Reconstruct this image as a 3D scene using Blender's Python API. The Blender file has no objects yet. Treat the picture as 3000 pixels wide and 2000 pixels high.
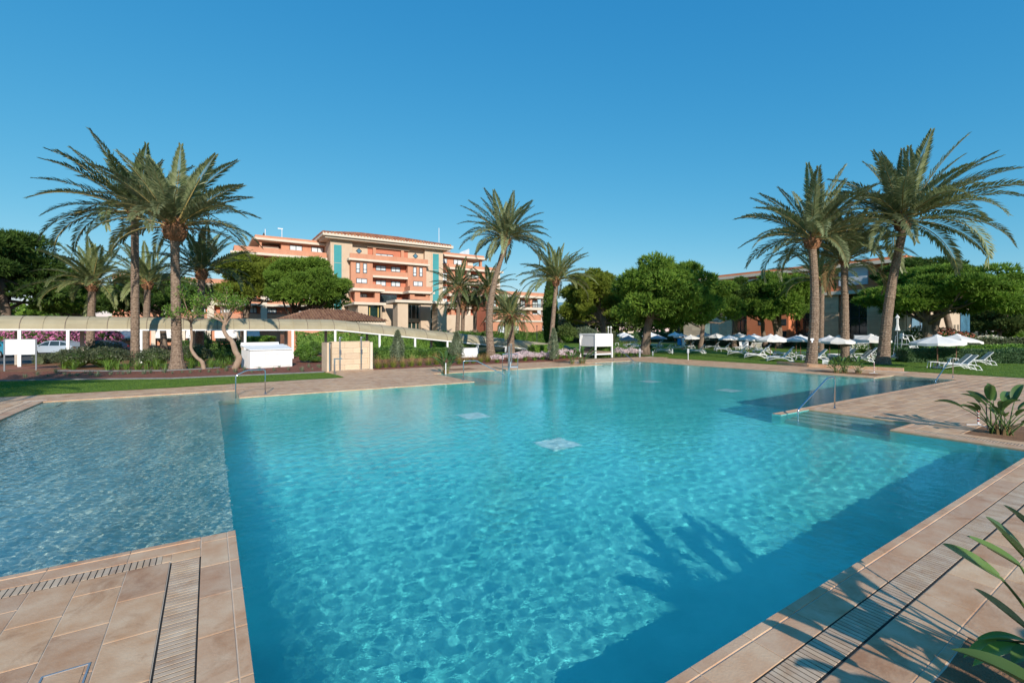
import bpy, bmesh, math, random
import numpy as np
from mathutils import Vector, Matrix, Euler

random.seed(7)
RNG = np.random.RandomState(7)
sc = bpy.context.scene
COL = sc.collection

# ------------------------------------------------------------------ camera
# world axes follow the pool: x along its right-hand edge, y along its left-hand edge
FPX, CAMH, V0, TH = 1361.0, 2.4, 969.0, math.radians(33.05)
CT, ST = math.cos(TH), math.sin(TH)
camd = bpy.data.cameras.new('camera')
cam = bpy.data.objects.new('camera', camd)
COL.objects.link(cam)
sc.camera = cam
camd.sensor_width = 36.0
camd.lens = 36.0 * FPX / 3000.0
camd.shift_y = -(1000.0 - V0) / 3000.0
camd.clip_start = 0.05
camd.clip_end = 4000
cam.location = (0, 0, CAMH)
cam.rotation_euler = (math.pi / 2, 0, -TH)

# ------------------------------------------------------------------ sky, sun, exposure
SUN_EL = math.radians(25.0)
SHX, SHY = 0.250, 0.968                      # direction shadows fall on the ground
w = bpy.data.worlds.new('World')
sc.world = w
w.use_nodes = True
nt = w.node_tree
bg = nt.nodes['Background']
sky = nt.nodes.new('ShaderNodeTexSky')
sky.sky_type = 'NISHITA'
sky.sun_disc = False
sky.sun_elevation = SUN_EL
sky.sun_rotation = math.atan2(-SHX, -SHY)
sky.altitude = 0
sky.air_density = 1.0
sky.dust_density = 0.0
sky.ozone_density = 5.0
# clear, deeply saturated Mediterranean sky: one tone curve per channel over the whole dome
sp_ = nt.nodes.new('ShaderNodeSeparateColor')
cb_ = nt.nodes.new('ShaderNodeCombineColor')
nt.links.new(sky.outputs[0], sp_.inputs[0])
for ch_, pw_, gn_ in ((0, 1.40, 1.14), (1, 0.64, 0.735), (2, 0.36, 0.71)):
    m0 = nt.nodes.new('ShaderNodeMath'); m0.operation = 'MULTIPLY'; m0.inputs[1].default_value = 0.1
    m1 = nt.nodes.new('ShaderNodeMath'); m1.operation = 'POWER'; m1.inputs[1].default_value = pw_
    m2 = nt.nodes.new('ShaderNodeMath'); m2.operation = 'MULTIPLY'; m2.inputs[1].default_value = gn_ * 10.0
    nt.links.new(sp_.outputs[ch_], m0.inputs[0])
    nt.links.new(m0.outputs[0], m1.inputs[0])
    nt.links.new(m1.outputs[0], m2.inputs[0])
    nt.links.new(m2.outputs[0], cb_.inputs[ch_])
nt.links.new(cb_.outputs[0], bg.inputs['Color'])
bg.inputs['Strength'].default_value = 0.1

sund = bpy.data.lights.new('sun', 'SUN')
sund.energy = 4.15
sund.angle = math.radians(0.53)
sund.color = (1.0, 0.91, 0.79)
sund.cycles.is_caustics_light = True
suno = bpy.data.objects.new('sun', sund)
suno.rotation_euler = Vector((SHX * math.cos(SUN_EL), SHY * math.cos(SUN_EL), -math.sin(SUN_EL))).to_track_quat('-Z', 'Y').to_euler()
suno.location = (-20, -60, 40)
COL.objects.link(suno)

sc.view_settings.view_transform = 'Standard'
sc.view_settings.look = 'None'
sc.view_settings.exposure = 0.34
sc.view_settings.gamma = 1.0
sc.view_settings.use_curve_mapping = False
sc.cycles.use_denoising = True
sc.cycles.max_bounces = 8
sc.cycles.transmission_bounces = 6
sc.cycles.transparent_max_bounces = 6
sc.cycles.sample_clamp_indirect = 6.0
sc.cycles.use_adaptive_sampling = True
sc.cycles.adaptive_threshold = 0.015

# ------------------------------------------------------------------ coordinate helpers
def xy(X, Y):
    """camera-aligned ground metres (right, forward) -> world x, y"""
    return (CT * X + ST * Y, -ST * X + CT * Y)

def G(u, v, z=0.0):
    """ground point seen at a place in the photograph (survey helper)"""
    Y = (CAMH - z) * FPX / (v - V0)
    return xy((u - 1500.0) / FPX * Y, Y)

def P(u, v, Y):
    x, y = xy((u - 1500.0) / FPX * Y, Y)
    return Vector((x, y, CAMH - (v - V0) / FPX * Y))

def AT(u, Y):
    return xy((u - 1500.0) / FPX * Y, Y)

def FA(u, v, a):
    """point of a wall lying in the plane y = a -> (x, z)"""
    r = (u - 1500.0) / FPX
    Y = a / (CT - ST * r)
    return (CT * r * Y + ST * Y, CAMH - (v - V0) / FPX * Y)

def FB(u, v, b):
    """point of a wall lying in the plane x = b -> (y, z)"""
    r = (u - 1500.0) / FPX
    Y = b / (CT * r + ST)
    return (-ST * r * Y + CT * Y, CAMH - (v - V0) / FPX * Y)

def depth_of(x, y):
    return ST * x + CT * y

def px_of(x, y, z):
    Y = ST * x + CT * y
    X = CT * x - ST * y
    return 1500 + FPX * X / Y, V0 + (CAMH - z) * FPX / Y, Y

# ------------------------------------------------------------------ materials
MAT = {}

def mk(name, col, rough=0.6, var=0.15, scale=3.0, col2=None, bump=0.0, bscale=30.0, metal=0.0, spec=0.35,
       island=0.0, objrand=0.0, stretch=None, detail=5.0, world=False, stain=None):
    m = bpy.data.materials.new(name)
    m.use_nodes = True
    N = m.node_tree.nodes
    L = m.node_tree.links
    p = N['Principled BSDF']
    p.inputs['Roughness'].default_value = rough
    p.inputs['Metallic'].default_value = metal
    p.inputs['Specular IOR Level'].default_value = spec
    tc = N.new('ShaderNodeTexCoord')
    vec = tc.outputs['Object']
    if world:
        vec = N.new('ShaderNodeNewGeometry').outputs['Position']
    if stretch:
        mp = N.new('ShaderNodeMapping')
        mp.inputs['Scale'].default_value = stretch
        L.new(vec, mp.inputs[0])
        vec = mp.outputs[0]
    nz = N.new('ShaderNodeTexNoise')
    nz.inputs['Scale'].default_value = scale
    nz.inputs['Detail'].default_value = detail
    nz.inputs['Roughness'].default_value = 0.6
    L.new(vec, nz.inputs['Vector'])
    rp = N.new('ShaderNodeMapRange')
    rp.inputs[1].default_value = 0.3
    rp.inputs[2].default_value = 0.7
    L.new(nz.outputs['Fac'], rp.inputs[0])
    mx = N.new('ShaderNodeMix')
    mx.data_type = 'RGBA'
    c2 = col2 if col2 else tuple(min(1, c * (1 + var)) for c in col)
    c1 = col if col2 else tuple(c * (1 - var) for c in col)
    mx.inputs[6].default_value = (*c1, 1)
    mx.inputs[7].default_value = (*c2, 1)
    L.new(rp.outputs[0], mx.inputs[0])
    out = mx.outputs[2]
    if stain:
        # worn, damp or rusty patches with a shape of their own
        n3 = N.new('ShaderNodeTexNoise')
        n3.inputs['Scale'].default_value = stain[1]
        n3.inputs['Detail'].default_value = 8
        n3.inputs['Roughness'].default_value = 0.7
        n3.inputs['Distortion'].default_value = 0.8
        L.new(vec, n3.inputs['Vector'])
        r3 = N.new('ShaderNodeMapRange')
        r3.inputs[1].default_value = stain[2]
        r3.inputs[2].default_value = stain[2] + 0.14
        r3.inputs[4].default_value = stain[3]
        L.new(n3.outputs['Fac'], r3.inputs[0])
        m3 = N.new('ShaderNodeMix'); m3.data_type = 'RGBA'
        m3.inputs[7].default_value = (*stain[0], 1)
        L.new(r3.outputs[0], m3.inputs[0])
        L.new(out, m3.inputs[6])
        out = m3.outputs[2]
    if island or objrand:
        h = N.new('ShaderNodeHueSaturation')
        L.new(out, h.inputs['Color'])
        g = N.new('ShaderNodeNewGeometry')
        oi = N.new('ShaderNodeObjectInfo')
        ad = N.new('ShaderNodeMath'); ad.operation = 'ADD'
        L.new(g.outputs['Random Per Island'], ad.inputs[0])
        L.new(oi.outputs['Random'], ad.inputs[1])
        fr = N.new('ShaderNodeMath'); fr.operation = 'FRACT'
        L.new(ad.outputs[0], fr.inputs[0])
        amt = max(island, objrand)
        mr = N.new('ShaderNodeMapRange')
        mr.inputs[3].default_value = 1 - amt
        mr.inputs[4].default_value = 1 + amt
        L.new(fr.outputs[0], mr.inputs[0])
        L.new(mr.outputs[0], h.inputs['Value'])
        mr2 = N.new('ShaderNodeMapRange')
        mr2.inputs[3].default_value = 0.5 - amt * 0.03
        mr2.inputs[4].default_value = 0.5 + amt * 0.03
        L.new(fr.outputs[0], mr2.inputs[0])
        L.new(mr2.outputs[0], h.inputs['Hue'])
        out = h.outputs['Color']
    L.new(out, p.inputs['Base Color'])
    if bump:
        n2 = N.new('ShaderNodeTexNoise')
        n2.inputs['Scale'].default_value = bscale
        n2.inputs['Detail'].default_value = 6
        L.new(vec, n2.inputs['Vector'])
        b = N.new('ShaderNodeBump')
        b.inputs['Strength'].default_value = 1.0
        b.inputs['Distance'].default_value = bump
        L.new(n2.outputs['Fac'], b.inputs['Height'])
        L.new(b.outputs[0], p.inputs['Normal'])
    MAT[name] = m
    return m

def mk_leaf(name, col, col2, trans=0.25, rough=0.5, spec=0.3, scale=0.8, isl=0.35):
    m = bpy.data.materials.new(name)
    m.use_nodes = True
    N = m.node_tree.nodes
    L = m.node_tree.links
    p = N['Principled BSDF']
    p.inputs['Roughness'].default_value = rough
    p.inputs['Specular IOR Level'].default_value = spec
    g = N.new('ShaderNodeNewGeometry')
    tc = N.new('ShaderNodeTexCoord')
    nz = N.new('ShaderNodeTexNoise')
    nz.inputs['Scale'].default_value = scale
    nz.inputs['Detail'].default_value = 3
    L.new(tc.outputs['Object'], nz.inputs['Vector'])
    rp = N.new('ShaderNodeMapRange')
    rp.inputs[1].default_value = 0.35
    rp.inputs[2].default_value = 0.65
    L.new(nz.outputs['Fac'], rp.inputs[0])
    mxf = N.new('ShaderNodeMix'); mxf.data_type = 'FLOAT'
    mxf.inputs[0].default_value = 0.5
    L.new(rp.outputs[0], mxf.inputs[2])
    L.new(g.outputs['Random Per Island'], mxf.inputs[3])
    mx = N.new('ShaderNodeMix'); mx.data_type = 'RGBA'
    mx.inputs[6].default_value = (*col, 1)
    mx.inputs[7].default_value = (*col2, 1)
    L.new(mxf.outputs[0], mx.inputs[0])
    oi = N.new('ShaderNodeObjectInfo')
    h = N.new('ShaderNodeHueSaturation')
    mr = N.new('ShaderNodeMapRange')
    mr.inputs[3].default_value = 1 - isl
    mr.inputs[4].default_value = 1 + isl
    L.new(oi.outputs['Random'], mr.inputs[0])
    L.new(mr.outputs[0], h.inputs['Value'])
    L.new(mx.outputs[2], h.inputs['Color'])
    L.new(h.outputs[0], p.inputs['Base Color'])
    t = N.new('ShaderNodeBsdfTranslucent')
    L.new(h.outputs[0], t.inputs['Color'])
    ms = N.new('ShaderNodeMixShader')
    ms.inputs[0].default_value = trans
    L.new(p.outputs[0], ms.inputs[1])
    L.new(t.outputs[0], ms.inputs[2])
    L.new(ms.outputs[0], N['Material Output'].inputs[0])
    MAT[name] = m
    return m

mk('paving', (0.51, 0.275, 0.145), 0.62, scale=3.1, col2=(0.65, 0.45, 0.295), bump=0.002, bscale=45, island=0.12, spec=0.3, world=True, stain=((0.33, 0.15, 0.07), 1.7, 0.53, 0.65))
mk('grout', (0.62, 0.50, 0.39), 0.9, var=0.12, scale=8, world=True)
mk('coping', (0.52, 0.275, 0.15), 0.55, scale=2.7, col2=(0.64, 0.45, 0.30), bump=0.002, bscale=50, island=0.09, spec=0.35, world=True, stain=((0.36, 0.16, 0.07), 1.9, 0.54, 0.6))
mk('grating', (0.49, 0.32, 0.20), 0.6, scale=6, col2=(0.59, 0.45, 0.33), island=0.10, world=True, stain=((0.36, 0.18, 0.09), 2.5, 0.55, 0.5))
mk('drain_dark', (0.02, 0.018, 0.016), 0.9, var=0.2)
mk('pool_tile', (0.125, 0.66, 0.63), 0.4, scale=1.1, col2=(0.225, 0.82, 0.78), bump=0.0, island=0.0)
mk('pool_pale', (0.60, 0.56, 0.47), 0.5, scale=2.0, col2=(0.74, 0.70, 0.60))
mk('pool_step', (0.40, 0.50, 0.46), 0.5, scale=3.0, col2=(0.50, 0.58, 0.53))
mk('white_grid', (0.90, 0.95, 0.95), 0.5, var=0.05)
mk('lawn', (0.075, 0.145, 0.020), 0.9, scale=0.9, col2=(0.145, 0.225, 0.042), bump=0.02, bscale=60, spec=0.1)
mk('earth', (0.10, 0.085, 0.055), 0.95, scale=0.25, col2=(0.09, 0.11, 0.045), bump=0.02, bscale=8, spec=0.1)
mk('mulch', (0.20, 0.082, 0.055), 0.95, scale=3.5, col2=(0.30, 0.125, 0.085), bump=0.03, bscale=40, spec=0.1)
mk('soil', (0.20, 0.105, 0.06), 0.95, scale=4, col2=(0.30, 0.17, 0.10), bump=0.02, bscale=30, spec=0.1)
mk('brick_path', (0.25, 0.10, 0.065), 0.85, scale=5, col2=(0.33, 0.15, 0.10), bump=0.004, bscale=60)
mk('asphalt', (0.07, 0.07, 0.072), 0.9, scale=4, col2=(0.10, 0.10, 0.10), bump=0.004, bscale=80)
mk('edging', (0.16, 0.17, 0.18), 0.7, var=0.2)
mk('orange', (0.50, 0.232, 0.145), 0.85, scale=0.9, col2=(0.58, 0.288, 0.185), spec=0.15, stretch=(1, 1, 0.18))
mk('orange_deep', (0.60, 0.20, 0.095), 0.85, scale=0.4, col2=(0.67, 0.24, 0.12), spec=0.15)
mk('red_recess', (0.54, 0.20, 0.125), 0.85, scale=0.5, var=0.08, spec=0.15)
mk('cream', (0.64, 0.56, 0.46), 0.8, var=0.05, scale=0.8, spec=0.2)
mk('stone', (0.53, 0.405, 0.295), 0.8, scale=0.5, col2=(0.60, 0.475, 0.36), spec=0.2)
mk('stone_panel', (0.62, 0.46, 0.31), 0.75, scale=1.0, col2=(0.72, 0.57, 0.41), spec=0.2, island=0.12)
mk('block', (0.56, 0.42, 0.29), 0.75, scale=3, col2=(0.63, 0.50, 0.37), spec=0.2, island=0.07, bump=0.003, bscale=40)
mk('roof_tile', (0.28, 0.105, 0.062), 0.85, scale=4, col2=(0.42, 0.20, 0.12), spec=0.15, island=0.25)
mk('roof_brown', (0.15, 0.075, 0.05), 0.85, scale=4, col2=(0.27, 0.155, 0.105), spec=0.15, island=0.25)
mk('frame_dark', (0.035, 0.042, 0.055), 0.4, var=0.1)
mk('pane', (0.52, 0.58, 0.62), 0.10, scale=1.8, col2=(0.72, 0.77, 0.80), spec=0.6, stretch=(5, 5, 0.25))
mk('pane_dark', (0.03, 0.045, 0.05), 0.06, scale=0.5, var=0.5, spec=0.8)
mk('pane_green', (0.012, 0.032, 0.030), 0.05, scale=0.4, var=0.5, spec=0.8)
mk('pane_pale', (0.36, 0.50, 0.44), 0.15, scale=0.5, var=0.2, spec=0.6)
mk('teal', (0.055, 0.27, 0.29), 0.08, scale=0.3, col2=(0.075, 0.33, 0.345), spec=0.7)
mk('blueglass', (0.08, 0.20, 0.30), 0.12, var=0.3, scale=0.6, spec=0.7)
mk('white_paint', (0.80, 0.80, 0.80), 0.5, var=0.03, scale=4)
mk('white_metal', (0.80, 0.80, 0.81), 0.38, var=0.03, scale=6)
mk('sling', (0.62, 0.58, 0.52), 0.8, var=0.08, scale=20)
mk('canvas', (0.78, 0.765, 0.74), 0.85, scale=3, col2=(0.70, 0.69, 0.675), spec=0.1, objrand=0.06)
mk('canvas_shaded', (0.36, 0.38, 0.43), 0.85, scale=3, var=0.1, spec=0.1)  # shaded copy of the white canvas, shade put into the colour
mk('cushion', (0.24, 0.18, 0.14), 0.9, var=0.1, scale=8)
mk('pole_wood', (0.17, 0.08, 0.045), 0.6, var=0.2, scale=8)
mk('steel', (0.62, 0.63, 0.65), 0.18, var=0.04, metal=1.0, scale=10)
mk('steel_dull', (0.42, 0.44, 0.47), 0.4, var=0.1, metal=0.6, scale=10)
mk('poly_roof', (0.31, 0.265, 0.175), 0.75, scale=0.9, col2=(0.38, 0.335, 0.235), spec=0.12, island=0.06)
mk('rib_dark', (0.20, 0.16, 0.12), 0.7, var=0.2)
mk('post_grey', (0.44, 0.39, 0.34), 0.7, var=0.1)
mk('trunk_palm', (0.12, 0.08, 0.056), 0.9, scale=9, col2=(0.33, 0.245, 0.185), bump=0.03, bscale=14, spec=0.15)
mk('boss', (0.20, 0.095, 0.05), 0.9, scale=6, col2=(0.34, 0.18, 0.10), bump=0.04, bscale=10, spec=0.15)
mk('bark', (0.12, 0.085, 0.065), 0.95, scale=4, col2=(0.26, 0.20, 0.155), bump=0.05, bscale=7, spec=0.1, stretch=(1, 1, 0.3))
mk('bark_pale', (0.26, 0.18, 0.13), 0.9, scale=5, col2=(0.38, 0.28, 0.21), bump=0.02, bscale=14, spec=0.1, stretch=(1, 1, 0.4))
mk('tyre', (0.02, 0.02, 0.02), 0.8, var=0.1)
mk('car_silver', (0.50, 0.56, 0.64), 0.25, var=0.02, metal=0.3, spec=0.6)
mk('car_blue', (0.03, 0.20, 0.30), 0.22, var=0.05, spec=0.6)
mk('car_dark', (0.03, 0.05, 0.09), 0.25, var=0.05, spec=0.6)
mk('board_white', (0.74, 0.75, 0.79), 0.5, var=0.02)
mk('board_grey', (0.33, 0.36, 0.40), 0.5, var=0.05, metal=0.4)
mk('lamp_glass', (0.85, 0.85, 0.83), 0.3, var=0.02)
mk('blue_towel', (0.02, 0.22, 0.60), 0.9, scale=4, col2=(0.06, 0.36, 0.75))
mk('teal_towel', (0.05, 0.30, 0.34), 0.9, var=0.2)
mk('skin', (0.50, 0.30, 0.21), 0.6, var=0.06)
mk('dress', (0.80, 0.80, 0.80), 0.9, var=0.05)
mk('hair', (0.045, 0.028, 0.018), 0.7, var=0.2)
mk('far_white', (0.70, 0.73, 0.78), 0.8, var=0.04, scale=0.2)
mk('red_paint', (0.42, 0.035, 0.03), 0.5, var=0.05)
mk('mural_orange', (0.42, 0.22, 0.07), 0.5, var=0.15)
mk('mural_blue', (0.25, 0.50, 0.52), 0.5, scale=6, var=0.4)
mk('mural_yellow', (0.52, 0.40, 0.12), 0.5, var=0.15)

mk_leaf('frond', (0.125, 0.168, 0.060), (0.350, 0.370, 0.200), 0.32, 0.42, 0.45, 0.7, 0.22)
mk_leaf('frond_pale', (0.14, 0.185, 0.055), (0.31, 0.33, 0.145), 0.30, 0.45, 0.4, 0.7, 0.2)
mk_leaf('frond_dark', (0.070, 0.115, 0.034), (0.225, 0.260, 0.115), 0.30, 0.42, 0.45, 0.7, 0.2)
mk_leaf('frond_dry', (0.22, 0.14, 0.06), (0.36, 0.24, 0.12), 0.25, 0.7, 0.2, 0.7, 0.2)
mk('rachis', (0.24, 0.20, 0.07), 0.5, scale=4, col2=(0.34, 0.25, 0.09))
mk_leaf('needle', (0.053, 0.116, 0.017), (0.254, 0.395, 0.057), 0.34, 0.6, 0.2, 0.55, 0.12)
mk_leaf('needle_yel', (0.071, 0.118, 0.014), (0.319, 0.378, 0.054), 0.34, 0.6, 0.2, 0.5, 0.12)
mk_leaf('needle_dark', (0.026, 0.065, 0.014), (0.136, 0.230, 0.042), 0.3, 0.6, 0.2, 0.5, 0.12)
mk_leaf('hedge', (0.026, 0.075, 0.016), (0.137, 0.247, 0.039), 0.25, 0.45, 0.35, 1.5, 0.12)
mk_leaf('hedge_bright', (0.052, 0.137, 0.018), (0.215, 0.370, 0.052), 0.28, 0.45, 0.35, 1.5, 0.12)
mk_leaf('hedge_blue', (0.029, 0.078, 0.031), (0.098, 0.182, 0.068), 0.2, 0.5, 0.3, 1.5, 0.1)
mk_leaf('shrub_dark', (0.039, 0.062, 0.029), (0.156, 0.182, 0.091), 0.2, 0.45, 0.4, 1.5, 0.15)
mk_leaf('olive', (0.098, 0.137, 0.078), (0.247, 0.293, 0.182), 0.22, 0.5, 0.35, 1.5, 0.15)
mk_leaf('wood_far', (0.036, 0.078, 0.019), (0.169, 0.221, 0.058), 0.22, 0.6, 0.2, 0.35, 0.2)
mk_leaf('dry_leaf', (0.22, 0.075, 0.02), (0.34, 0.15, 0.05), 0.25, 0.7, 0.1, 0.8, 0.1)
mk_leaf('strap', (0.072, 0.156, 0.023), (0.215, 0.338, 0.065), 0.25, 0.35, 0.45, 1.0, 0.15)
mk_leaf('paddle', (0.060, 0.125, 0.028), (0.155, 0.245, 0.070), 0.26, 0.30, 0.5, 2.0, 0.30)
mk_leaf('paddle_bright', (0.13, 0.26, 0.030), (0.24, 0.40, 0.07), 0.35, 0.30, 0.5, 2.0, 0.05)
mk_leaf('grass_tip', (0.34, 0.21, 0.075), (0.52, 0.36, 0.17), 0.35, 0.7, 0.1, 1.5, 0.1)
mk_leaf('grass_base', (0.15, 0.20, 0.03), (0.30, 0.33, 0.07), 0.35, 0.6, 0.1, 1.5, 0.1)
mk_leaf('blade', (0.075, 0.150, 0.020), (0.170, 0.265, 0.050), 0.3, 0.6, 0.15, 0.8, 0.0)
mk_leaf('pink_petal', (0.55, 0.14, 0.34), (0.78, 0.36, 0.56), 0.3, 0.6, 0.1, 2.0, 0.1)
mk_leaf('white_petal', (0.72, 0.52, 0.56), (0.85, 0.78, 0.76), 0.3, 0.6, 0.1, 2.0, 0.05)
mk_leaf('red_petal', (0.50, 0.10, 0.08), (0.70, 0.30, 0.22), 0.3, 0.6, 0.1, 2.0, 0.1)
mk_leaf('cream_petal', (0.70, 0.66, 0.50), (0.85, 0.84, 0.76), 0.3, 0.6, 0.1, 2.0, 0.05)

# ------------------------------------------------------------------ mesh helpers
class MB:
    def __init__(self):
        self.v = []
        self.f = []
        self.n = 0

    def add(self, v, f):
        o = self.n
        self.v.extend([tuple(p) for p in v])
        self.f.extend([tuple(i + o for i in q) for q in f])
        self.n += len(v)
        return self

    def box(self, x0, x1, y0, y1, z0, z1):
        v = [(x, y, z) for x in (x0, x1) for y in (y0, y1) for z in (z0, z1)]
        return self.add(v, [(0, 1, 3, 2), (4, 6, 7, 5), (0, 4, 5, 1), (2, 3, 7, 6), (0, 2, 6, 4), (1, 5, 7, 3)])

    def quad(self, a, b, c, d):
        return self.add([a, b, c, d], [(0, 1, 2, 3)])

    def poly(self, pts, z):
        return self.add([(p[0], p[1], z) for p in pts], [tuple(range(len(pts)))])

    def prism(self, pts, z0, z1):
        n = len(pts)
        v = [(p[0], p[1], z0) for p in pts] + [(p[0], p[1], z1) for p in pts]
        f = [tuple(range(n - 1, -1, -1)), tuple(range(n, 2 * n))]
        f += [(i, (i + 1) % n, n + (i + 1) % n, n + i) for i in range(n)]
        return self.add(v, f)

    def tube(self, pts, rad, seg=8, cap=True):
        pts = [Vector(p) for p in pts]
        n = len(pts)
        if not hasattr(rad, '__len__'):
            rad = [rad] * n
        v = []
        prev = None
        for i in range(n):
            d = (pts[min(i + 1, n - 1)] - pts[max(i - 1, 0)])
            if d.length < 1e-9:
                d = Vector((0, 0, 1))
            d.normalize()
            if prev is None:
                a = Vector((0, 0, 1)) if abs(d.z) < 0.9 else Vector((1, 0, 0))
                s = d.cross(a).normalized()
            else:
                s = (prev - d * prev.dot(d))
                s = s.normalized() if s.length > 1e-6 else d.orthogonal().normalized()
            prev = s
            t = d.cross(s)
            for k in range(seg):
                an = 2 * math.pi * k / seg
                v.append(pts[i] + (s * math.cos(an) + t * math.sin(an)) * rad[i])
        f = []
        for i in range(n - 1):
            for k in range(seg):
                f.append((i * seg + k, i * seg + (k + 1) % seg, (i + 1) * seg + (k + 1) % seg, (i + 1) * seg + k))
        if cap:
            f.append(tuple(range(seg - 1, -1, -1)))
            f.append(tuple((n - 1) * seg + k for k in range(seg)))
        return self.add(v, f)

    def lathe(self, prof, seg=16, c=(0, 0, 0)):
        v = []
        for r, z in prof:
            for k in range(seg):
                an = 2 * math.pi * k / seg
                v.append((c[0] + r * math.cos(an), c[1] + r * math.sin(an), c[2] + z))
        f = []
        for i in range(len(prof) - 1):
            for k in range(seg):
                f.append((i * seg + k, i * seg + (k + 1) % seg, (i + 1) * seg + (k + 1) % seg, (i + 1) * seg + k))
        f.append(tuple(range(seg - 1, -1, -1)))
        f.append(tuple((len(prof) - 1) * seg + k for k in range(seg)))
        return self.add(v, f)

    def build(self, name, mat, parent=None, smooth=False, shift=None, mats=None):
        me = bpy.data.meshes.new(name)
        v = self.v
        if shift is not None:
            v = [(p[0] - shift[0], p[1] - shift[1], p[2] - shift[2]) for p in v]
        me.from_pydata(v, [], self.f)
        me.update()
        bm = bmesh.new()
        bm.from_mesh(me)
        bmesh.ops.recalc_face_normals(bm, faces=bm.faces)
        bm.to_mesh(me)
        bm.free()
        if smooth:
            me.shade_smooth()
        me.materials.append(MAT[mat] if isinstance(mat, str) else mat)
        return link(name, me, parent)

def link(name, me, parent=None):
    o = bpy.data.objects.new(name, me)
    COL.objects.link(o)
    if parent is not None:
        o.parent = parent
    return o

def np_mesh(name, v, f, mat, smooth=False):
    """v (n,3), f (m,k) arrays -> mesh"""
    me = bpy.data.meshes.new(name)
    v = np.ascontiguousarray(v, dtype=np.float32)
    f = np.ascontiguousarray(f, dtype=np.int32)
    me.vertices.add(len(v))
    me.vertices.foreach_set('co', v.ravel())
    k = f.shape[1]
    me.loops.add(f.size)
    me.loops.foreach_set('vertex_index', f.ravel())
    me.polygons.add(len(f))
    me.polygons.foreach_set('loop_start', np.arange(0, f.size, k, dtype=np.int32))
    me.update(calc_edges=True)
    me.validate()
    if smooth:
        me.shade_smooth()
    me.materials.append(MAT[mat] if isinstance(mat, str) else mat)
    return me

def tag(o, label, cat, group=None):
    o['label'] = label
    o['category'] = cat
    if group:
        o['group'] = group
    return o

def thing(name, label, cat, loc=(0, 0, 0), rz=0.0, group=None):
    o = bpy.data.objects.new(name, None)
    COL.objects.link(o)
    o.location = loc
    o.rotation_euler = (0, 0, rz)
    o.empty_display_size = 0.2
    return tag(o, label, cat, group)

def struct(o):
    o['kind'] = 'structure'
    return o

def stuff(o):
    o['kind'] = 'stuff'
    return o

def copy_tree(o, parent=None):
    c = o.copy()
    COL.objects.link(c)
    c.parent = parent
    for ch in list(o.children):
        copy_tree(ch, c)
    return c

ORD = ['first', 'second', 'third', 'fourth', 'fifth', 'sixth', 'seventh', 'eighth', 'ninth', 'tenth', 'eleventh', 'twelfth',
       'thirteenth', 'fourteenth', 'fifteenth', 'sixteenth', 'seventeenth', 'eighteenth', 'nineteenth', 'twentieth']
ORD += ['twenty-' + w_ for w_ in ORD[:9]] + ['thirtieth'] + ['thirty-' + w_ for w_ in ORD[:9]] + ['fortieth'] + ['forty-' + w_ for w_ in ORD[:9]]

# ================================================================== GROUND
BX0, BX1, BY0, BY1 = -14.0, 36.0, -10.0, 29.5
m = MB()
B = 1500
zg = -0.010
m.quad((-B, -B, zg), (B, -B, zg), (B, BY0, zg), (-B, BY0, zg))
m.quad((-B, BY1, zg), (B, BY1, zg), (B, B, zg), (-B, B, zg))
m.quad((-B, BY0, zg), (BX0, BY0, zg), (BX0, BY1, zg), (-B, BY1, zg))
m.quad((BX1, BY0, zg), (B, BY0, zg), (B, BY1, zg), (BX1, BY1, zg))
struct(m.build('ground', 'earth'))

# ------------------------------------------------------------------ pool shell
WATER_Z = -0.022
DEEP, SHAL = -1.36, -0.42
m = MB()
m.box(-1.6, 32, -1.6, 27, -1.7, DEEP)
pool = struct(m.build('swimming_pool', 'pool_tile'))
pool.cycles.is_caustics_receiver = True
m = MB()
zt = -0.002
def wall(ax, ay, bx, by, z0=DEEP - 0.05, z1=zt):
    m.quad((ax, ay, z0), (bx, by, z0), (bx, by, z1), (ax, ay, z1))
wall(13.85, 2.087, 13.85, 4.45); wall(13.85, 4.45, 15.35, 4.45); wall(15.35, 4.45, 15.35, 6.95); wall(15.35, 6.95, 13.7, 6.95, DEEP, -0.014)
wall(13.7, 6.95, 13.7, 7.2, DEEP, -0.014); wall(31, 7.2, 31, 9.8); wall(31, 9.8, 28.4, 9.8); wall(28.4, 9.8, 28.4, 26.2)
wall(28.4, 26.2, 23.5, 26.2); wall(23.5, 26.2, 23.5, 24.3); wall(23.5, 24.3, 10.5, 24.3); wall(10.5, 24.3, 10.5, 19.4); wall(10.5, 19.4, 0.9, 19.4)
wall(32, -1.6, 32, 7.15); wall(32, -1.6, -1.6, -1.6); wall(-1.6, -1.6, -1.6, 5.4)  # unseen near walls, set far back so they don't block the sun caustics
o = m.build('pool_wall', 'pool_tile', pool)
o.cycles.is_caustics_receiver = True
m = MB()
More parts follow.
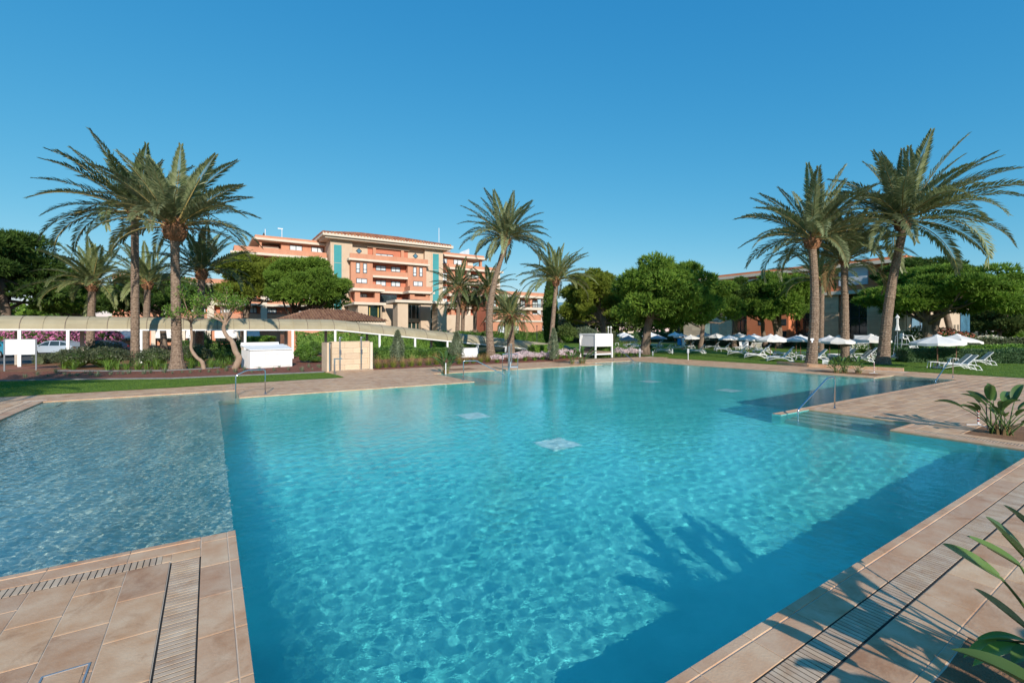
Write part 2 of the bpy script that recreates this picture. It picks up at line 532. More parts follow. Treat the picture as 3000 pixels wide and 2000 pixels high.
for a_, b_ in (((13.85, 2.1), (13.85, 4.45)), ((13.85, 4.45), (15.35, 4.45)), ((15.35, 4.45), (15.35, 6.95)), ((31, 7.2), (31, 9.8)), ((31, 9.8), (28.4, 9.8)), ((28.4, 9.8), (28.4, 26.2)), ((28.4, 26.2), (23.5, 26.2)),
               ((23.5, 26.2), (23.5, 24.3)), ((23.5, 24.3), (10.5, 24.3)), ((10.5, 24.3), (10.5, 19.4)), ((10.5, 19.4), (0.9, 19.4)), ((0.9, 19.4), (0.9, 21.9)), ((0.9, 21.9), (-4.75, 21.9)), ((-4.75, 21.9), (-4.75, 6.6))):
    d_ = Vector((b_[0] - a_[0], b_[1] - a_[1], 0)).normalized()
    n_ = Vector((-d_.y, d_.x, 0)) * 0.006
    m.prism([(a_[0] - n_.x, a_[1] - n_.y), (b_[0] - n_.x, b_[1] - n_.y), (b_[0] + n_.x, b_[1] + n_.y), (a_[0] + n_.x, a_[1] + n_.y)], -0.16, -0.003)
m.build('waterline_band', 'coping', pool).cycles.is_caustics_receiver = True
m = MB()
m.box(-8.0, 0.258, 5.2, 21.9, DEEP - 0.02, SHAL)
m.box(0.258, 0.9, 19.4, 21.9, DEEP - 0.02, SHAL + 0.002)
o = m.build('shallow_floor', 'pool_pale', pool)
o.cycles.is_caustics_receiver = True
m = MB()
m.quad((-4.75, 6.6, SHAL), (-4.75, 21.9, SHAL), (-4.75, 21.9, zt), (-4.75, 6.6, zt))
m.quad((-4.75, 21.9, SHAL), (0.9, 21.9, SHAL), (0.9, 21.9, zt), (-4.75, 21.9, zt))
m.quad((0.9, 21.9, SHAL), (0.9, 19.4, SHAL), (0.9, 19.4, zt), (0.9, 21.9, zt))
o = m.build('shallow_wall', 'pool_pale', pool)
o.cycles.is_caustics_receiver = True
# steps: each step a slab of its own
def step(x0, x1, y0, y1, z):
    q = MB().box(x0, x1, y0, y1, DEEP - 0.01, z).build('pool_step', 'pool_step', pool)
    q.cycles.is_caustics_receiver = True
for i in range(4):
    step(15.35 - 0.36 * (i + 1), 15.35 - 0.36 * i - 0.001, 4.46, 6.94, -0.2 - 0.2 * i)       # nook by the deck
    step(31 - 0.36 * (i + 1), 31 - 0.36 * i - 0.001, 7.21, 9.79, -0.2 - 0.2 * i)               # far right
    step(10.501 + 0.36 * i, 10.5 + 0.36 * (i + 1), 19.41, 24.29, -0.2 - 0.2 * i)               # centre left
    step(23.51, 28.39, 26.2 - 0.36 * (i + 1), 26.199 - 0.36 * i, -0.2 - 0.2 * i)               # far corner
step(-4.74, -4.2, 20.6, 21.89, -0.16)
MB().box(-4.1, 0.0, 21.5, 21.89, SHAL, -0.22).build('pool_step', 'pool_pale', pool).cycles.is_caustics_receiver = True

# ------------------------------------------------------------------ water
WV = []
wr = np.random.RandomState(3)
for i in range(64):
    L_ = 0.075 * (0.50 / 0.075) ** wr.rand()
    WV.append((L_, wr.rand() * 6.283, wr.rand() * 6.283, 0.0037 * min(1.0, (L_ / 0.20) ** 0.7), 0))
for i in range(44):
    L_ = 0.06 * (0.17 / 0.06) ** wr.rand()
    WV.append((L_, wr.rand() * 6.283, wr.rand() * 6.283, 0.0125, 1))

def wave(x, y, cell):
    z = np.zeros_like(x)
    sh = np.clip((0.45 - x) / 0.4, 0, 1)
    for L_, a, p, s_, kind in WV:
        k = 2 * math.pi / L_
        vis = np.clip((L_ / cell - 2.5) / 2, 0, 1)
        z += (s_ / k) * vis * (sh if kind else 1.0) * np.sin(k * (x * math.cos(a) + y * math.sin(a)) + p)
    return z + WATER_Z

WVs, WFs, wn = [], [], 0
def wgrid(x, y, cell, keep, snap=False):
    global wn
    nx, ny = x.shape
    v = np.stack([x.ravel(), y.ravel(), wave(x.ravel(), y.ravel(), cell.ravel())], 1)
    i = (np.arange(nx - 1)[:, None] * ny + np.arange(ny - 1)[None, :]).ravel()
    f = np.stack([i, i + 1, i + ny + 1, i + ny], 1)
    p = v[f[len(f) // 2]]
    if np.cross(p[1] - p[0], p[2] - p[0])[2] < 0:
        f = f[:, ::-1]
    c = v[f].mean(1)
    c[:, 0] = np.where((c[:, 1] > 5.0) & (v[f][:, :, 0].max(1) > 0.258) & (c[:, 0] < 0.26), 0.26, c[:, 0])
    f = f[keep(c[:, 0], c[:, 1])]
    if snap:
        s_ = (v[:, 0] < 0.258) & (v[:, 1] > 5.0)
        v[s_, 0] = 0.258
    used = np.unique(f)
    mp = -np.ones(len(v), dtype=np.int64)
    mp[used] = np.arange(len(used))
    WVs.append(v[used])
    WFs.append(mp[f] + wn)
    wn += len(used)

POOLR = [(0.258, 13.85, 2.087, 7.2), (13.85, 15.35, 4.45, 6.95), (0.258, 28.4, 7.2, 19.4), (28.4, 31, 7.2, 9.8),
         (10.5, 28.4, 19.4, 24.3), (23.5, 28.4, 24.3, 26.2), (0.258, 0.9, 19.4, 21.9)]
def keep_deep(x, y):
    k = np.zeros(len(x), bool)
    for x0, x1, y0, y1 in POOLR:
        k |= (x > x0 - 0.12) & (x < x1 + 0.12) & (y > y0 - 0.12) & (y < y1 + 0.12)
    # unseen water added under the near decks so sun caustics reach the floor
    k |= (x > -1.3) & (x < 15) & (y > -1.3) & (y < 2.2)
    k |= (x > -1.3) & (x < 0.4) & (y > -1.3) & (y < 5.0)
    return k & ~((x < 0.258) & (y > 5.0))
nr, na = 1220, 1180
r = 0.45 * np.exp(np.linspace(0, math.log(46 / 0.45), nr))
t = np.linspace(math.radians(-105), math.radians(128), na)
R_, T_ = np.meshgrid(r, t, indexing='ij')
X_, Y_ = R_ * np.sin(T_), R_ * np.cos(T_)
wgrid(CT * X_ + ST * Y_, -ST * X_ + CT * Y_, R_ * 0.0042, keep_deep, True)
xs, ys = np.linspace(-5.8, 0.258, 330), np.linspace(5.0, 22.0, 920)
xx, yy = np.meshgrid(xs, ys, indexing='ij')
wgrid(xx, yy, np.full_like(xx, 0.0185), lambda x, y: x < 1)
me = np_mesh('pool_water', np.concatenate(WVs), np.concatenate(WFs), 'white_paint', True)
wm = bpy.data.materials.new('water')
wm.use_nodes = True
N, L = wm.node_tree.nodes, wm.node_tree.links
N.clear()
out = N.new('ShaderNodeOutputMaterial')
gl = N.new('ShaderNodeBsdfGlass')
gl.inputs['IOR'].default_value = 1.33
gl.inputs['Roughness'].default_value = 0.0
gl.inputs['Color'].default_value = (0.84, 0.985, 1.0, 1)
tc = N.new('ShaderNodeTexCoord')
nz = N.new('ShaderNodeTexNoise')
nz.inputs['Scale'].default_value = 12.0
nz.inputs['Detail'].default_value = 3.0
L.new(tc.outputs['Object'], nz.inputs['Vector'])
bp = N.new('ShaderNodeBump')
bp.inputs['Distance'].default_value = 0.0046
nf_ = N.new('ShaderNodeTexNoise')
nf_.inputs['Scale'].default_value = 31.0
nf_.inputs['Detail'].default_value = 2.0
L.new(tc.outputs['Object'], nf_.inputs['Vector'])
hm = N.new('ShaderNodeMath'); hm.operation = 'MULTIPLY_ADD'
hm.inputs[1].default_value = 0.10
L.new(nf_.outputs['Fac'], hm.inputs[0])
L.new(nz.outputs['Fac'], hm.inputs[2])
L.new(hm.outputs[0], bp.inputs['Height'])
L.new(bp.outputs[0], gl.inputs['Normal'])
L.new(gl.outputs[0], out.inputs[0])
me.materials.clear()
me.materials.append(wm)
water = struct(link('pool_water', me))
water.cycles.is_caustics_caster = True

# drain grilles on the floor
def floor_point(u, v):
    x, y = G(u, v)
    D = math.hypot(x, y)
    th = math.atan2(D, CAMH)
    tr = math.asin(math.sin(th) / 1.33)
    e = -DEEP * math.tan(tr)
    return x + x / D * e, y + y / D * e
DR = [(1632, 1298, 'square white drain grille on the pool floor nearest the camera'),
      (1386, 1216, 'square white drain grille on the pool floor at the centre left'),
      (2136, 1142, 'square white drain grille on the pool floor towards the right edge'),
      (1905, 1116, 'square white drain grille on the pool floor farthest from the camera')]
for u, v, lab in DR:
    x, y = floor_point(u, v)
    t_ = thing('drain_grille', lab, 'drain grille', (x, y, DEEP), 0, 'drain grilles on the pool floor')
    s = 0.42
    fr = MB()
    for a, b, c, d in ((-s, s, -s, -s + 0.05), (-s, s, s - 0.05, s), (-s, -s + 0.05, -s + 0.05, s - 0.05), (s - 0.05, s, -s + 0.05, s - 0.05)):
        fr.box(a, b, c, d, 0, 0.035)
    fr.build('frame', 'white_grid', t_).cycles.is_caustics_receiver = True
    g_ = MB()
    g_.box(-s + 0.05, s - 0.05, -s + 0.05, s - 0.05, 0.0, 0.02)
    for i in range(9):
        q = -s + 0.09 + i * 0.0825
        g_.box(q - 0.022, q + 0.022, -s + 0.05, s - 0.05, 0.0, 0.03)
    g_.build('grid', 'white_grid', t_).cycles.is_caustics_receiver = True

# ------------------------------------------------------------------ deck
ZS = -0.0045           # grout bed
m = MB()
SL = [(-14, .256, -10, 6.515), (-14, -4.75, 6.515, 29.5), (-4.75, .9, 21.9, 29.5), (.9, 10.5, 19.4, 29.5), (10.5, 23.5, 24.3, 29.5),
      (23.5, 28.4, 26.2, 29.5), (28.4, 36, 9.8, 29.5), (31, 36, 7.2, 9.8), (15.35, 36, 4.45, 7.2), (13.72, 15.35, 6.952, 7.198),
      (13.85, 36, 2.087, 4.45), (.256, 36, -10, 2.085)]
for x0, x1, y0, y1 in SL:
    m.quad((x0, y0, ZS), (x1, y0, ZS), (x1, y1, ZS), (x0, y1, ZS))
deck = struct(m.build('pool_deck', 'grout'))
# short upstands under the coping noses of the near edges
m = MB()
m.box(0.20, 0.256, 2.0, 6.51, -0.019, ZS - 0.001)
m.box(0.256, 13.84, 2.03, 2.085, -0.019, ZS - 0.001)
m.box(-5.0, 0.20, 6.45, 6.513, -0.019, ZS - 0.001)
m.build('coping_nose', 'coping', deck)

PIECES = []            # (kind, x0, x1, y0, y1)
HOLES = [(14.75, 17.2, 2.25, 3.35), (29.7, 31.3, 10.2, 13.4), (12.4, 14.1, 25.6, 26.9), (22.2, 24.1, 27.6, 28.8), (2.55, 5.0, 0.2, 1.1)]
def put_tile(x0, x1, y0, y1, gap):
    for a, b, c, d in HOLES:
        if x1 > a and x0 < b and y1 > c and y0 < d:
            for q in ((x0, a, y0, y1), (b, x1, y0, y1), (max(x0, a), min(x1, b), y0, c), (max(x0, a), min(x1, b), d, y1)):
                if q[1] - q[0] > 0.03 and q[3] - q[2] > 0.03:
                    PIECES.append(('paving_tile', q[0] + gap, q[1] - gap, q[2] + gap, q[3] - gap))
            return
    PIECES.append(('paving_tile', x0 + gap, x1 - gap, y0 + gap, y1 - gap))

def tiles(x0, x1, y0, y1, along, lw=0.348, ll=0.652, gap=0.0035, o=0.0):
    if along == 'y':
        x, i = x1, 0
        while x > x0 + 0.02:
            xa = max(x0, x - lw)
            y = y1 + (ll / 2 if i % 2 else 0) + o
            while y > y0 + 0.02:
                a, b = max(y0, y - ll), min(y1, y)
                if b - a > 0.03:
                    put_tile(xa, x, a, b, gap)
                y -= ll
            x -= lw
            i += 1
    else:
        y, i = y1, 0
        while y > y0 + 0.02:
            ya = max(y0, y - lw)
            x = x0 - (ll / 2 if i % 2 else 0) + o
            while x < x1 - 0.02:
                a, b = max(x0, x), min(x1, x + ll)
                if b - a > 0.03:
                    put_tile(a, b, ya, y, gap)
                x += ll
            y -= lw
            i += 1

def copings(ax, x0, x1, e, side, w=0.325, ll=0.652):
    """stones along an edge; ax 'x': edge runs along x at y = e, the stones lie on its 'side'"""
    q = x0
    lip = 0.085
    while q < x1 - 0.02:
        b = min(x1, q + ll)
        for k, (d0, d1) in enumerate(((0.0, lip - 0.006), (lip + 0.006, w))):
            lo, hi = (e - d1, e - d0) if side < 0 else (e + d0, e + d1)
            nm = 'coping_lip' if k == 0 else 'coping_stone'
            if ax == 'x':
                PIECES.append((nm, q + 0.003, b - 0.003, lo, hi))
            else:
                PIECES.append((nm, lo, hi, q + 0.003, b - 0.003))
        q = b

def grating(ax, x0, x1, a, b, pitch=0.052, bar=0.043):
    q = x0
    while q < x1 - 0.01:
        if ax == 'x':
            PIECES.append(('grating_bar', q, q + bar, a + 0.012, b - 0.012))
        else:
            PIECES.append(('grating_bar', a + 0.012, b - 0.012, q, q + bar))
        q += pitch

# left foreground deck
copings('y', -1.5, 6.515, 0.258, -1, 0.335)
grating('y', 0.4, 5.96, -0.340, -0.078)
PIECES.append(('paving_tile', -0.335, -0.083, 5.965, 6.195))
copings('x', -11.8, -0.085, 6.517, -1, 0.315)
SLOT0 = len(PIECES)
PIECES.append(('paving_tile', -0.417, -0.340, 6.005, 6.195))
q = -0.42
while q > -9:
    PIECES.append(('drain_slat', q - 0.044, q, 6.005, 6.195))
    q -= 0.0525
tiles(-11.8, -0.345, -1.5, 6.0, 'y')
# right foreground deck
copings('x', 0.27, 14.17, 2.087, -1, 0.32)
grating('x', 0.8, 13.9, 1.52, 1.768)
tiles(0.27, 18.0, -2.5, 1.515, 'x')
tiles(14.18, 18.0, 1.52, 2.08, 'x')
# right bank
copings('y', 2.09, 4.45, 13.85, 1, 0.32)
grating('y', 2.2, 4.15, 14.18, 14.42)
tiles(14.43, 34.4, 2.09, 4.12, 'x')
copings('x', 13.86, 15.35, 4.45, -1, 0.32)
copings('y', 4.13, 7.19, 15.35, 1, 0.32)
grating('y', 4.2, 6.9, 15.68, 15.92)
tiles(15.93, 34.4, 4.13, 6.87, 'x')
copings('x', 13.72, 31.0, 7.2, -1, 0.245)
grating('x', 16.0, 31.0, 6.88, 6.95, 0.06, 0.045)
tiles(31.0, 34.6, 6.87, 9.8, 'x')
copings('x', 28.72, 31.0, 9.8, 1, 0.32)
copings('y', 9.8, 26.2, 28.4, 1, 0.32)
tiles(28.73, 33.6, 10.13, 29.4, 'y')
tiles(31.0, 34.6, 9.8, 10.13, 'x')
copings('x', 23.5, 28.4, 26.2, 1, 0.32)
tiles(23.5, 28.72, 26.53, 29.4, 'x')
copings('x', 10.5, 23.17, 24.3, 1, 0.32)
copings('y', 24.3, 26.5, 23.5, -1, 0.32)
tiles(5.4, 23.17, 24.63, 29.0, 'x')
copings('y', 19.4, 24.3, 10.5, -1, 0.32)
copings('x', 0.9, 10.17, 19.4, 1, 0.32)
grating('x', 0.9, 10.1, 19.73, 19.95)
tiles(0.9, 10.17, 19.96, 24.62, 'x')
copings('y', 19.73, 21.9, 0.9, 1, 0.25)
copings('x', -4.75, 0.9, 21.9, 1, 0.32)
grating('x', -4.75, 0.8, 22.23, 22.45)
tiles(-9.0, 0.9, 22.46, 24.6, 'x')
copings('y', 6.6, 22.2, -4.75, -1, 0.32)
grating('y', 6.6, 22.2, -5.30, -5.08)
tiles(-9.0, -5.31, 6.6, 22.45, 'y')

# one shared bevelled unit piece, scaled to each place
um = MB()
c_ = 0.012
um.add([(0, 0, 0), (1, 0, 0), (1, 1, 0), (0, 1, 0), (0, 0, .8), (1, 0, .8), (1, 1, .8), (0, 1, .8), (c_, c_ * 1.6, 1), (1 - c_, c_ * 1.6, 1), (1 - c_, 1 - c_ * 1.6, 1), (c_, 1 - c_ * 1.6, 1)],
       [(0, 1, 5, 4), (1, 2, 6, 5), (2, 3, 7, 6), (3, 0, 4, 7), (4, 5, 9, 8), (5, 6, 10, 9), (6, 7, 11, 10), (7, 4, 8, 11), (8, 9, 10, 11)])
UNIT = {}
MKIND = {'paving_tile': 'paving', 'coping_stone': 'coping', 'coping_lip': 'coping', 'grating_bar': 'grating', 'drain_slat': 'grating'}
ZTOP = {'paving_tile': 0.0, 'coping_stone': 0.001, 'coping_lip': 0.004, 'grating_bar': -0.001, 'drain_slat': -0.001}
def seen(x0, x1, y0, y1):
    best = 0
    for x, y in ((x0, y0), (x1, y0), (x0, y1), (x1, y1)):
        if depth_of(x, y) < 1.2:
            continue
        u, v, Y = px_of(x, y, 0)
        if -20 < u < 3020 and v < 2020:
            best = max(best, 1.0 / Y ** 2)
    return best
groups = {}
for pc in PIECES:
    groups.setdefault(pc[0], []).append(pc)
vz = np.array([[0, 0, 0], [1, 0, 0], [1, 1, 0], [0, 1, 0], [0, 0, .8], [1, 0, .8], [1, 1, .8], [0, 1, .8], [c_, c_ * 1.6, 1], [1 - c_, c_ * 1.6, 1], [1 - c_, 1 - c_ * 1.6, 1], [c_, 1 - c_ * 1.6, 1]])
fz = np.array([(0, 1, 5, 4), (1, 2, 6, 5), (2, 3, 7, 6), (3, 0, 4, 7), (4, 5, 9, 8), (5, 6, 10, 9), (6, 7, 11, 10), (7, 4, 8, 11), (8, 9, 10, 11)])
for kind, ps in groups.items():
    sc_ = [(seen(*p[1:]) * (p[2] - p[1]) * (p[4] - p[3]), i) for i, p in enumerate(ps)]
    sc_.sort(reverse=True)
    n_own = 300 if kind == 'paving_tile' else 200
    own = set(i for s_, i in sc_[:n_own] if s_ > 0)
    unit = um.build(kind, MKIND[kind])
    unit_me = unit.data
    bpy.data.objects.remove(unit)
    H_ = 0.0095
    rest = []
    for i, p in enumerate(ps):
        _, x0, x1, y0, y1 = p
        zt_ = ZTOP[kind] + random.uniform(-0.0007, 0.0007)
        if i in own:
            o = link(kind, unit_me, deck)
            o.location = (x0, y0, zt_ - H_)
            o.scale = (x1 - x0, y1 - y0, H_)
        else:
            rest.append(vz * np.array([x1 - x0, y1 - y0, H_]) + np.array([x0, y0, zt_ - H_]))
    if rest:
        v = np.concatenate(rest)
        f = np.concatenate([fz + 12 * k for k in range(len(rest))])
        stuff(link(kind, np_mesh(kind, v, f, MKIND[kind]), deck))
# dark channel below the gratings
m = MB()
for x0, x1, y0, y1 in ((-0.343, -0.077, -1.5, 5.97), (0.8, 13.9, 1.515, 1.770), (-9.1, -0.41, 5.998, 6.203), (14.17, 14.43, 2.1, 4.2), (15.67, 15.93, 4.2, 6.9),
                       (0.9, 10.15, 19.725, 19.955), (-4.75, 0.85, 22.225, 22.455), (-5.305, -5.075, 6.6, 22.2), (16, 31, 6.872, 6.954)):
    m.quad((x0, y0, ZS + 0.001), (x1, y0, ZS + 0.001), (x1, y1, ZS + 0.001), (x0, y1, ZS + 0.001))
m.build('drain_channel', 'drain_dark', deck)
# inspection cover let into the left deck (thin metal rim, tile infill)
def cover(x0, x1, y0, y1, lab):
    t_ = thing('inspection_cover', lab, 'inspection cover', ((x0 + x1) / 2, (y0 + y1) / 2, 0.0))
    a, b = (x1 - x0) / 2, (y1 - y0) / 2
    m = MB()
    for p in ((-a, a, -b, -b + .012), (-a, a, b - .012, b), (-a, -a + .012, -b + .012, b - .012), (a - .012, a, -b + .012, b - .012)):
        m.box(*p, 0.0, 0.006)
    m.build('rim', 'steel_dull', t_)
    MB().box(-a + .03, a - .03, -b + .03, b - .03, 0.0, 0.004).build('infill', 'paving', t_)
    MB().lathe([(0.012, 0.004), (0.012, 0.0055)], 10).build('lifting_hole', 'drain_dark', t_)
cover(-0.98, -0.72, 4.05, 4.48, 'metal-rimmed tiled inspection cover in the left foreground deck')

# planting holes in the deck
def bed(x0, x1, y0, y1, name='planting_bed'):
    rr = random.Random(int(x0 * 10))
    n = 14
    pts = []
    for (ax, ay, bx, by) in ((x0, y0, x1, y0), (x1, y0, x1, y1), (x1, y1, x0, y1), (x0, y1, x0, y0)):
        for k in range(4):
            t_ = k / 4
            pts.append((ax + (bx - ax) * t_ + rr.uniform(-.02, .02), ay + (by - ay) * t_ + rr.uniform(-.02, .02)))
    struct(MB().poly(pts, -0.003).build(name, 'soil'))
for h_ in HOLES:
    bed(*h_)

# ------------------------------------------------------------------ lawns, beds, paths
def sheet(name, pts, z, mat):
    return struct(MB().poly(pts, z).build(name, mat))
def grass_blades(parent, pts, n, hh, name='grass'):
    P_ = np.array(pts)
    lo, hi = P_.min(0), P_.max(0)
    q = []
    tot = 0
    while tot < n:
        c = lo + (hi - lo) * RNG.rand(n, 2)
        ins = np.zeros(n, bool)
        j = len(P_) - 1
        for i in range(len(P_)):
            xi, yi = P_[i]; xj, yj = P_[j]
            cond = ((yi > c[:, 1]) != (yj > c[:, 1])) & (c[:, 0] < (xj - xi) * (c[:, 1] - yi) / (yj - yi + 1e-9) + xi)
            ins ^= cond
            j = i
        q.append(c[ins])
        tot += ins.sum()
    c = np.concatenate(q)[:n]
    a = RNG.rand(n) * 6.283
    h = hh * (0.5 + RNG.rand(n))
    lean = RNG.randn(n, 2) * hh * 0.5
    wd = 0.006 + 0.008 * RNG.rand(n)
    b0 = np.stack([c[:, 0] - np.cos(a) * wd, c[:, 1] - np.sin(a) * wd, np.full(n, 0.0)], 1)
    b1 = np.stack([c[:, 0] + np.cos(a) * wd, c[:, 1] + np.sin(a) * wd, np.full(n, 0.0)], 1)
    tp = np.stack([c[:, 0] + lean[:, 0], c[:, 1] + lean[:, 1], h], 1)
    v = np.stack([b0, b1, tp], 1).reshape(-1, 3)
    f = np.arange(3 * n).reshape(n, 3)
    o = stuff(link(name, np_mesh(name, v, f, 'blade'), parent))
    return o
LAWN_L = [G(-260, 1178), G(0, 1163.6), G(250, 1150), G(500, 1136), G(700, 1123), G(900, 1111.5), G(1008, 1106), G(990, 1099), G(952, 1091), G(900, 1093.5), G(700, 1102),
          G(500, 1110.5), G(212, 1113.5), G(0, 1117.4), G(-260, 1121)]
lawn_l = sheet('lawn', LAWN_L, 0.010, 'lawn')
grass_blades(lawn_l, LAWN_L, 42000, 0.035)
LAWN_R = [(34.6, -14), (36, -14), (78, -14), (78, 52), (62, 80), (42, 80), (37, 46), (36.2, 36), (35.6, 31.5), (33.6, 27), (33.6, 17.6), (34.6, 10.3), (34.6, 2)]
lawn_r = sheet('lawn', LAWN_R, 0.012, 'lawn')
grass_blades(lawn_r, [(34.6, 0), (46, 0), (50, 24), (38, 32), (33.6, 27), (33.6, 17.6), (34.6, 10.3)], 70000, 0.045)
MUL = [G(-260, 1121), G(0, 1117.4), G(212, 1113.5), G(500, 1110.5), G(700, 1102), G(900, 1093.5), G(952, 1091), G(958, 1086), G(958, 1040), G(860, 1040), G(720, 1072), G(600, 1081), G(480, 1087), G(180, 1087.5), G(0, 1089), G(-260, 1092)]
sheet('mulch_bed', MUL, 0.006, 'mulch')
MUL2 = [G(1094, 1083.5), G(1273, 1074.5), G(1350, 1070.5), G(1513, 1062.5), G(1649, 1057.5), G(1714, 1050), G(1730, 1040), G(1560, 1036), G(1440, 1040), G(1100, 1050)]
sheet('mulch_bed', MUL2, 0.007, 'mulch')
sheet('garden_soil', [G(-300, 1093), G(0, 1089.5), G(180, 1088), G(480, 1087.5), G(600, 1081.5), G(720, 1072.5), G(860, 1040.5), G(860, 1024), G(-300, 1030)], 0.004, 'soil')
sheet('brick_path', [G(-300, 1086), G(0, 1084), G(140, 1082), G(240, 1076), G(140, 1070), G(0, 1072), G(-300, 1073)], 0.008, 'brick_path')
sheet('road', [G(-1200, 1064), G(0, 1068), G(190, 1062), G(420, 1034), G(400, 1016), G(-600, 1018), G(-1200, 1022)], 0.009, 'asphalt')
sheet('stone_path', [G(1875, 1046.5), G(1960, 1046), G(1948, 1051.5), G(1800, 1056), G(1760, 1052)], 0.014, 'coping')
# slate edging strips
def edging(pts, lab):
    m = MB()
    for a, b in zip(pts[:-1], pts[1:]):
        d = Vector((b[0] - a[0], b[1] - a[1], 0)).normalized()
        n_ = Vector((-d.y, d.x, 0)) * 0.03
        m.prism([(a[0] - n_.x, a[1] - n_.y), (b[0] - n_.x, b[1] - n_.y), (b[0] + n_.x, b[1] + n_.y), (a[0] + n_.x, a[1] + n_.y)], 0.0, 0.07)
    tag(m.build('garden_edging', 'edging'), lab, 'garden edging')
edging([G(-260, 1120.5), G(0, 1116.8), G(212, 1113), G(500, 1110), G(700, 1101.5), G(900, 1093), G(950, 1090.5)], 'low dark edging strip between the left lawn and the red mulch')
edging([G(170, 1087), G(330, 1088), G(480, 1087), G(600, 1081), G(720, 1072)], 'low dark edging strip along the back of the red mulch bed')
# stone curb of the palm bed on the right
def curb(pts, h, lab):
    t_ = thing('stone_curb', lab, 'curb', (pts[0][0], pts[0][1], 0))
    for a, b in zip(pts[:-1], pts[1:]):
        d = Vector((b[0] - a[0], b[1] - a[1], 0))
        n = max(1, int(d.length / 1.0))
        nn = Vector((-d.y, d.x, 0)).normalized() * 0.12
        for k in range(n):
            p0 = Vector((a[0], a[1], 0)) + d * ((k + 0.006) / n)
            p1 = Vector((a[0], a[1], 0)) + d * ((k + 0.994) / n)
            MB().prism([p0 - nn, p1 - nn, p1 + nn, p0 + nn], 0, h).build('curb_stone', 'coping', t_, shift=(pts[0][0], pts[0][1], 0))
curb([(34.3, 17.6), (33.55, 15.2), (34.45, 10.4)], 0.2, 'low pale stone curb along the palm bed right of the pool')
sheet('palm_bed', [(34.4, 17.4), (33.8, 15.2), (34.6, 10.6), (36.4, 11.2), (36.6, 16.6)], 0.05, 'soil')

# ================================================================== PLANTS
def rand_dirs(n, rs):
    d = rs.randn(n, 3)
    return d / np.linalg.norm(d, axis=1, keepdims=True)

def cards(pos, nrm, size, rs, aspect=0.45, spread=0.7, kind='leaf'):
    """leaf-sized faces: rhombus leaves around nrm directions"""
    n = len(pos)
    d = nrm + spread * rs.randn(n, 3)
    d /= np.linalg.norm(d, axis=1, keepdims=True) + 1e-9
    a = rs.randn(n, 3)
    s = np.cross(d, a)
    s /= np.linalg.norm(s, axis=1, keepdims=True) + 1e-9
    L_ = (size * (0.6 + 0.8 * rs.rand(n)))[:, None]
    W_ = L_ * aspect * 0.5
    up = np.cross(s, d)
    p0 = pos
    p1 = pos + d * L_ * 0.5 + s * W_ + up * L_ * 0.06
    p2 = pos + d * L_
    p3 = pos + d * L_ * 0.5 - s * W_ + up * L_ * 0.06
    v = np.stack([p0, p1, p2, p3], 1).reshape(-1, 3)
    f = np.arange(4 * n).reshape(n, 4)
    return v, f

def tufts(pos, nrm, size, rs, k=5, width=0.22, spread=0.75):
    """pine needle tufts: k thin triangles fanning out of each point"""
    n = len(pos)
    pos = np.repeat(pos, k, 0)
    nrm = np.repeat(nrm, k, 0)
    d = nrm + spread * rs.randn(n * k, 3)
    d /= np.linalg.norm(d, axis=1, keepdims=True) + 1e-9
    s = np.cross(d, rs.randn(n * k, 3))
    s /= np.linalg.norm(s, axis=1, keepdims=True) + 1e-9
    L_ = (size * (0.6 + 0.7 * rs.rand(n * k)))[:, None]
    v = np.stack([pos - s * L_ * width * 0.5, pos + s * L_ * width * 0.5, pos + d * L_], 1).reshape(-1, 3)
    f = np.arange(3 * n * k).reshape(n * k, 3)
    return v, f

def cat(parts):
    vs, fs, o = [], [], 0
    for v, f in parts:
        vs.append(v); fs.append(f + o); o += len(v)
    return np.concatenate(vs), np.concatenate(fs)

def ball(c, r, rs, seg=10, rings=7, rough=0.12):
    v, f = [], []
    for i in range(rings + 1):
        ph = math.pi * i / rings
        for k in range(seg):
            an = 2 * math.pi * k / seg
            q = 1 + rough * rs.randn()
            v.append((c[0] + r[0] * q * math.sin(ph) * math.cos(an), c[1] + r[1] * q * math.sin(ph) * math.sin(an), c[2] + r[2] * q * math.cos(ph)))
    for i in range(rings):
        for k in range(seg):
            f.append((i * seg + k, i * seg + (k + 1) % seg, (i + 1) * seg + (k + 1) % seg, (i + 1) * seg + k))
    return np.array(v), np.array(f)

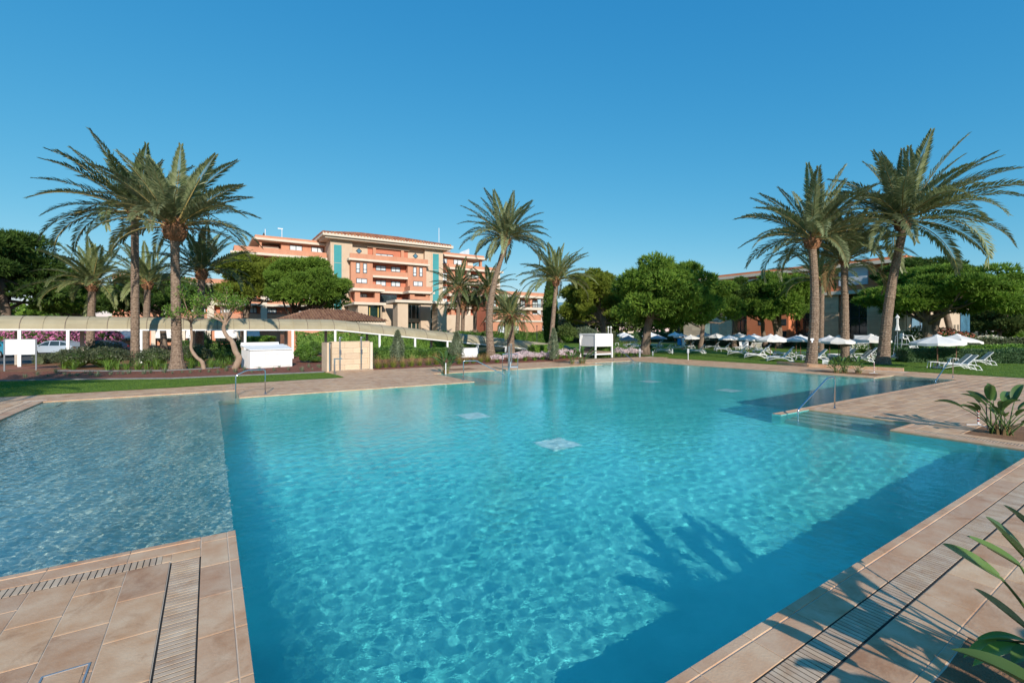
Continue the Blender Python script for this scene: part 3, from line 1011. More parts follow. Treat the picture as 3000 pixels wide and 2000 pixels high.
# ------------------------------------------------------------------ palms
def frond_mesh(idx, droop, mat, n=76, twist=0.0, seed=0):
    """unit-length pinnate frond along +x, drooping by the given angle at the tip"""
    rs = np.random.RandomState(100 + idx)
    ts = np.linspace(0, 1, 15)
    pts = [np.zeros(3)]
    dirs = []
    side = rs.uniform(-0.12, 0.12)
    for i in range(14):
        t = (i + 0.5) / 14
        a = -droop * t ** 1.6
        b = side * t * t
        dirs.append(np.array([math.cos(a) * math.cos(b), math.sin(b) * math.cos(a), math.sin(a)]))
        pts.append(pts[-1] + dirs[-1] / 14)
    pts = np.array(pts)
    dirs.append(dirs[-1]); dirs = np.array(dirs)
    V, F_, o = [], [], 0
    # rachis: three-sided taper
    rad = np.linspace(0.0085, 0.0015, 15)
    rad[0] = 0.014; rad[1] = 0.010
    for i in range(15):
        d = dirs[min(i, 14)]
        s = np.cross(d, [0, 0, 1]); s /= np.linalg.norm(s)
        u = np.cross(s, d)
        for a in (0, 2.094, 4.189):
            V.append(pts[i] + (s * math.cos(a) + u * math.sin(a)) * rad[i])
    for i in range(14):
        for k in range(3):
            F_.append((i * 3 + k, i * 3 + (k + 1) % 3, (i + 1) * 3 + (k + 1) % 3, (i + 1) * 3 + k))
    nr_ = len(F_)
    o = len(V)
    for j in range(n):
        t = 0.13 + 0.87 * (j / (n - 1))
        q = t * 14
        i = min(13, int(q))
        p = pts[i] + (pts[i + 1] - pts[i]) * (q - i)
        d = dirs[i]
        s = np.cross(d, [0, 0, 1]); s /= np.linalg.norm(s)
        u = np.cross(s, d)
        prof = math.sin(math.pi * min(1, (t - 0.05) / 0.95) ** 0.72) ** 0.6
        ll = 0.165 * max(0.30, prof) * rs.uniform(0.85, 1.12)
        fw = 0.55 + 0.75 * t
        for sg in (-1, 1):
            e = d * fw + s * sg * 0.95 + u * (0.38 + rs.uniform(-0.22, 0.22))
            e /= np.linalg.norm(e)
            g = np.array([0, 0, -1.0])
            mid = p + e * ll * 0.55
            tip = p + (e * 0.95 + g * rs.uniform(0.05, 0.30)) * ll
            wv = np.cross(e, u); wv /= np.linalg.norm(wv) + 1e-9
            hw = 0.0082
            V += [p, mid + wv * hw, tip, mid - wv * hw]
            F_.append((o, o + 1, o + 2, o + 3)); o += 4
    me = bpy.data.meshes.new('frond')
    me.from_pydata([tuple(p) for p in V], [], F_)
    me.materials.append(MAT['rachis'])
    me.materials.append(MAT[mat])
    me.polygons.foreach_set('material_index', [0] * nr_ + [1] * (len(F_) - nr_))
    me.update()
    return me
DROOPS = [0.35, 0.65, 0.95, 1.3, 1.7]
FR = {}
for mname in ('frond', 'frond_pale', 'frond_dark', 'frond_dry'):
    for di, dr in enumerate(DROOPS):
        if mname == 'frond_dry' and di not in (3, 4):
            continue
        FR[(mname, di)] = [frond_mesh(di * 7 + k + len(FR), dr, mname) for k in range(2)]

def palm(base, top, height, r0, r1, flen, nf, mat, lab, seed, bend=0.0, bias=(0, 0), bulb=1.0, base_swell=1.35, dry=0, group='date palms in the garden', low=0.12):
    """base (x,y), top offset (dx,dy) of the crown, height of the trunk"""
    rs = random.Random(seed)
    t_ = thing('palm_tree', lab, 'palm tree', (base[0], base[1], 0), 0, group)
    n = max(12, int(height / 0.13))
    pts, rad = [], []
    for i in range(n * 2 + 1):
        t = i / (n * 2)
        cx = top[0] * t + bend * math.sin(math.pi * t) * top[0]
        cy = top[1] * t + bend * math.sin(math.pi * t) * top[1]
        pts.append((cx, cy, height * t - 0.05))
        r = r0 + (r1 - r0) * min(1, t * 1.2)
        r *= 1 + (base_swell - 1) * math.exp(-t * height / 0.55)
        r *= (1.05 if i % 2 else 0.965) * rs.uniform(0.955, 1.045)
        rad.append(r)
    m = MB().tube(pts, rad, 13)
    m.build('trunk', 'trunk_palm', t_, smooth=False)
    # swollen crown base with old leaf stubs
    c = Vector(pts[-1])
    bm_ = MB()
    rb = r1 * 1.55 * bulb
    hb = r1 * 3.4 * bulb
    prof = [(r1 * 1.02, -0.1)] + [(rb * (0.62 + 0.38 * math.sin(math.pi * min(1, k / 6.0) ** 0.8)), hb * k / 7) for k in range(1, 7)] + [(rb * 0.45, hb), (rb * 0.2, hb * 1.25)]
    bm_.lathe(prof, 14, c)
    for k in range(int(58 * bulb)):
        a = k * 2.399
        zz = hb * (k % 29) / 30.0
        rr = rb * (0.72 + 0.26 * math.sin(math.pi * min(1, zz / hb * 1.1)))
        q = c + Vector((rr * math.cos(a), rr * math.sin(a), zz))
        d = Vector((math.cos(a), math.sin(a), 0.9)).normalized()
        bm_.tube([q - d * 0.05, q + d * r1 * 0.6], [r1 * 0.24, r1 * 0.10], 4)
    bm_.build('leaf_bases', 'boss', t_)
    origin = c + Vector((0, 0, hb * 0.85))
    for k in range(nf):
        q = (k + 0.5) / nf
        az = k * 2.39996 + rs.uniform(-0.25, 0.25)
        elev = 1.36 - (1.36 - low) * q ** 0.80 + rs.uniform(-0.14, 0.14)
        bd = bias[0] * math.cos(az) + bias[1] * math.sin(az)
        elev -= 0.22 * bd * (1 if bd > 0 else 0.5)
        di = min(4, max(0, int(q * 4.3 + rs.uniform(-0.9, 0.7))))
        mm = mat
        if dry and k >= nf - dry:
            mm, di = 'frond_dry', 4
            elev = low - 0.35
        me = rs.choice(FR[(mm, max(di, 3) if mm == 'frond_dry' else di)])
        o = link('frond', me, t_)
        L_ = flen * rs.uniform(0.86, 1.1) * (1 + 0.12 * bd) * (0.88 + 0.12 * min(1, q * 3))
        o.scale = (L_, L_, L_)
        o.rotation_euler = Euler((rs.uniform(-0.35, 0.35), -elev, az), 'XYZ')
        o.location = origin + Vector((math.cos(az), math.sin(az), 0)) * rb * 0.35 - Vector((0, 0, hb * 0.30 * q))
    return t_

def off(u0, v0, u1, Y):
    """horizontal lean of a trunk whose foot is seen at u0 and head at u1"""
    return tuple(np.array(AT(u1, Y)) - np.array(AT(u0, Y)))

IR = (CT, -ST)          # 'to the right' in world x, y
def hgt(v0, v1, Y):
    return (v0 - v1) / FPX * Y
def pal(u0, v0, u1, v1, r0, r1, fl, nf, mat, lab, seed, Y=None, **kw):
    Y = Y or CAMH * FPX / (v0 - V0)
    v0 = V0 + CAMH * FPX / Y
    b = AT(u0, Y)
    if 'wind' in kw:
        wq = kw.pop('wind')
        kw['bias'] = (IR[0] * wq, IR[1] * wq)
    return palm(b, off(u0, v0, u1, Y), hgt(v0, v1, Y), r0, r1, fl, nf, mat, lab, seed, **kw)

pal(396, 1071, 395, 640, 0.265, 0.225, 5.1, 44, 'frond_dark', 'tallest slender palm behind the left lawn, leaning fronds to the left', 1, wind=-0.9, bend=0.0, bulb=1.05, base_swell=1.2)
pal(519, 1083, 512, 700, 0.285, 0.24, 5.0, 44, 'frond', 'thick palm with swollen brown crown base and lumpy foot behind the left lawn', 2, wind=0.4, bulb=1.6, base_swell=1.9, low=0.15)
pal(583, 1052, 590, 815, 0.33, 0.27, 4.2, 34, 'frond_dark', 'dark palm standing behind the covered walkway beside two crooked trees', 3, wind=0.1)
pal(263, 1040, 270, 850, 0.36, 0.30, 5.0, 34, 'frond_pale', 'pale green palm behind the covered walkway at far left', 4, low=-0.1)
pal(425, 1040, 432, 845, 0.33, 0.27, 4.3, 30, 'frond_pale', 'pale palm half hidden behind the tall slender palm on the left', 5)
pal(1440, 1053, 1482, 715, 0.33, 0.205, 4.1, 48, 'frond', 'leaning palm with bulging foot in front of the hotel at the centre', 6, bend=-0.55, bulb=1.25, base_swell=1.5, low=-0.05)
pal(1610, 1048, 1629, 835, 0.22, 0.17, 3.6, 40, 'frond_pale', 'slim palm beside the dark cypress right of the hotel', 7, Y=41, wind=-0.2, low=0.15, bulb=1.2)
pal(1497, 1050, 1496, 945, 0.36, 0.30, 2.8, 34, 'frond_pale', 'short palm behind the pool lift frame', 8, Y=42, low=-0.3, bulb=0.9)
pal(1482, 1010, 1484, 930, 0.30, 0.25, 3.6, 24, 'frond_dark', 'short palm between the leaning palm and the hotel wall', 9, Y=60)
pal(1338, 1000, 1345, 855, 0.36, 0.32, 5.2, 34, 'frond_dark', 'palm close to the hotel portico, tallest of that cluster', 10, Y=76, low=-0.4)
pal(1430, 1000, 1431, 862, 0.42, 0.36, 5.2, 32, 'frond_dark', 'palm close to the hotel right wing beside the leaning palm', 11, Y=76, low=-0.3)
pal(1354, 1000, 1357, 905, 0.34, 0.32, 4.2, 28, 'frond_dark', 'short palm close to the hotel portico', 12, Y=78)
pal(1390, 1000, 1392, 910, 0.34, 0.32, 4.2, 28, 'frond', 'short bluish palm close to the hotel above the fan palms', 13, Y=80)
pal(2376, 1065, 2380, 725, 0.36, 0.26, 5.1, 46, 'frond', 'left palm of the three beside the pool, with a small sign on its trunk', 14, wind=-0.4, bend=2.2, base_swell=1.2, bulb=1.2, low=0.05)
pal(2476, 1062, 2474, 775, 0.31, 0.235, 4.8, 40, 'frond', 'middle palm of the three beside the pool, with a thick grey trunk', 15, Y=36.0, wind=0.1, low=0.3, bulb=0.8, base_swell=1.05, dry=2)
pal(2586, 1066, 2646, 672, 0.37, 0.255, 6.3, 52, 'frond', 'right palm of the three beside the pool, leaning with the largest crown', 16, wind=0.9, bend=-0.15, bulb=1.25, base_swell=1.5, low=0.08)
pal(2404, 1033, 2408, 835, 0.28, 0.24, 4.8, 28, 'frond_dark', 'palm behind the three poolside palms in front of the stone building', 17, Y=50)
# a palm beside the camera whose shadow falls on the lawn in view
palm(xy(-15.5, -1.0), (0.3, 0.2), 8.6, 0.32, 0.27, 4.6, 36, 'frond', 'palm at the left edge of the deck casting its shadow on the left lawn', 18)

# ------------------------------------------------------------------ pines
def pine(base, label, seed, crown, trunk_h, r0, mat='needle', n=9000, lean=(0, 0), limbs=7, npads=34, tuft=0.30, group='stone pines in the garden', name='pine_tree', flat=0.55, pad=0.30, stems=1):
    """crown = (dx, dy, zc, rx, ry, rz): centre offset, height and half sizes"""
    rs = np.random.RandomState(seed)
    rd = random.Random(seed)
    t_ = thing(name, label, 'pine tree', (base[0], base[1], 0), 0, group)
    dx, dy, zc, rx, ry, rz = crown
    for s_ in range(stems):
        ang = s_ * 2.6
        ox, oy = (0.7 * rx * 0.2 * math.cos(ang), 0.7 * rx * 0.2 * math.sin(ang)) if stems > 1 else (0, 0)
        pts = [(0, 0, -0.1)]
        for i in range(1, 8):
            t = i / 7
            pts.append((lean[0] * t ** 1.4 + ox * t + rd.uniform(-.06, .06), lean[1] * t ** 1.4 + oy * t + rd.uniform(-.06, .06), trunk_h * t))
        MB().tube(pts, [r0 * (1.35 if i == 0 else 1.0 - 0.38 * i / 7) * rd.uniform(0.93, 1.07) for i in range(8)], 10).build('trunk', 'bark', t_, smooth=True)
    # foliage pads over the dome
    pads = []
    k = 0
    while len(pads) < npads:
        d = rs.randn(3); d /= np.linalg.norm(d)
        if d[2] < -0.62:
            continue
        q = 0.50 + 0.42 * rs.rand()
        c = np.array([dx + d[0] * rx * q, dy + d[1] * ry * q, zc + d[2] * rz * q])
        s = pad * (0.75 + 0.6 * rs.rand())
        pads.append((c, np.array([rx * s, ry * s, rz * s * flat + 0.18 * rx * s])))
    # limbs reaching to some pads
    mb = MB()
    top = Vector(pts[-1])
    mid = Vector(pts[4])
    for c, rr in pads[:limbs * 2]:
        a = mid.lerp(top, rd.random())
        b = Vector(c) - Vector((0, 0, rr[2] * 0.5))
        q = a.lerp(b, 0.5) + Vector((rd.uniform(-.2, .2), rd.uniform(-.2, .2), -0.12 * (b - a).length))
        mb.tube([a, a.lerp(q, 0.5), q, q.lerp(b, 0.6), b], [r0 * 0.42, r0 * 0.34, r0 * 0.25, r0 * 0.16, r0 * 0.07], 6)
    mb.build('limbs', 'bark', t_, smooth=True)
    V = []
    for c, rr in pads:
        m_ = max(30, int(n / npads))
        d = rand_dirs(m_, rs)
        d[:, 2] = np.where(d[:, 2] < -0.25, -d[:, 2], d[:, 2])
        q = 0.80 + 0.25 * rs.rand(m_)
        lump = 1 + 0.16 * np.sin(d[:, 0] * 7 + c[0]) * np.cos(d[:, 1] * 6 + c[1])
        p = c + d * rr * (q * lump)[:, None]
        nn = d * np.array([1, 1, 0.8]) + np.array([0, 0, 0.55])
        V.append(tufts(p, nn, tuft, rs, 6, 0.24, 0.5))
        i_ = int(m_ * 0.3)
        d2 = rand_dirs(i_, rs)
        V.append(tufts(c + d2 * rr * 0.62, d2, tuft * 1.4, rs, 4, 0.4, 0.8))
    v, f = cat(V)
    link('crown', np_mesh('crown', v, f, mat), t_)
    return t_

def pn(u, v, crown_px, lab, seed, Y=None, mat='needle', n=9000, lean_u=None, **kw):
    """crown_px = (u0, u1, v_top, v_bottom)"""
    Y = Y or CAMH * FPX / (v - V0)
    b = AT(u, Y)
    u0, u1, vt, vb = crown_px
    uc = (u0 + u1) / 2
    c = np.array(AT(uc, Y)) - np.array(b)
    rx = (u1 - u0) / 2 / FPX * Y
    zt = CAMH - (vt - V0) / FPX * Y
    zb = CAMH - (vb - V0) / FPX * Y
    th = kw.pop('th', zb + 0.35 * (zt - zb))
    return pine(b, lab, seed, (c[0], c[1], (zt + zb) / 2 - 0.06 * (zt - zb), rx, rx * 0.95, (zt - zb) / 2), th, kw.pop('r0', 0.3), mat, n,
                lean=(c[0] * 0.55, c[1] * 0.55), **kw)

pn(1889, 1039, (1800, 2085, 748, 985), 'largest stone pine with a thick straight trunk at the edge of the right lawn', 21, r0=0.47, n=15000, npads=46, tuft=0.36, th=6.2)
pn(1776, 1030, (1640, 1815, 785, 955), 'leaning pine with reddish trunk behind the white cabana', 22, Y=54, r0=0.38, mat='needle_yel', n=9000, npads=30)
pn(2052, 1018, (1985, 2165, 818, 962), 'pine between the largest pine and the stone building', 23, Y=62, r0=0.34, n=9000, npads=32, th=4.4)
pn(2150, 1017, (2100, 2235, 800, 950), 'crooked pine in front of the mural window', 24, Y=66, r0=0.36, n=8000, npads=28, mat='needle_dark')
pn(2282, 1018, (2160, 2372, 772, 955), 'forked pine in front of the orange wall of the right building', 25, Y=64, r0=0.42, n=12000, npads=40, stems=2, tuft=0.38)
pn(2241, 1015, (2150, 2270, 830, 930), 'slim pine just left of the forked pine by the orange wall', 26, Y=68, r0=0.34, n=6000, npads=22)
pn(2722, 1030, (2555, 2965, 775, 938), 'broad flat-topped umbrella pine behind the hedge on the right', 27, Y=52, r0=0.52, n=19000, npads=64, stems=2, pad=0.20, tuft=0.36, th=5.2)
pn(2790, 1020, (2575, 2830, 752, 850), 'dark pine crown rising behind the broad umbrella pine', 28, Y=60, r0=0.4, n=9000, npads=34, mat='needle_dark', pad=0.24)
pn(862, 1010, (790, 1010, 748, 925), 'rounded green pine in front of the hotel left of the tower', 29, Y=66, r0=0.52, n=13000, npads=44, stems=2, tuft=0.4, th=5.6)
pn(712, 1005, (625, 880, 742, 900), 'dark spreading pine in front of the hotel left wing', 30, Y=70, r0=0.48, n=12000, npads=40, mat='needle_yel', tuft=0.42)
pn(30, 1040, (-230, 195, 668, 900), 'dark dense pine filling the left edge above the walkway', 31, Y=50, r0=0.5, n=17000, npads=50, mat='needle_dark', tuft=0.42)
pn(240, 1030, (110, 350, 820, 935), 'low pine behind the pale green palm on the left', 32, Y=56, r0=0.38, n=9000, npads=30, mat='needle')
pn(480, 1030, (330, 590, 800, 935), 'dark pine between the palms on the left behind the walkway', 33, Y=58, r0=0.4, n=11000, npads=36, mat='needle_dark')
pn(1772, 1000, (1640, 1900, 850, 960), 'far pine with yellowish crown behind the white cabana', 34, Y=96, r0=0.4, n=8000, npads=34, mat='needle_yel', tuft=0.5)
pn(2925, 1000, (2835, 3060, 860, 985), 'far grey-green pine at the right edge of the picture', 35, Y=84, r0=0.4, n=8000, npads=34, mat='wood_far', tuft=0.5)
pn(1988, 990, (1935, 2040, 880, 965), 'far pine behind the umbrellas beside the stone building', 36, Y=108, r0=0.4, n=6000, npads=26, mat='needle_yel', tuft=0.55)
# small dry branch hanging in the largest pine
for (u, v, lab_) in ():
    pass

# ------------------------------------------------------------------ shrubs and hedges
def bush(base, r, n, leaf, mat, lab, seed, cat_='shrub', group=None, name='shrub', flowers=None, fn=0, fsize=0.1, core='hedge', stem=True, aspect=0.5, square=0.0):
    rs = np.random.RandomState(seed)
    t_ = thing(name, lab, cat_, (base[0], base[1], 0), rs.rand() * 6.28, group)
    rx, ry, rz = r
    d = rand_dirs(n, rs)
    d[:, 2] = np.abs(d[:, 2]) * 1.0 - 0.25 * (rs.rand(n) < 0.4)
    lump = 1 + 0.13 * np.sin(d[:, 0] * 5 + seed) * np.cos(d[:, 1] * 5 + seed * 2) + 0.10 * np.sin(d[:, 2] * 9 + d[:, 0] * 4)
    q = (0.72 + 0.30 * rs.rand(n)) * lump
    p = d * np.array([rx, ry, rz]) * q[:, None] + np.array([0, 0, rz * 0.95])
    p[:, 2] = np.maximum(p[:, 2], 0.02)
    parts = [cards(p, d, leaf, rs, aspect, 0.8)]
    v, f = cat(parts)
    link('foliage', np_mesh('foliage', v, f, mat), t_)
    cv, cf = ball((0, 0, rz * 0.9), (rx * 0.70, ry * 0.70, rz * 0.72), rs)
    link('inner_foliage', np_mesh('inner_foliage', cv, cf, core), t_)
    if flowers:
        d = rand_dirs(fn, rs)
        d[:, 2] = np.abs(d[:, 2])
        p = d * np.array([rx, ry, rz]) * (1.0 + 0.1 * rs.rand(fn))[:, None] + np.array([0, 0, rz * 0.95])
        fv, ff = cat([cards(p, d, fsize, rs, 0.9, 0.9), cards(p, d, fsize, rs, 0.9, 0.9)])
        stuff(link('flowers', np_mesh('flowers', fv, ff, flowers), t_))
    return t_

def hedge(p0, p1, wid, h, n, leaf, mat, lab, seed, cat_='hedge', group=None, wavy=0.06):
    rs = np.random.RandomState(seed)
    a, b = np.array(p0), np.array(p1)
    d = b - a
    Ln = np.linalg.norm(d)
    d /= Ln
    t_ = thing('hedge', lab, cat_, (a[0], a[1], 0), math.atan2(d[1], d[0]), group)
    # points over front, top, ends in local coordinates
    u = rs.rand(n) * Ln
    w_ = rs.rand(n)
    face = rs.rand(n)
    hh = h * (1 + wavy * np.sin(u * 1.1 + seed) + wavy * 0.6 * np.sin(u * 2.7))
    y = np.where(face < 0.45, -wid / 2, np.where(face < 0.85, (w_ - 0.5) * wid, wid / 2))
    z = np.where((face >= 0.45) & (face < 0.85), hh, w_ * hh)
    nx = np.zeros(n)
    ny = np.where(face < 0.45, -1.0, np.where(face < 0.85, 0, 1.0))
    nz_ = np.where((face >= 0.45) & (face < 0.85), 1.0, 0.25)
    p = np.stack([u, y + 0.05 * rs.randn(n), z + 0.04 * rs.randn(n)], 1)
    k = rs.rand(n) < 0.06
    p[k, 0] = np.where(rs.rand(k.sum()) < 0.5, 0, Ln)
    p[k, 1] = (rs.rand(k.sum()) - 0.5) * wid
    nrm = np.stack([nx, ny, nz_], 1)
    v, f = cards(p, nrm, leaf, rs, 0.55, 0.75)
    link('foliage', np_mesh('foliage', v, f, mat), t_)
    q = leaf * 0.5
    m = MB()
    ns = max(2, int(Ln / 0.8))
    for i in range(ns):
        u0, u1 = Ln * i / ns, Ln * (i + 1) / ns
        h0 = h * (1 + wavy * math.sin((u0 + u1) / 2 * 1.1 + seed) + wavy * 0.6 * math.sin((u0 + u1) / 2 * 2.7)) - q
        m.box(u0 + (q if i == 0 else 0), u1 - (q if i == ns - 1 else -0.0), -wid / 2 + q, wid / 2 - q, 0, h0 + 0.002 * (i % 2))
    m.build('inner_foliage', mat, t_)
    return t_

def zat(v, Y):
    return CAMH - (v - V0) / FPX * Y

# ================================================================== BUILDINGS
def window(par, u0, u1, v0, v1, a, org, ncol=2, nrow=1, pane='pane', lab=None):
    """a window in a wall lying in the plane y = a (v0, v1 at its left edge height)"""
    x0, z1 = FA(u0, v0, a)
    x1, _ = FA(u1, v0, a)
    _, z0 = FA(u0, v1, a)
    x0 -= org[0]; x1 -= org[0]; z0 -= org[2]; z1 -= org[2]
    y = a - org[1]
    fw = 0.11
    m = MB()
    m.box(x0, x1, y - 0.06, y + 0.02, z0, z0 + fw)
    m.box(x0, x1, y - 0.06, y + 0.02, z1 - fw, z1)
    m.box(x0, x0 + fw, y - 0.06, y + 0.02, z0 + fw, z1 - fw)
    m.box(x1 - fw, x1, y - 0.06, y + 0.02, z0 + fw, z1 - fw)
    xs_ = [x0 + fw] + [x0 + (x1 - x0) * k / ncol for k in range(1, ncol)] + [x1 - fw]
    for k in range(1, ncol):
        m.box(xs_[k] - 0.06, xs_[k] + 0.06, y - 0.055, y + 0.02, z0 + fw, z1 - fw)
    zs_ = [z0 + fw, z1 - fw]
    if nrow == 2:
        zm = z0 + (z1 - z0) * 0.38
        m.box(x0 + fw, x1 - fw, y - 0.05, y + 0.02, zm - 0.05, zm + 0.05)
    wdw = m.build('window', 'frame_dark', par)
    for k in range(ncol):
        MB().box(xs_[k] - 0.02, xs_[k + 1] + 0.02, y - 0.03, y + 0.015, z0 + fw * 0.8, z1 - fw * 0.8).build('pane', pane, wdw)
    return wdw

class Bld:
    def __init__(s, name, lab, org):
        s.org = org
        s.t = thing(name, lab, 'building', org)
    def box(s, nm, mat, x0, x1, y0, y1, z0, z1):
        o = s.org
        return MB().box(x0 - o[0], x1 - o[0], y0 - o[1], y1 - o[1], z0 - o[2], z1 - o[2]).build(nm, mat, s.t)
    def mesh(s, nm, mat, mb, smooth=False):
        return mb.build(nm, mat, s.t, smooth=smooth, shift=s.org)

A0 = 95.3
h = Bld('hotel_building', 'terracotta hotel with stone tower fronts, tiled roof and rows of balconies', (FA(966, 969, A0)[0], A0, 0))
X = lambda u, a=A0: FA(u, 969, a)[0]
Z = lambda u, v, a=A0: FA(u, v, a)[1]

# --- central block
xl, xr = X(965), X(1293)
zt = Z(965, 697)
zc = Z(1030, 762, A0 - 2)
h.box('wall', 'stone', xl, xr, A0, A0 + 16, 0, zt)
# outer stone piers stand proud of the centre
h.box('pier', 'stone', xl + 0.01, X(1029), A0 - 0.9, A0 - 0.002, 0, zt - 0.02)
h.box('pier', 'stone', X(1240), xr - 0.01, A0 - 0.9, A0 - 0.002, 0, zt - 0.02)
# teal glass strips
for u0, u1, vt in ((978, 1000.5, 716.5), (1267.5, 1285, 743)):
    x0, x1 = X(u0, A0 - .9), X(u1, A0 - .9)
    z1 = Z(u0, vt, A0 - .9)
    st = h.box('glass_strip', 'teal', x0, x1, A0 - 0.98, A0 - 0.90, 3.0, z1)
    fr = MB()
    for k in range(1, 5):
        zz = z1 - k * (z1 - 3.0) / 4.6
        fr.box(x0, x1, A0 - 1.0, A0 - 0.981, zz - 0.03, zz + 0.03)
    fr.box(x0 - 0.25, x0 - 0.002, A0 - 1.0, A0 - 0.902, 3.0, z1 + 0.25)
    fr.box(x1 + 0.002, x1 + 0.25, A0 - 1.0, A0 - 0.902, 3.0, z1 + 0.25)
    fr.build('joint', 'stone', st, shift=h.org)
# tiled roof with eaves
ov = 1.7
ex0, ex1, ey0, ey1 = xl - ov, xr + ov, A0 - 0.9 - ov, A0 + 16 + ov
m = MB()
m.box(ex0, ex1, ey0, ey1, zt, zt + 0.55)
eave = h.mesh('eave', 'cream', m)
m = MB()
m.box(ex0 + 0.5, ex1 - 0.5, ey0 + 0.5, ey1 - 0.5, zt - 0.35, zt - 0.002)
h.mesh('soffit', 'cream', m)
def tile_roof(b, x0, x1, y0, y1, z0, rise, pitch, inset, mat='roof_tile', rad=0.16):
    """hipped roof of barrel tiles: rows of half-round ribs on each slope"""
    m = MB()
    rx0, rx1, ry = x0 + inset, x1 - inset, (y0 + y1) / 2
    A, Bq, C, D = (x0, y0, z0), (x1, y0, z0), (x1, y1, z0), (x0, y1, z0)
    E, F = (rx0, ry, z0 + rise), (rx1, ry, z0 + rise)
    m.add([A, Bq, C, D, E, F], [(0, 1, 5, 4), (1, 2, 5), (2, 3, 4, 5), (3, 0, 4)])
    b.mesh('roof', mat, m)
    rb = MB()
    n = int((x1 - x0) / pitch)
    for i in range(n):
        x = x0 + (i + 0.5) * pitch
        t = 1.0
        if x < rx0:
            t = (x - x0) / (rx0 - x0)
        elif x > rx1:
            t = (x1 - x) / (x1 - rx1)
        if t < 0.03:
            continue
        n_t = max(1, int(t * 7))
        for k in range(n_t):
            t0, t1 = t * k / n_t, t * (k + 1) / n_t
            rb.tube([(x, y0 + (ry - y0) * t0 - 0.05, z0 + rise * t0 + 0.05), (x, y0 + (ry - y0) * t1, z0 + rise * t1 - 0.02 + 0.03)], [rad, rad * 0.8], 6, True)
    n = int((y1 - y0) / pitch)
    for i in range(n):
        y = y0 + (i + 0.5) * pitch
        t = (y - y0) / (ry - y0) if y < ry else (y1 - y) / (y1 - ry)
        if t < 0.03:
            continue
        for k in range(3):
            t0, t1 = t * k / 3, t * (k + 1) / 3
            rb.tube([(x0 + inset * t0 - 0.05, y, z0 + rise * t0 + 0.05), (x0 + inset * t1, y, z0 + rise * t1 + 0.01)], [rad, rad * 0.8], 6, True)
    stuff(b.mesh('roof_tiles', mat, rb))
tile_roof(h, ex0, ex1, ey0, ey1, zt + 0.552, 2.6, 0.62, 9.0, rad=0.24)

# centre: orange block with balconies
ac = A0 - 2.0                      # its front plane
ox0, ox1 = X(1028, ac), X(1249, ac)
zpar = Z(1028, 741.5, ac)
zcor0, zcor1 = Z(1028, 762.5, ac), Z(1028, 756.5, ac)
h.box('parapet', 'orange', ox0 - 0.25, ox1 + 0.25, ac - 0.35, ac - 0.05, zcor1, zpar)
h.box('terrace', 'orange', ox0 - 0.2, ox1 + 0.2, ac - 0.04, A0 - 0.004, zcor1 - 0.4, zcor1 + 0.05)
h.box('cornice', 'cream', ox0 - 0.55, ox1 + 0.55, ac - 0.65, A0 - 0.92, zcor0, zcor1 - 0.001)
cx0, cx1 = X(1092, ac), X(1194.7, ac)
zb0 = Z(1028, 884, ac)
h.box('wall', 'orange', ox0, cx0, ac, A0 - 0.006, zb0, zcor0 - 0.002)
h.box('wall', 'orange', cx1, ox1, ac, A0 - 0.006, zb0, zcor0 - 0.002)
h.box('recess_wall', 'red_recess', cx0 + 0.01, cx1 - 0.01, ac + 1.4, ac + 1.6, zb0, zcor0 - 0.004)
# balcony slabs and parapets in the recess
for va, vb, vc in ((792, 806, 812), (836, 851, 857)):
    z2, z1, z0 = (Z(1092, v, ac) for v in (va, vb, vc))
    h.box('balcony_parapet', 'orange', cx0 + 0.012, cx1 - 0.012, ac + 0.05, ac + 0.25, z1, z2)
    h.box('balcony_slab', 'cream', cx0 + 0.012, cx1 - 0.012, ac - 0.15, ac + 1.38, z0, z1 - 0.002)
for u0, u1, v0, v1 in ((1100.5, 1130.6, 777, 792), (1145.6, 1172.8, 781, 796), (1100.5, 1130.6, 820, 837), (1145.6, 1172.8, 823, 839)):
    window(h.t, u0, u1, v0, v1, ac + 1.39, h.org)
for u0, u1, v0, v1 in ((1042.8, 1054.5, 769, 799), (1063.5, 1075, 771, 800), (1210, 1220, 782, 809), (1228.4, 1238, 783.5, 810)):
    window(h.t, u0, u1, v0, v1, ac - 0.005, h.org, 1, 2)
for u0, u1, v0, v1 in ((1043.6, 1075.5, 814.6, 829), (1210.7, 1238, 823, 838)):
    window(h.t, u0, u1, v0, v1, ac - 0.005, h.org)
# loggia under the roof: opening, columns, back wall
lx0, lx1 = X(1077), X(1194.7)
lz0, lz1 = Z(1077, 750), Z(1077, 725)
h.box('loggia', 'red_recess', lx0, lx1, A0 - 0.03, A0 - 0.004, lz0, lz1)
for u in (1095, 1177):
    h.box('column', 'orange', X(u) - 0.3, X(u) + 0.3, A0 - 0.5, A0 - 0.032, lz0, lz1)
h.box('lintel', 'stone', lx0 - 0.2, lx1 + 0.2, A0 - 0.55, A0 - 0.035, lz1, lz1 + 0.25)
window(h.t, 1098, 1152, 742, 752, A0 - 0.04, h.org, 3)
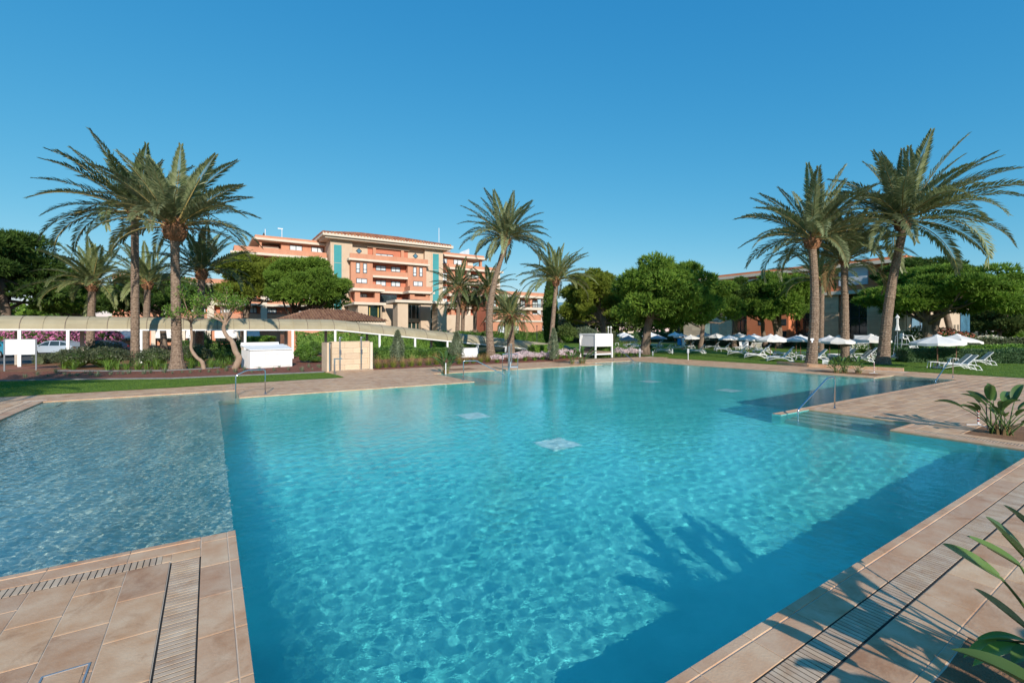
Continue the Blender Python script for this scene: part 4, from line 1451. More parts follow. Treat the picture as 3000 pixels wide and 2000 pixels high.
# diamond windows
for u, v in ((1051.4, 735.4), (1217, 750.2)):
    x, z = FA(u, v, A0)
    s = 0.62
    d = MB().add([(x - s, A0 - .06, z), (x, A0 - .06, z - s), (x + s, A0 - .06, z), (x, A0 - .06, z + s), (x - s, A0, z), (x, A0, z - s), (x + s, A0, z), (x, A0, z + s)],
                 [(0, 1, 2, 3), (0, 4, 5, 1), (1, 5, 6, 2), (2, 6, 7, 3), (3, 7, 4, 0)])
    dw = h.mesh('diamond_window', 'frame_dark', d)
    s *= 0.72
    MB().add([(x - s, A0 - .07, z), (x, A0 - .07, z - s), (x + s, A0 - .07, z), (x, A0 - .07, z + s)], [(0, 1, 2, 3)]).build('pane', 'blueglass', dw, shift=h.org)
# projecting corner balconies of the third floor
for u0, u1, va, vb, vc, vd in ((1030, 1118.5, 829, 843.5, 851, 884), (1192, 1266, 837, 852, 858.5, 880)):
    ab = ac - 3.2
    x0, x1 = X(u0 + 9, ab), X(u1, ab)
    z3, z2, z1, z0 = (Z(u0 + 9, v, ab) for v in (va, vb, vc, vd))
    h.box('balcony_parapet', 'orange', x0, x1, ab, ab + 0.25, z2, z3)
    h.box('balcony_parapet', 'orange', x0, x0 + 0.25, ab + 0.251, ac - 0.01, z2, z3 - 0.003)
    h.box('balcony_slab', 'cream', x0 - 0.45, x1 + 0.45, ab - 0.45, ac - 0.01, z1, z2 - 0.002)
    for xx_ in (x0 + 0.1, x1 - 1.3):
        h.box('column', 'orange', xx_, xx_ + 0.95, ab + 0.15, ab + 1.0, z0, z1 - 0.002)
    h.box('recess_wall', 'red_recess', x0 + 0.1, x1 - 0.1, ac - 0.012, ac - 0.008, z0, z1 - 0.01)
    h.box('balcony_parapet', 'orange', x0 + 1.06, x1 - 1.31, ab + 0.16, ab + 0.4, z0, z0 + 0.9)
window(h.t, 1046, 1075.5, 859, 876, ac - 0.015, h.org, 2, 1, 'pane')
window(h.t, 1105, 1162, 862, 884, ac - 0.02, h.org, 4, 1, 'pane_dark')
window(h.t, 1208, 1237, 867, 880, ac - 0.015, h.org, 2)
# ground storey: stepped stone base and portico
def base_block(u0, u1, vtop, a, vbase, back, glass=(), name='base'):
    x0, x1 = X(u0, a), X(u1, a)
    zt_ = Z(u0, vtop, a)
    zb_ = Z(u0, vtop + 7.5, a)
    h.box('cornice', 'cream', x0 - 0.5, x1 + 0.5, a - 0.5, back, zb_ + 0.002, zt_)
    return x0, x1, zb_
ab = A0 - 8.5
x0, x1, zb_ = base_block(1044, 1121, 884.5, ab, 975, A0 - 0.94)
h.box('wall', 'stone', x0 + 0.3, X(1078, ab), ab, A0 - 0.95, 0, zb_)
h.box('wall', 'stone', X(1116, ab), x1 - 0.2, ab + 0.01, A0 - 0.96, 0, zb_ - 0.001)
gw = h.box('glass_wall', 'pane_green', X(1078, ab) + 0.01, X(1116, ab) - 0.01, ab + 0.5, ab + 0.6, 0, zb_)
m = MB()
for u in (1085, 1110):
    m.box(X(u, ab) - 0.08, X(u, ab) + 0.08, ab + 0.42, ab + 0.499, 0, zb_ - 0.01)
m.build('mullion', 'mural_yellow', gw, shift=h.org)
ap = A0 - 13.5
x0, x1, zb_ = base_block(1163, 1313, 878, ap, 975, ab - 0.52)
zb2 = zb_
for u0, u1 in ((1165, 1195.5), (1282, 1309)):
    h.box('pillar', 'stone', X(u0, ap), X(u1, ap), ap, ap + 2.6, 0, zb2)
am = ap + 6.0
h.box('wall', 'stone', X(1233, am), X(1262, am), am, ab + 3, 0, zb2 - 0.005)
h.box('wall', 'stone', X(1120, am + 1), X(1168, am + 1), am + 1, ab + 3, 0, zb2 - 0.006)
gw = h.box('glass_wall', 'pane_green', X(1190, am), X(1310, am), am + 1.2, am + 1.3, 0, zb2 - 0.01)
m = MB()
for u in (1195, 1212, 1225, 1268):
    m.box(X(u, am) - 0.07, X(u, am) + 0.07, am + 1.12, am + 1.199, 0, zb2 - 0.02)
m.box(X(1190, am), X(1310, am), am + 0.9, am + 1.119, 4.1, 4.9)
m.build('mullion', 'stone', gw, shift=h.org)
m = MB()
m.add([(X(1170, ap), ap + 1, Z(1170, 877.9, ap)), (X(1275, ap), ap + 1, Z(1170, 877.9, ap)), (X(1255, ap), ap + 5, Z(1170, 870, ap)), (X(1205, ap), ap + 5, Z(1170, 870, ap))], [(0, 1, 2, 3)])
h.mesh('skylight', 'frame_dark', m)
h.box('garden_wall', 'stone', X(1310, am), X(1400, am), am + 2, am + 2.5, 0, Z(1310, 922, am + 2))

# --- left wing
al = A0 + 4.5
x0, x1 = X(757, al), X(960, al)
z1 = Z(757, 689.5, al)
z2 = Z(757, 697.5, al)
z3 = Z(757, 704, al)
z4 = Z(760, 733, al)
h.box('roof_parapet', 'orange', x0 - 0.6, x1, al - 0.6, al + 12, z2, z1)
h.box('cornice', 'cream', x0 - 1.1, x1, al - 1.1, al + 12.3, z3, z2 - 0.002)
h.box('wall', 'orange', X(824, al), x1 - 0.01, al, al + 11.5, z4, z3 - 0.002)
h.box('recess_wall', 'red_recess', x0 + 0.3, X(824, al) - 0.01, al + 4.0, al + 4.3, z4, z3 - 0.003)
h.box('column', 'orange', X(759, al), X(766, al), al - 0.3, al + 0.5, z4, z3 - 0.004)
h.box('awning', 'cream', X(768, al), X(818, al), al + 1.0, al + 3.8, z3 - 1.6, z3 - 0.75)
window(h.t, 848.5, 885.5, 717, 735.5, al - 0.005, h.org)
window(h.t, 912, 947.5, 722.5, 740.5, al - 0.005, h.org)
# set-back band below it
ad = al - 4.0
x0 = X(686, ad)
zp1, zp2, zp3 = Z(686, 722.5, ad), Z(686, 735, ad), Z(686, 742, ad)
h.box('parapet', 'orange', x0, x1 - 1.0, ad, ad + 0.3, zp2, zp1)
h.box('parapet', 'orange', x0 + 2, x1 - 1.2, ad + 1.2, ad + 1.5, zp2, zp1 + 0.5)
h.box('terrace', 'orange', x0, x1 - 1.0, ad + 0.301, al + 11, z4 - 1.4, z4 - 0.002)
h.box('cornice', 'cream', x0 - 0.6, x1 - 1.0, ad - 0.6, ad + 0.8, zp3, zp2 - 0.002)
h.box('recess_wall', 'red_recess', x0 + 0.5, x1 - 1.0, ad + 1.6, ad + 1.9, 6.0, zp3 - 0.002)
# lower storeys running left, with pilasters and balcony bands
xle = X(330, ad)
rows = [(829, 836), (885, 893)]
h.box('wall', 'red_recess', xle, x1 - 1.1, ad + 1.0, ad + 1.3, 0, Z(594, 836, ad))
for va, vb in rows:
    h.box('balcony_slab', 'cream', xle, x1 - 1.12, ad - 0.5, ad + 0.99, Z(594, vb, ad), Z(594, va, ad))
h.box('band', 'orange', xle, x1 - 1.12, ad - 0.15, ad + 0.98, Z(594, 829, ad) + 0.002, Z(594, 815, ad))
h.box('band', 'orange', xle, x1 - 1.12, ad - 0.15, ad + 0.98, Z(594, 885, ad) + 0.002, Z(594, 876, ad))
h.box('band', 'orange', xle, x1 - 1.12, ad - 0.25, ad + 0.97, 2.9, Z(594, 917, ad))
h.box('wall', 'orange', xle, x1 - 1.12, ad + 0.2, ad + 0.96, 0, 2.89)
for u in (480, 617, 773, 905):
    h.box('pilaster', 'cream', X(u, ad) - 0.5, X(u, ad) + 0.5, ad - 0.3, ad + 0.95, 2.9, Z(594, 830, ad))
for u0, u1, v0, v1 in ((639, 678, 847, 876), (715, 752, 850, 877), (781.6, 811, 856, 880), (858, 881, 862, 882), (560, 603, 848, 876), (500, 540, 848, 876)):
    window(h.t, u0, u1, v0, v1, ad + 0.985, h.org)
for u0, u1, v0, v1 in ((559, 603, 896, 916), (645, 679, 897, 917), (731, 753, 899, 917), (781, 811, 902, 918), (863, 887, 903, 917), (500, 535, 896, 916)):
    window(h.t, u0, u1, v0, v1, ad + 0.985, h.org)
for u0, u1 in ((340, 400), (457, 531), (545, 605), (628.5, 693), (705, 760)):
    window(h.t, u0 + 3, u1 - 3, 983, 999, ad + 0.19, h.org, 4, 1, 'pane_pale')
    za, zb__ = Z(u0, 968, ad), Z(u0, 986, ad)
    x0_, x1_ = X(u0, ad), X(u1, ad)
    MB().add([(x0_, ad + .18, za), (x1_, ad + .18, za), (x1_, ad - 1.3, zb__), (x0_, ad - 1.3, zb__), (x1_, ad - 1.3, zb__ - .25), (x0_, ad - 1.3, zb__ - .25), (x0_, ad + .18, zb__), (x1_, ad + .18, zb__)],
             [(0, 1, 2, 3), (3, 2, 4, 5), (0, 3, 5, 6), (1, 7, 4, 2)]).build('awning', 'canvas', h.t, shift=h.org)
for u in (450, 537, 612, 698):
    h.box('pilaster', 'cream', X(u, ad) - 0.28, X(u, ad) + 0.28, ad - 0.5, ad + 0.18, 0, 2.895)

# --- right wing
ar = A0 + 4.5
x0, x1 = X(1293, ar), X(1412, ar)
z1, z2, z3, z4 = (Z(1295, v, ar) for v in (739, 746, 751.5, 772))
h.box('roof_parapet', 'orange', x0, x1 + 0.3, ar - 0.6, ar + 12, z2, z1)
h.box('cornice', 'cream', x0, x1 + 0.9, ar - 1.1, ar + 12.3, z3, z2 - 0.002)
h.box('wall', 'orange', x0 + 0.01, X(1368, ar), ar, ar + 11.5, z4 - 1, z3 - 0.002)
h.box('column', 'orange', X(1406, ar), X(1411, ar), ar - 0.2, ar + 0.6, z4 - 1, z3 - 0.003)
h.box('awning', 'cream', X(1369, ar), X(1384, ar), ar - 0.2, ar + 3.0, z3 - 1.6, z3 - 0.9)
window(h.t, 1294, 1309.5, 756, 771, ar - 0.005, h.org)
window(h.t, 1328.6, 1353, 759.5, 775, ar - 0.005, h.org)
ae = ar - 4.0
x1 = X(1465, ae)
z1, z2, z3 = (Z(1295, v, ae) for v in (771, 781, 787))
h.box('parapet', 'orange', x0, x1, ae, ae + 0.3, z2, z1)
h.box('terrace', 'orange', x0 + 0.01, x1 - 0.2, ae + 0.301, ar + 11, z2 - 0.5, z2 + 0.2)
h.box('cornice', 'cream', x0, x1 + 0.6, ae - 0.6, ae + 0.8, z3, z2 - 0.002)
h.box('wall', 'red_recess', x0, x1 - 0.05, ae + 1.4, ae + 12, 0, z3 - 0.002)
for va, vb in ((820, 827), (858.5, 866), (895, 903)):
    za, zb_ = Z(1295, va, ae), Z(1295, vb, ae)
    h.box('balcony_parapet', 'orange', x0, x1 - 0.3, ae, ae + 0.25, za + 0.002, za + 0.85)
    h.box('balcony_slab', 'cream', x0, x1 - 0.2, ae - 0.35, ae + 1.39, zb_, za)
for u in (1329, 1375, 1419, 1462):
    h.box('pilaster', 'cream' if u in (1375, 1462) else 'orange', X(u, ae) - 0.45, X(u, ae) + 0.45, ae + 0.26, ae + 1.38, 3.0, z3 - 0.003)
for k, (v0, v1) in enumerate(((799, 822), (838, 860), (874, 897))):
    for u0, u1 in ((1296, 1310), (1334, 1348), (1381, 1402), (1424, 1440)):
        window(h.t, u0, u1, v0 + (u0 - 1296) * 0.05, v1 + (u0 - 1296) * 0.03, ae + 1.39, h.org)
# front wing on the right, two storeys over a base
af = A0 - 6.0
x0, x1 = X(1434, af), X(1599, af)
z1, z2, z3, z4, z5 = (Z(1599, v, af) for v in (859, 869, 875, 902, 909))
zb1, zb2, zb3 = (Z(1599, v, af) for v in (925, 940, 944.5))
h.box('roof_parapet', 'orange', x0, x1, af, af + 10, z2, z1)
h.box('cornice', 'cream', x0, x1 + 0.3, af - 0.4, af + 10, z3, z2 - 0.002)
h.box('wall', 'red_recess', x0, X(1586, af), af + 1.6, af + 10, 0, z3 - 0.002)
h.box('balcony_slab', 'cream', x0, x1 - 0.6, af - 0.1, af + 1.59, z5, z4)
for u, mt in ((1440, 'cream'), (1519, 'cream'), (1556, 'orange'), (1595, 'cream')):
    h.box('pilaster', mt, X(u, af) - 0.33, X(u, af) + 0.33, af + 0.02, af + 1.0, zb1 - 0.5, z3 - 0.003)
for u0, u1 in ((1441, 1453), (1524.6, 1538), (1559.5, 1575)):
    window(h.t, u0, u1, 879, 901, af + 1.59, h.org)
    window(h.t, u0, u1, 915, 927, af + 1.59, h.org)
m = MB()
for k in range(40):
    q = X(1524, af) + (X(1592, af) - X(1524, af)) * k / 39
    m.box(q - 0.025, q + 0.025, af + 0.1, af + 0.15, z4 + 0.002, z4 + 0.62)
m.box(X(1524, af), X(1592, af), af + 0.08, af + 0.17, z4 + 0.622, z4 + 0.70)
h.mesh('railing', 'frame_dark', m)
h.box('parapet', 'orange', x0 - 0.3, X(1535, af - 2), af - 2, af - 1.7, zb2, zb1)
h.box('parapet', 'orange', X(1539, af - 3.5), X(1586, af - 3.5), af - 3.5, af - 3.2, zb2, zb1 + 0.1)
h.box('parapet', 'orange', X(1586, af - 2) + 0.4, X(1640, af - 2), af - 2, af - 1.7, zb2, zb1)
h.box('cornice', 'cream', x0 - 0.4, X(1640, af - 2) + 0.1, af - 2.25, af + 1.5, zb3, zb2 - 0.002)
h.box('cornice', 'cream', X(1539, af - 3.5) - 0.25, X(1586, af - 3.5) + 0.25, af - 3.75, af - 2.26, zb3 - 0.002, zb2 - 0.001)
h.box('wall', 'orange', x0 - 0.3, X(1640, af - 2), af - 2, af + 1.4, 0, zb3 - 0.003)
h.box('wall', 'orange', X(1539, af - 3.5), X(1586, af - 3.5), af - 3.5, af - 2.01, 0, zb3 - 0.004)
for u0, u1 in ((1457.7, 1478), (1499, 1520), (1588, 1606)):
    window(h.t, u0, u1, 954, 977, af - 2.01, h.org, 2, 2)
# small roof things of the hotel
m = MB()
cx_, cz_ = FA(1306, 739, ar + 3)
m.lathe([(1.1, 0), (1.1, 0.6), (1.0, 1.1), (0.7, 1.6), (0.3, 1.85), (0.05, 1.9)], 16, (cx_, ar + 3, cz_))
h.mesh('roof_dome', 'far_white', m, True)
m = MB()
for k in range(8):
    x_, z_ = FA(1348 + k * 3.6, 745, ar + 4)
    m.tube([(x_, ar + 4, z_ - 1), (x_, ar + 4, z_ + 0.5 + k * 0.12)], 0.12, 6)
h.mesh('flue_pipes', 'far_white', m)
m = MB()
for u, vt, vb, a in ((777, 671, 690, al + 3), (826, 670, 696, al + 3), (1286, 668, 716, A0 + 6)):
    xq, zq = FA(u, vt, a)
    _, zb_ = FA(u, vb + 10, a)
    m.tube([(xq, a, zb_), (xq, a, zq)], 0.07, 5)
xq, zq = FA(822, 670, al + 3)
m.box(xq - 0.5, xq + 0.4, al + 2.95, al + 3.05, zq - 0.1, zq + 0.1)
h.mesh('aerial_mast', 'far_white', m)
xq, zq = FA(773, 680, al + 3)
m = MB().add([(xq, al + 3, zq), (xq + 0.25, al + 3, zq - 0.6), (xq - 0.1, al + 3, zq - 1.3), (xq - 0.45, al + 3, zq - 1.2), (xq, al + 3.04, zq), (xq + 0.25, al + 3.04, zq - 0.6), (xq - 0.1, al + 3.04, zq - 1.3), (xq - 0.45, al + 3.04, zq - 1.2)],
             [(0, 1, 2, 3), (7, 6, 5, 4), (0, 4, 5, 1), (1, 5, 6, 2), (2, 6, 7, 3), (3, 7, 4, 0)])
h.mesh('flag', 'hair', m)

# --- low tiled kiosk in front of the hotel
ak = 60.0
kx0, kx1 = FA(822, 935, ak)[0], FA(1140, 938, ak)[0]
kz = FA(1140, 938, ak)[1]
kb = Bld('low_pavilion', 'low terracotta pavilion with a brown tiled hip roof behind the walkway', (kx0, ak, 0))
kb.box('wall', 'orange', kx0 + 0.9, kx1 - 0.9, ak + 0.9, ak + 8.1, 0, kz - 0.62)
kb.box('fascia', 'cream', kx0 + 0.35, kx1 - 0.35, ak + 0.35, ak + 8.6, kz - 0.6, kz - 0.08)
tile_roof(kb, kx0, kx1, ak, ak + 9, kz - 0.07, 1.5, 0.34, 4.4, 'roof_brown', rad=0.13)

# --- stone and terracotta building on the right (facade in the plane x = BF)
BF = 75.0
rb_ = Bld('spa_building', 'long terracotta and stone building with dark glass bays behind the right lawn', (BF, FB(2645, 969, BF)[0], 0))
YB = lambda u: FB(u, 969, BF)[0]
ZB = lambda u, v: FB(u, v, BF)[1]
yc = YB(2645)
z1, z2, z3 = ZB(2645, 749), ZB(2645, 757.5), ZB(2645, 768)
yl = YB(1985)
def rbox(nm, mat, y0, y1, d0, d1, za, zb_):
    """along the facade, d measured outwards (towards the pool)"""
    return rb_.box(nm, mat, BF - d1, BF - d0, min(y0, y1), max(y0, y1), za, zb_)
rbox('roof_parapet', 'orange_deep', yc - 0.5, yl, -14, 0.5, z2, z1)
rbox('cornice', 'cream', yc - 0.9, yl, -14, 0.9, z3, z2 - 0.002)
z5, z6 = ZB(2645, 842), ZB(2645, 853)
z4 = ZB(2645, 838)
rbox('wall', 'orange_deep', yc, yl, -13, 0, z5, z3 - 0.002)
rbox('cornice', 'cream', yc - 0.7, yl, -13, 0.8, z6, z5 - 0.002)
# louvred bays of the upper floor, one blade each
def louvre(u0, u1, va, vb, uref):
    y0, y1 = YB(u0), YB(u1)
    za, zb_ = ZB(uref, va), ZB(uref, vb)
    p = rbox('louvre_panel', 'steel_dull', y0, y1, 0.002, 0.10, zb_, za)
    n_ = 17
    bl = MB().add([(0, 0, 0), (0, 1, 0), (-0.10, 1, -0.10), (-0.10, 0, -0.10), (0, 0, -0.02), (0, 1, -0.02), (-0.10, 1, -0.12), (-0.10, 0, -0.12)],
                  [(0, 1, 2, 3), (4, 7, 6, 5), (3, 2, 6, 7), (0, 4, 5, 1), (1, 5, 6, 2), (0, 3, 7, 4)]).build('blade', 'far_white', p)
    me_ = bl.data
    for k in range(n_):
        o = bl if k == 0 else link('blade', me_, p)
        o.location = (BF - 0.10 - rb_.org[0], min(y0, y1) + 0.05 - rb_.org[1], zb_ + (za - zb_) * (k + 0.9) / n_)
        o.scale = (1, abs(y1 - y0) - 0.1, 1)
louvre(2544, 2458, 777, 832, 2544)
louvre(2386, 2340, 797, 845, 2386)
louvre(2230, 2175, 815, 850, 2230)
# ground storey: panelled stone walls and glass bays
def panels(y0, y1, z0, z1, d, ph=0.62, pw=1.9):
    lo, hi = min(y0, y1), max(y0, y1)
    bk = rbox('wall', 'stone_panel', lo, hi, d - 0.3, d, z0, z1)
    um_ = MB().box(0, 0.04, 0, 1, 0, 1).build('stone_panel', 'stone_panel', bk)
    first = True
    n_ = int((z1 - z0) / ph)
    for i in range(n_):
        y = lo - (pw / 2 if i % 2 else 0)
        while y < hi - 0.05:
            a_, b_ = max(lo, y), min(hi, y + pw)
            if b_ - a_ > 0.1:
                o = um_ if first else link('stone_panel', um_.data, bk)
                first = False
                o.location = (BF - d - 0.042 - rb_.org[0], a_ + 0.012 - rb_.org[1], z0 + i * ph + 0.012)
                o.scale = (1, b_ - a_ - 0.024, ph - 0.024)
            y += pw
def glassbay(y0, y1, z0, z1, d, mat='pane_green', nm=3):
    lo, hi = min(y0, y1), max(y0, y1)
    g_ = rbox('glass_bay', mat, lo, hi, d - 0.1, d, z0, z1)
    m = MB()
    for k in range(nm + 1):
        q = lo + (hi - lo) * k / nm
        m.box(BF - d - 0.06, BF - d - 0.001, q - 0.05, q + 0.05, z0, z1)
    m.box(BF - d - 0.055, BF - d - 0.001, lo, hi, z0 + (z1 - z0) * 0.55, z0 + (z1 - z0) * 0.55 + 0.08)
    m.build('mullion', 'frame_dark', g_, shift=rb_.org)
zg_ = z6 - 0.002
panels(yc - 0.2, YB(2540), 0, zg_, 0.0)
glassbay(YB(2540), YB(2459), 0, zg_, -0.6)
panels(YB(2459), YB(2408), 0, zg_, 0.3)
glassbay(YB(2408), YB(2327), 0, zg_, -0.6)
# orange block projecting
yo0, yo1 = YB(2326), YB(2204)
ob = rbox('wall', 'orange_deep', yo0, yo1, -0.6, 1.6, 0, zg_)
for u0, u1, va, vb in ((2304, 2288, 934, 953), (2304, 2288, 969, 986), (2238, 2222, 937, 953)):
    BF_, BF = BF, BF - 1.6
    y0_, y1_ = YB(u0), YB(u1)
    za, zb_ = FB(u0, va, BF)[1], FB(u0, vb, BF)[1]
    fr = rbox('window', 'frame_dark', y0_, y1_, 0.0, 0.03, zb_, za)
    BF = BF_
    MB().box(BF - 1.66, BF - 1.632, min(y0_, y1_) + 0.1, max(y0_, y1_) - 0.1, zb_ + 0.1, za - 0.1).build('pane', 'pane_dark', fr, shift=rb_.org)
glassbay(YB(2203), YB(2145), 0, zg_, -0.6)
# mural shapes seen in the glass bay: orange ring with pale blue speckled heart, yellow band
def disc(uc, vc, ru, rv, mat, d, nm):
    pts = []
    for k in range(22):
        a_ = 2 * math.pi * k / 22
        y_, z_ = FB(uc + ru * math.cos(a_), vc + rv * math.sin(a_), BF)
        pts.append((BF - d, y_, z_))
    MB().add(pts, [tuple(range(22))]).build(nm, mat, rb_.t, shift=rb_.org)
disc(2191, 959, 13, 19, 'mural_orange', -0.53, 'mural')
disc(2193, 963, 9, 13, 'mural_blue', -0.525, 'mural')
disc(2191, 938, 11, 3.5, 'mural_yellow', -0.53, 'mural')
panels(YB(2145), YB(2106), 0, zg_, 0.0)
glassbay(YB(2106), YB(2054), 0, zg_, -0.4, 'pane_pale', 2)
panels(YB(2054), YB(2003), 0, zg_, 0.0)
# right-hand return of the building, facing the road side (plane y = yc)
xa = BF + 0.2
def rw(u, v):
    return FA(u, v, yc)
rb_.box('wall', 'stone', rw(2652, 900)[0], rw(2836, 900)[0], yc - 0.15, yc + 8, 0, rw(2760, 868)[1])
rb_.box('roof_parapet', 'orange_deep', BF + 0.501, rw(2836, 900)[0], yc - 0.5, yc + 8, rw(2760, 868)[1] + 0.002, rw(2760, 845)[1])
for u0, u1, v0, v1, mt in ((2664, 2697, 930, 985, 'blueglass'), (2808, 2836, 905, 978, 'blueglass')):
    x0_, z1_ = rw(u0, v0); x1_, _ = rw(u1, v0); _, z0_ = rw(u0, v1)
    p = rb_.box('window', 'frame_dark', x0_, x1_, yc - 0.2, yc - 0.151, z0_, z1_)
    MB().box(x0_ + .12, x1_ - .12, yc - 0.24, yc - 0.201, z0_ + .12, z1_ - .12).build('pane', mt, p, shift=rb_.org)
for u in (2790, 2800, 2715):
    x0_, z1_ = rw(u, 951); x1_, _ = rw(u + 5, 951); _, z0_ = rw(u, 966)
    rb_.box('slit_window', 'rib_dark', x0_, x1_, yc - 0.19, yc - 0.152, z0_, z1_)
x_, z_ = FB(2368, 725, BF)[0], FB(2368, 725, BF)[1]
m = MB().tube([(BF + 2, x_, z1 - 0.5), (BF + 2, x_, z_)], 0.05, 5)
rb_.mesh('aerial_mast', 'far_white', m)

# --- far white block between the hotel and the pines
m = MB()
x0_, y0_ = AT(1598, 190); x1_, y1_ = AT(1760, 190)
fb = thing('far_building', 'distant white block glimpsed beside the slim palm', 'building', (x0_, y0_, 0), -TH)
wd_ = 150 / FPX * 190
MB().box(0, wd_, 0, 10, 0, zat(905, 190)).build('wall', 'far_white', fb)
MB().box(0, wd_ * 0.6, 0.5, 9, zat(905, 190) + .01, zat(885, 190)).build('upper_storey', 'blueglass', fb)
fw_ = MB().box(0, 0.8, -0.05, 0.02, 0, 1.6)
w0 = fw_.build('window', 'frame_dark', fb)
for k in range(7):
    o = w0 if k == 0 else link('window', w0.data, fb)
    o.location = (1.2 + k * 1.25, 0, zat(921, 190))

# ================================================================== GARDEN PLANTS
# hedges
def hz(u0, v0, u1, v1, vt, wid, n, leaf, mat, lab, seed, **kw):
    a, b = G(u0, v0), G(u1, v1)
    Y = depth_of(*a)
    return hedge(a, b, wid, zat(vt, Y), n, leaf, mat, lab, seed, **kw)
hz(868, 1030, 1300, 1022, 976, 1.6, 9000, 0.17, 'hedge_bright', 'bright clipped hedge behind the covered walkway near the stone shower wall', 41)
hz(1300, 1016, 1620, 1008, 976, 1.6, 8000, 0.20, 'hedge', 'long hedge below the hotel right wing', 42)
hz(712, 1026, 800, 1026, 990, 1.4, 2500, 0.17, 'hedge_bright', 'short bright hedge behind the white cabinet', 43)
hz(520, 1040, 705, 1036, 1004, 1.2, 3500, 0.15, 'hedge', 'low hedge with bare stems behind the two crooked trees', 44)
hz(1640, 1004, 1800, 1004, 975, 2.0, 3500, 0.25, 'shrub_dark', 'dark hedge behind the white cabana', 45)
hz(1790, 1002, 2012, 1000, 977, 2.0, 5000, 0.26, 'hedge_blue', 'long dark hedge behind the far umbrellas', 46)
hz(2010, 1013, 2330, 1016, 994, 1.6, 5000, 0.2, 'shrub_dark', 'low dark planting at the foot of the right building', 47)
hz(2330, 1018, 2545, 1022, 1003, 1.4, 3500, 0.2, 'hedge_blue', 'low planting in front of the dark glass bays', 48)
hz(2640, 1060, 3010, 1064, 1024, 1.6, 9000, 0.11, 'hedge_blue', 'front row of the clipped blue-green hedge on the right', 49, wavy=0.07)
hz(2700, 1046, 3010, 1048, 1013, 1.4, 6000, 0.13, 'hedge_bright', 'middle row of bright hedge on the right', 50)
hz(2790, 1034, 3020, 1036, 994, 2.2, 6000, 0.16, 'shrub_dark', 'rear tall dark hedge on the right', 51)
hz(2555, 1040, 2680, 1042, 1006, 1.4, 3500, 0.14, 'hedge_blue', 'dark hedge behind the lifeguard chair', 52)
hz(110, 1066, 172, 1062, 1043, 0.8, 1600, 0.10, 'shrub_dark', 'low dark hedge under the white sign board', 53)
hz(1735, 1046, 1800, 1046, 1018, 0.8, 1600, 0.12, 'hedge_bright', 'bright low hedge behind the white cabana bed', 54)
hz(1556, 1044, 1640, 1042, 1014, 1.6, 3200, 0.12, 'hedge_bright', 'rounded bright hedge at the foot of the slim palm', 55)
hz(1100, 1052, 1330, 1046, 1024, 1.6, 4500, 0.13, 'hedge', 'mixed green planting behind the fountain grasses', 56, wavy=0.14)

def bz(u, v, vt, ru, n, leaf, mat, lab, seed, **kw):
    x, y = G(u, v)
    Y = depth_of(x, y)
    rz = zat(vt, Y) / 2
    rx = ru / FPX * Y
    return bush((x, y), (rx, rx, rz), n, leaf, mat, lab, seed, **kw)
# dark shrubs under the two tall palms
SG = 'dark shrubs behind the left lawn'
bz(228, 1078, 1018, 62, 4200, 0.10, 'shrub_dark', 'dark grey-green shrub right of the white sign board', 61, group=SG)
bz(310, 1076, 1018, 60, 4200, 0.10, 'shrub_dark', 'dark grey-green shrub just left of the tall slender palm', 62, group=SG)
bz(455, 1074, 1020, 50, 3600, 0.10, 'shrub_dark', 'dark grey-green shrub between the two tall palms', 63, group=SG)
bz(570, 1068, 1010, 45, 3200, 0.10, 'shrub_dark', 'dark shrub right of the thick palm foot', 64, group=SG)
bz(300, 1058, 1000, 55, 2800, 0.12, 'shrub_dark', 'dark shrub under the covered walkway on the left', 65, group=SG)
bz(660, 1060, 1022, 40, 2600, 0.09, 'hedge', 'green shrub between the two crooked trees', 66)
bz(720, 1064, 1030, 26, 1600, 0.09, 'hedge', 'small green shrub left of the white cabinet', 67)
bz(893, 1062, 1008, 26, 2600, 0.09, 'hedge_bright', 'rounded bright green shrub right of the white cabinet', 68)
bz(922, 1050, 1000, 20, 1800, 0.09, 'hedge', 'small leafy tree-like shrub left of the stone shower wall', 69)
bz(925, 1062, 1044, 28, 1500, 0.08, 'hedge', 'low dark ground shrub beside the stone shower wall', 70)
bz(1892, 1032, 1006, 17, 2000, 0.11, 'hedge', 'clipped dark ball shrub left of the largest pine trunk', 71, group=None)
bz(1420, 1048, 1032, 20, 1600, 0.09, 'hedge', 'clipped ball shrub left of the leaning palm foot', 72)
bz(1465, 1048, 1033, 20, 1600, 0.09, 'hedge', 'clipped ball shrub right of the leaning palm foot', 73)
bz(588, 1046, 965, 26, 2600, 0.14, 'hedge_blue', 'dark conical shrub under the walkway behind the first crooked tree', 74)
bz(1330, 995, 960, 9, 900, 0.2, 'hedge', 'small clipped shrub at the foot of the hotel palms', 75)
bz(1410, 995, 925, 26, 2200, 0.35, 'hedge', 'clump of fan palms below the hotel palms', 76, aspect=0.7)
bz(1380, 995, 945, 26, 2200, 0.35, 'hedge', 'lower left clump of fan palms below the hotel palms', 77, aspect=0.7)
bz(1450, 992, 935, 20, 1800, 0.35, 'hedge', 'right clump of fan palms beside the leaning palm', 78, aspect=0.7)
bz(1385, 1002, 968, 40, 2600, 0.22, 'shrub_dark', 'reddish-green planting above the sloping walkway roof', 79)
bz(1660, 1008, 950, 30, 3000, 0.3, 'wood_far', 'grey-green bush right of the slim palm', 80)
bz(1715, 1006, 958, 34, 3000, 0.3, 'olive', 'pale grey-green bush behind the white cabana', 81)
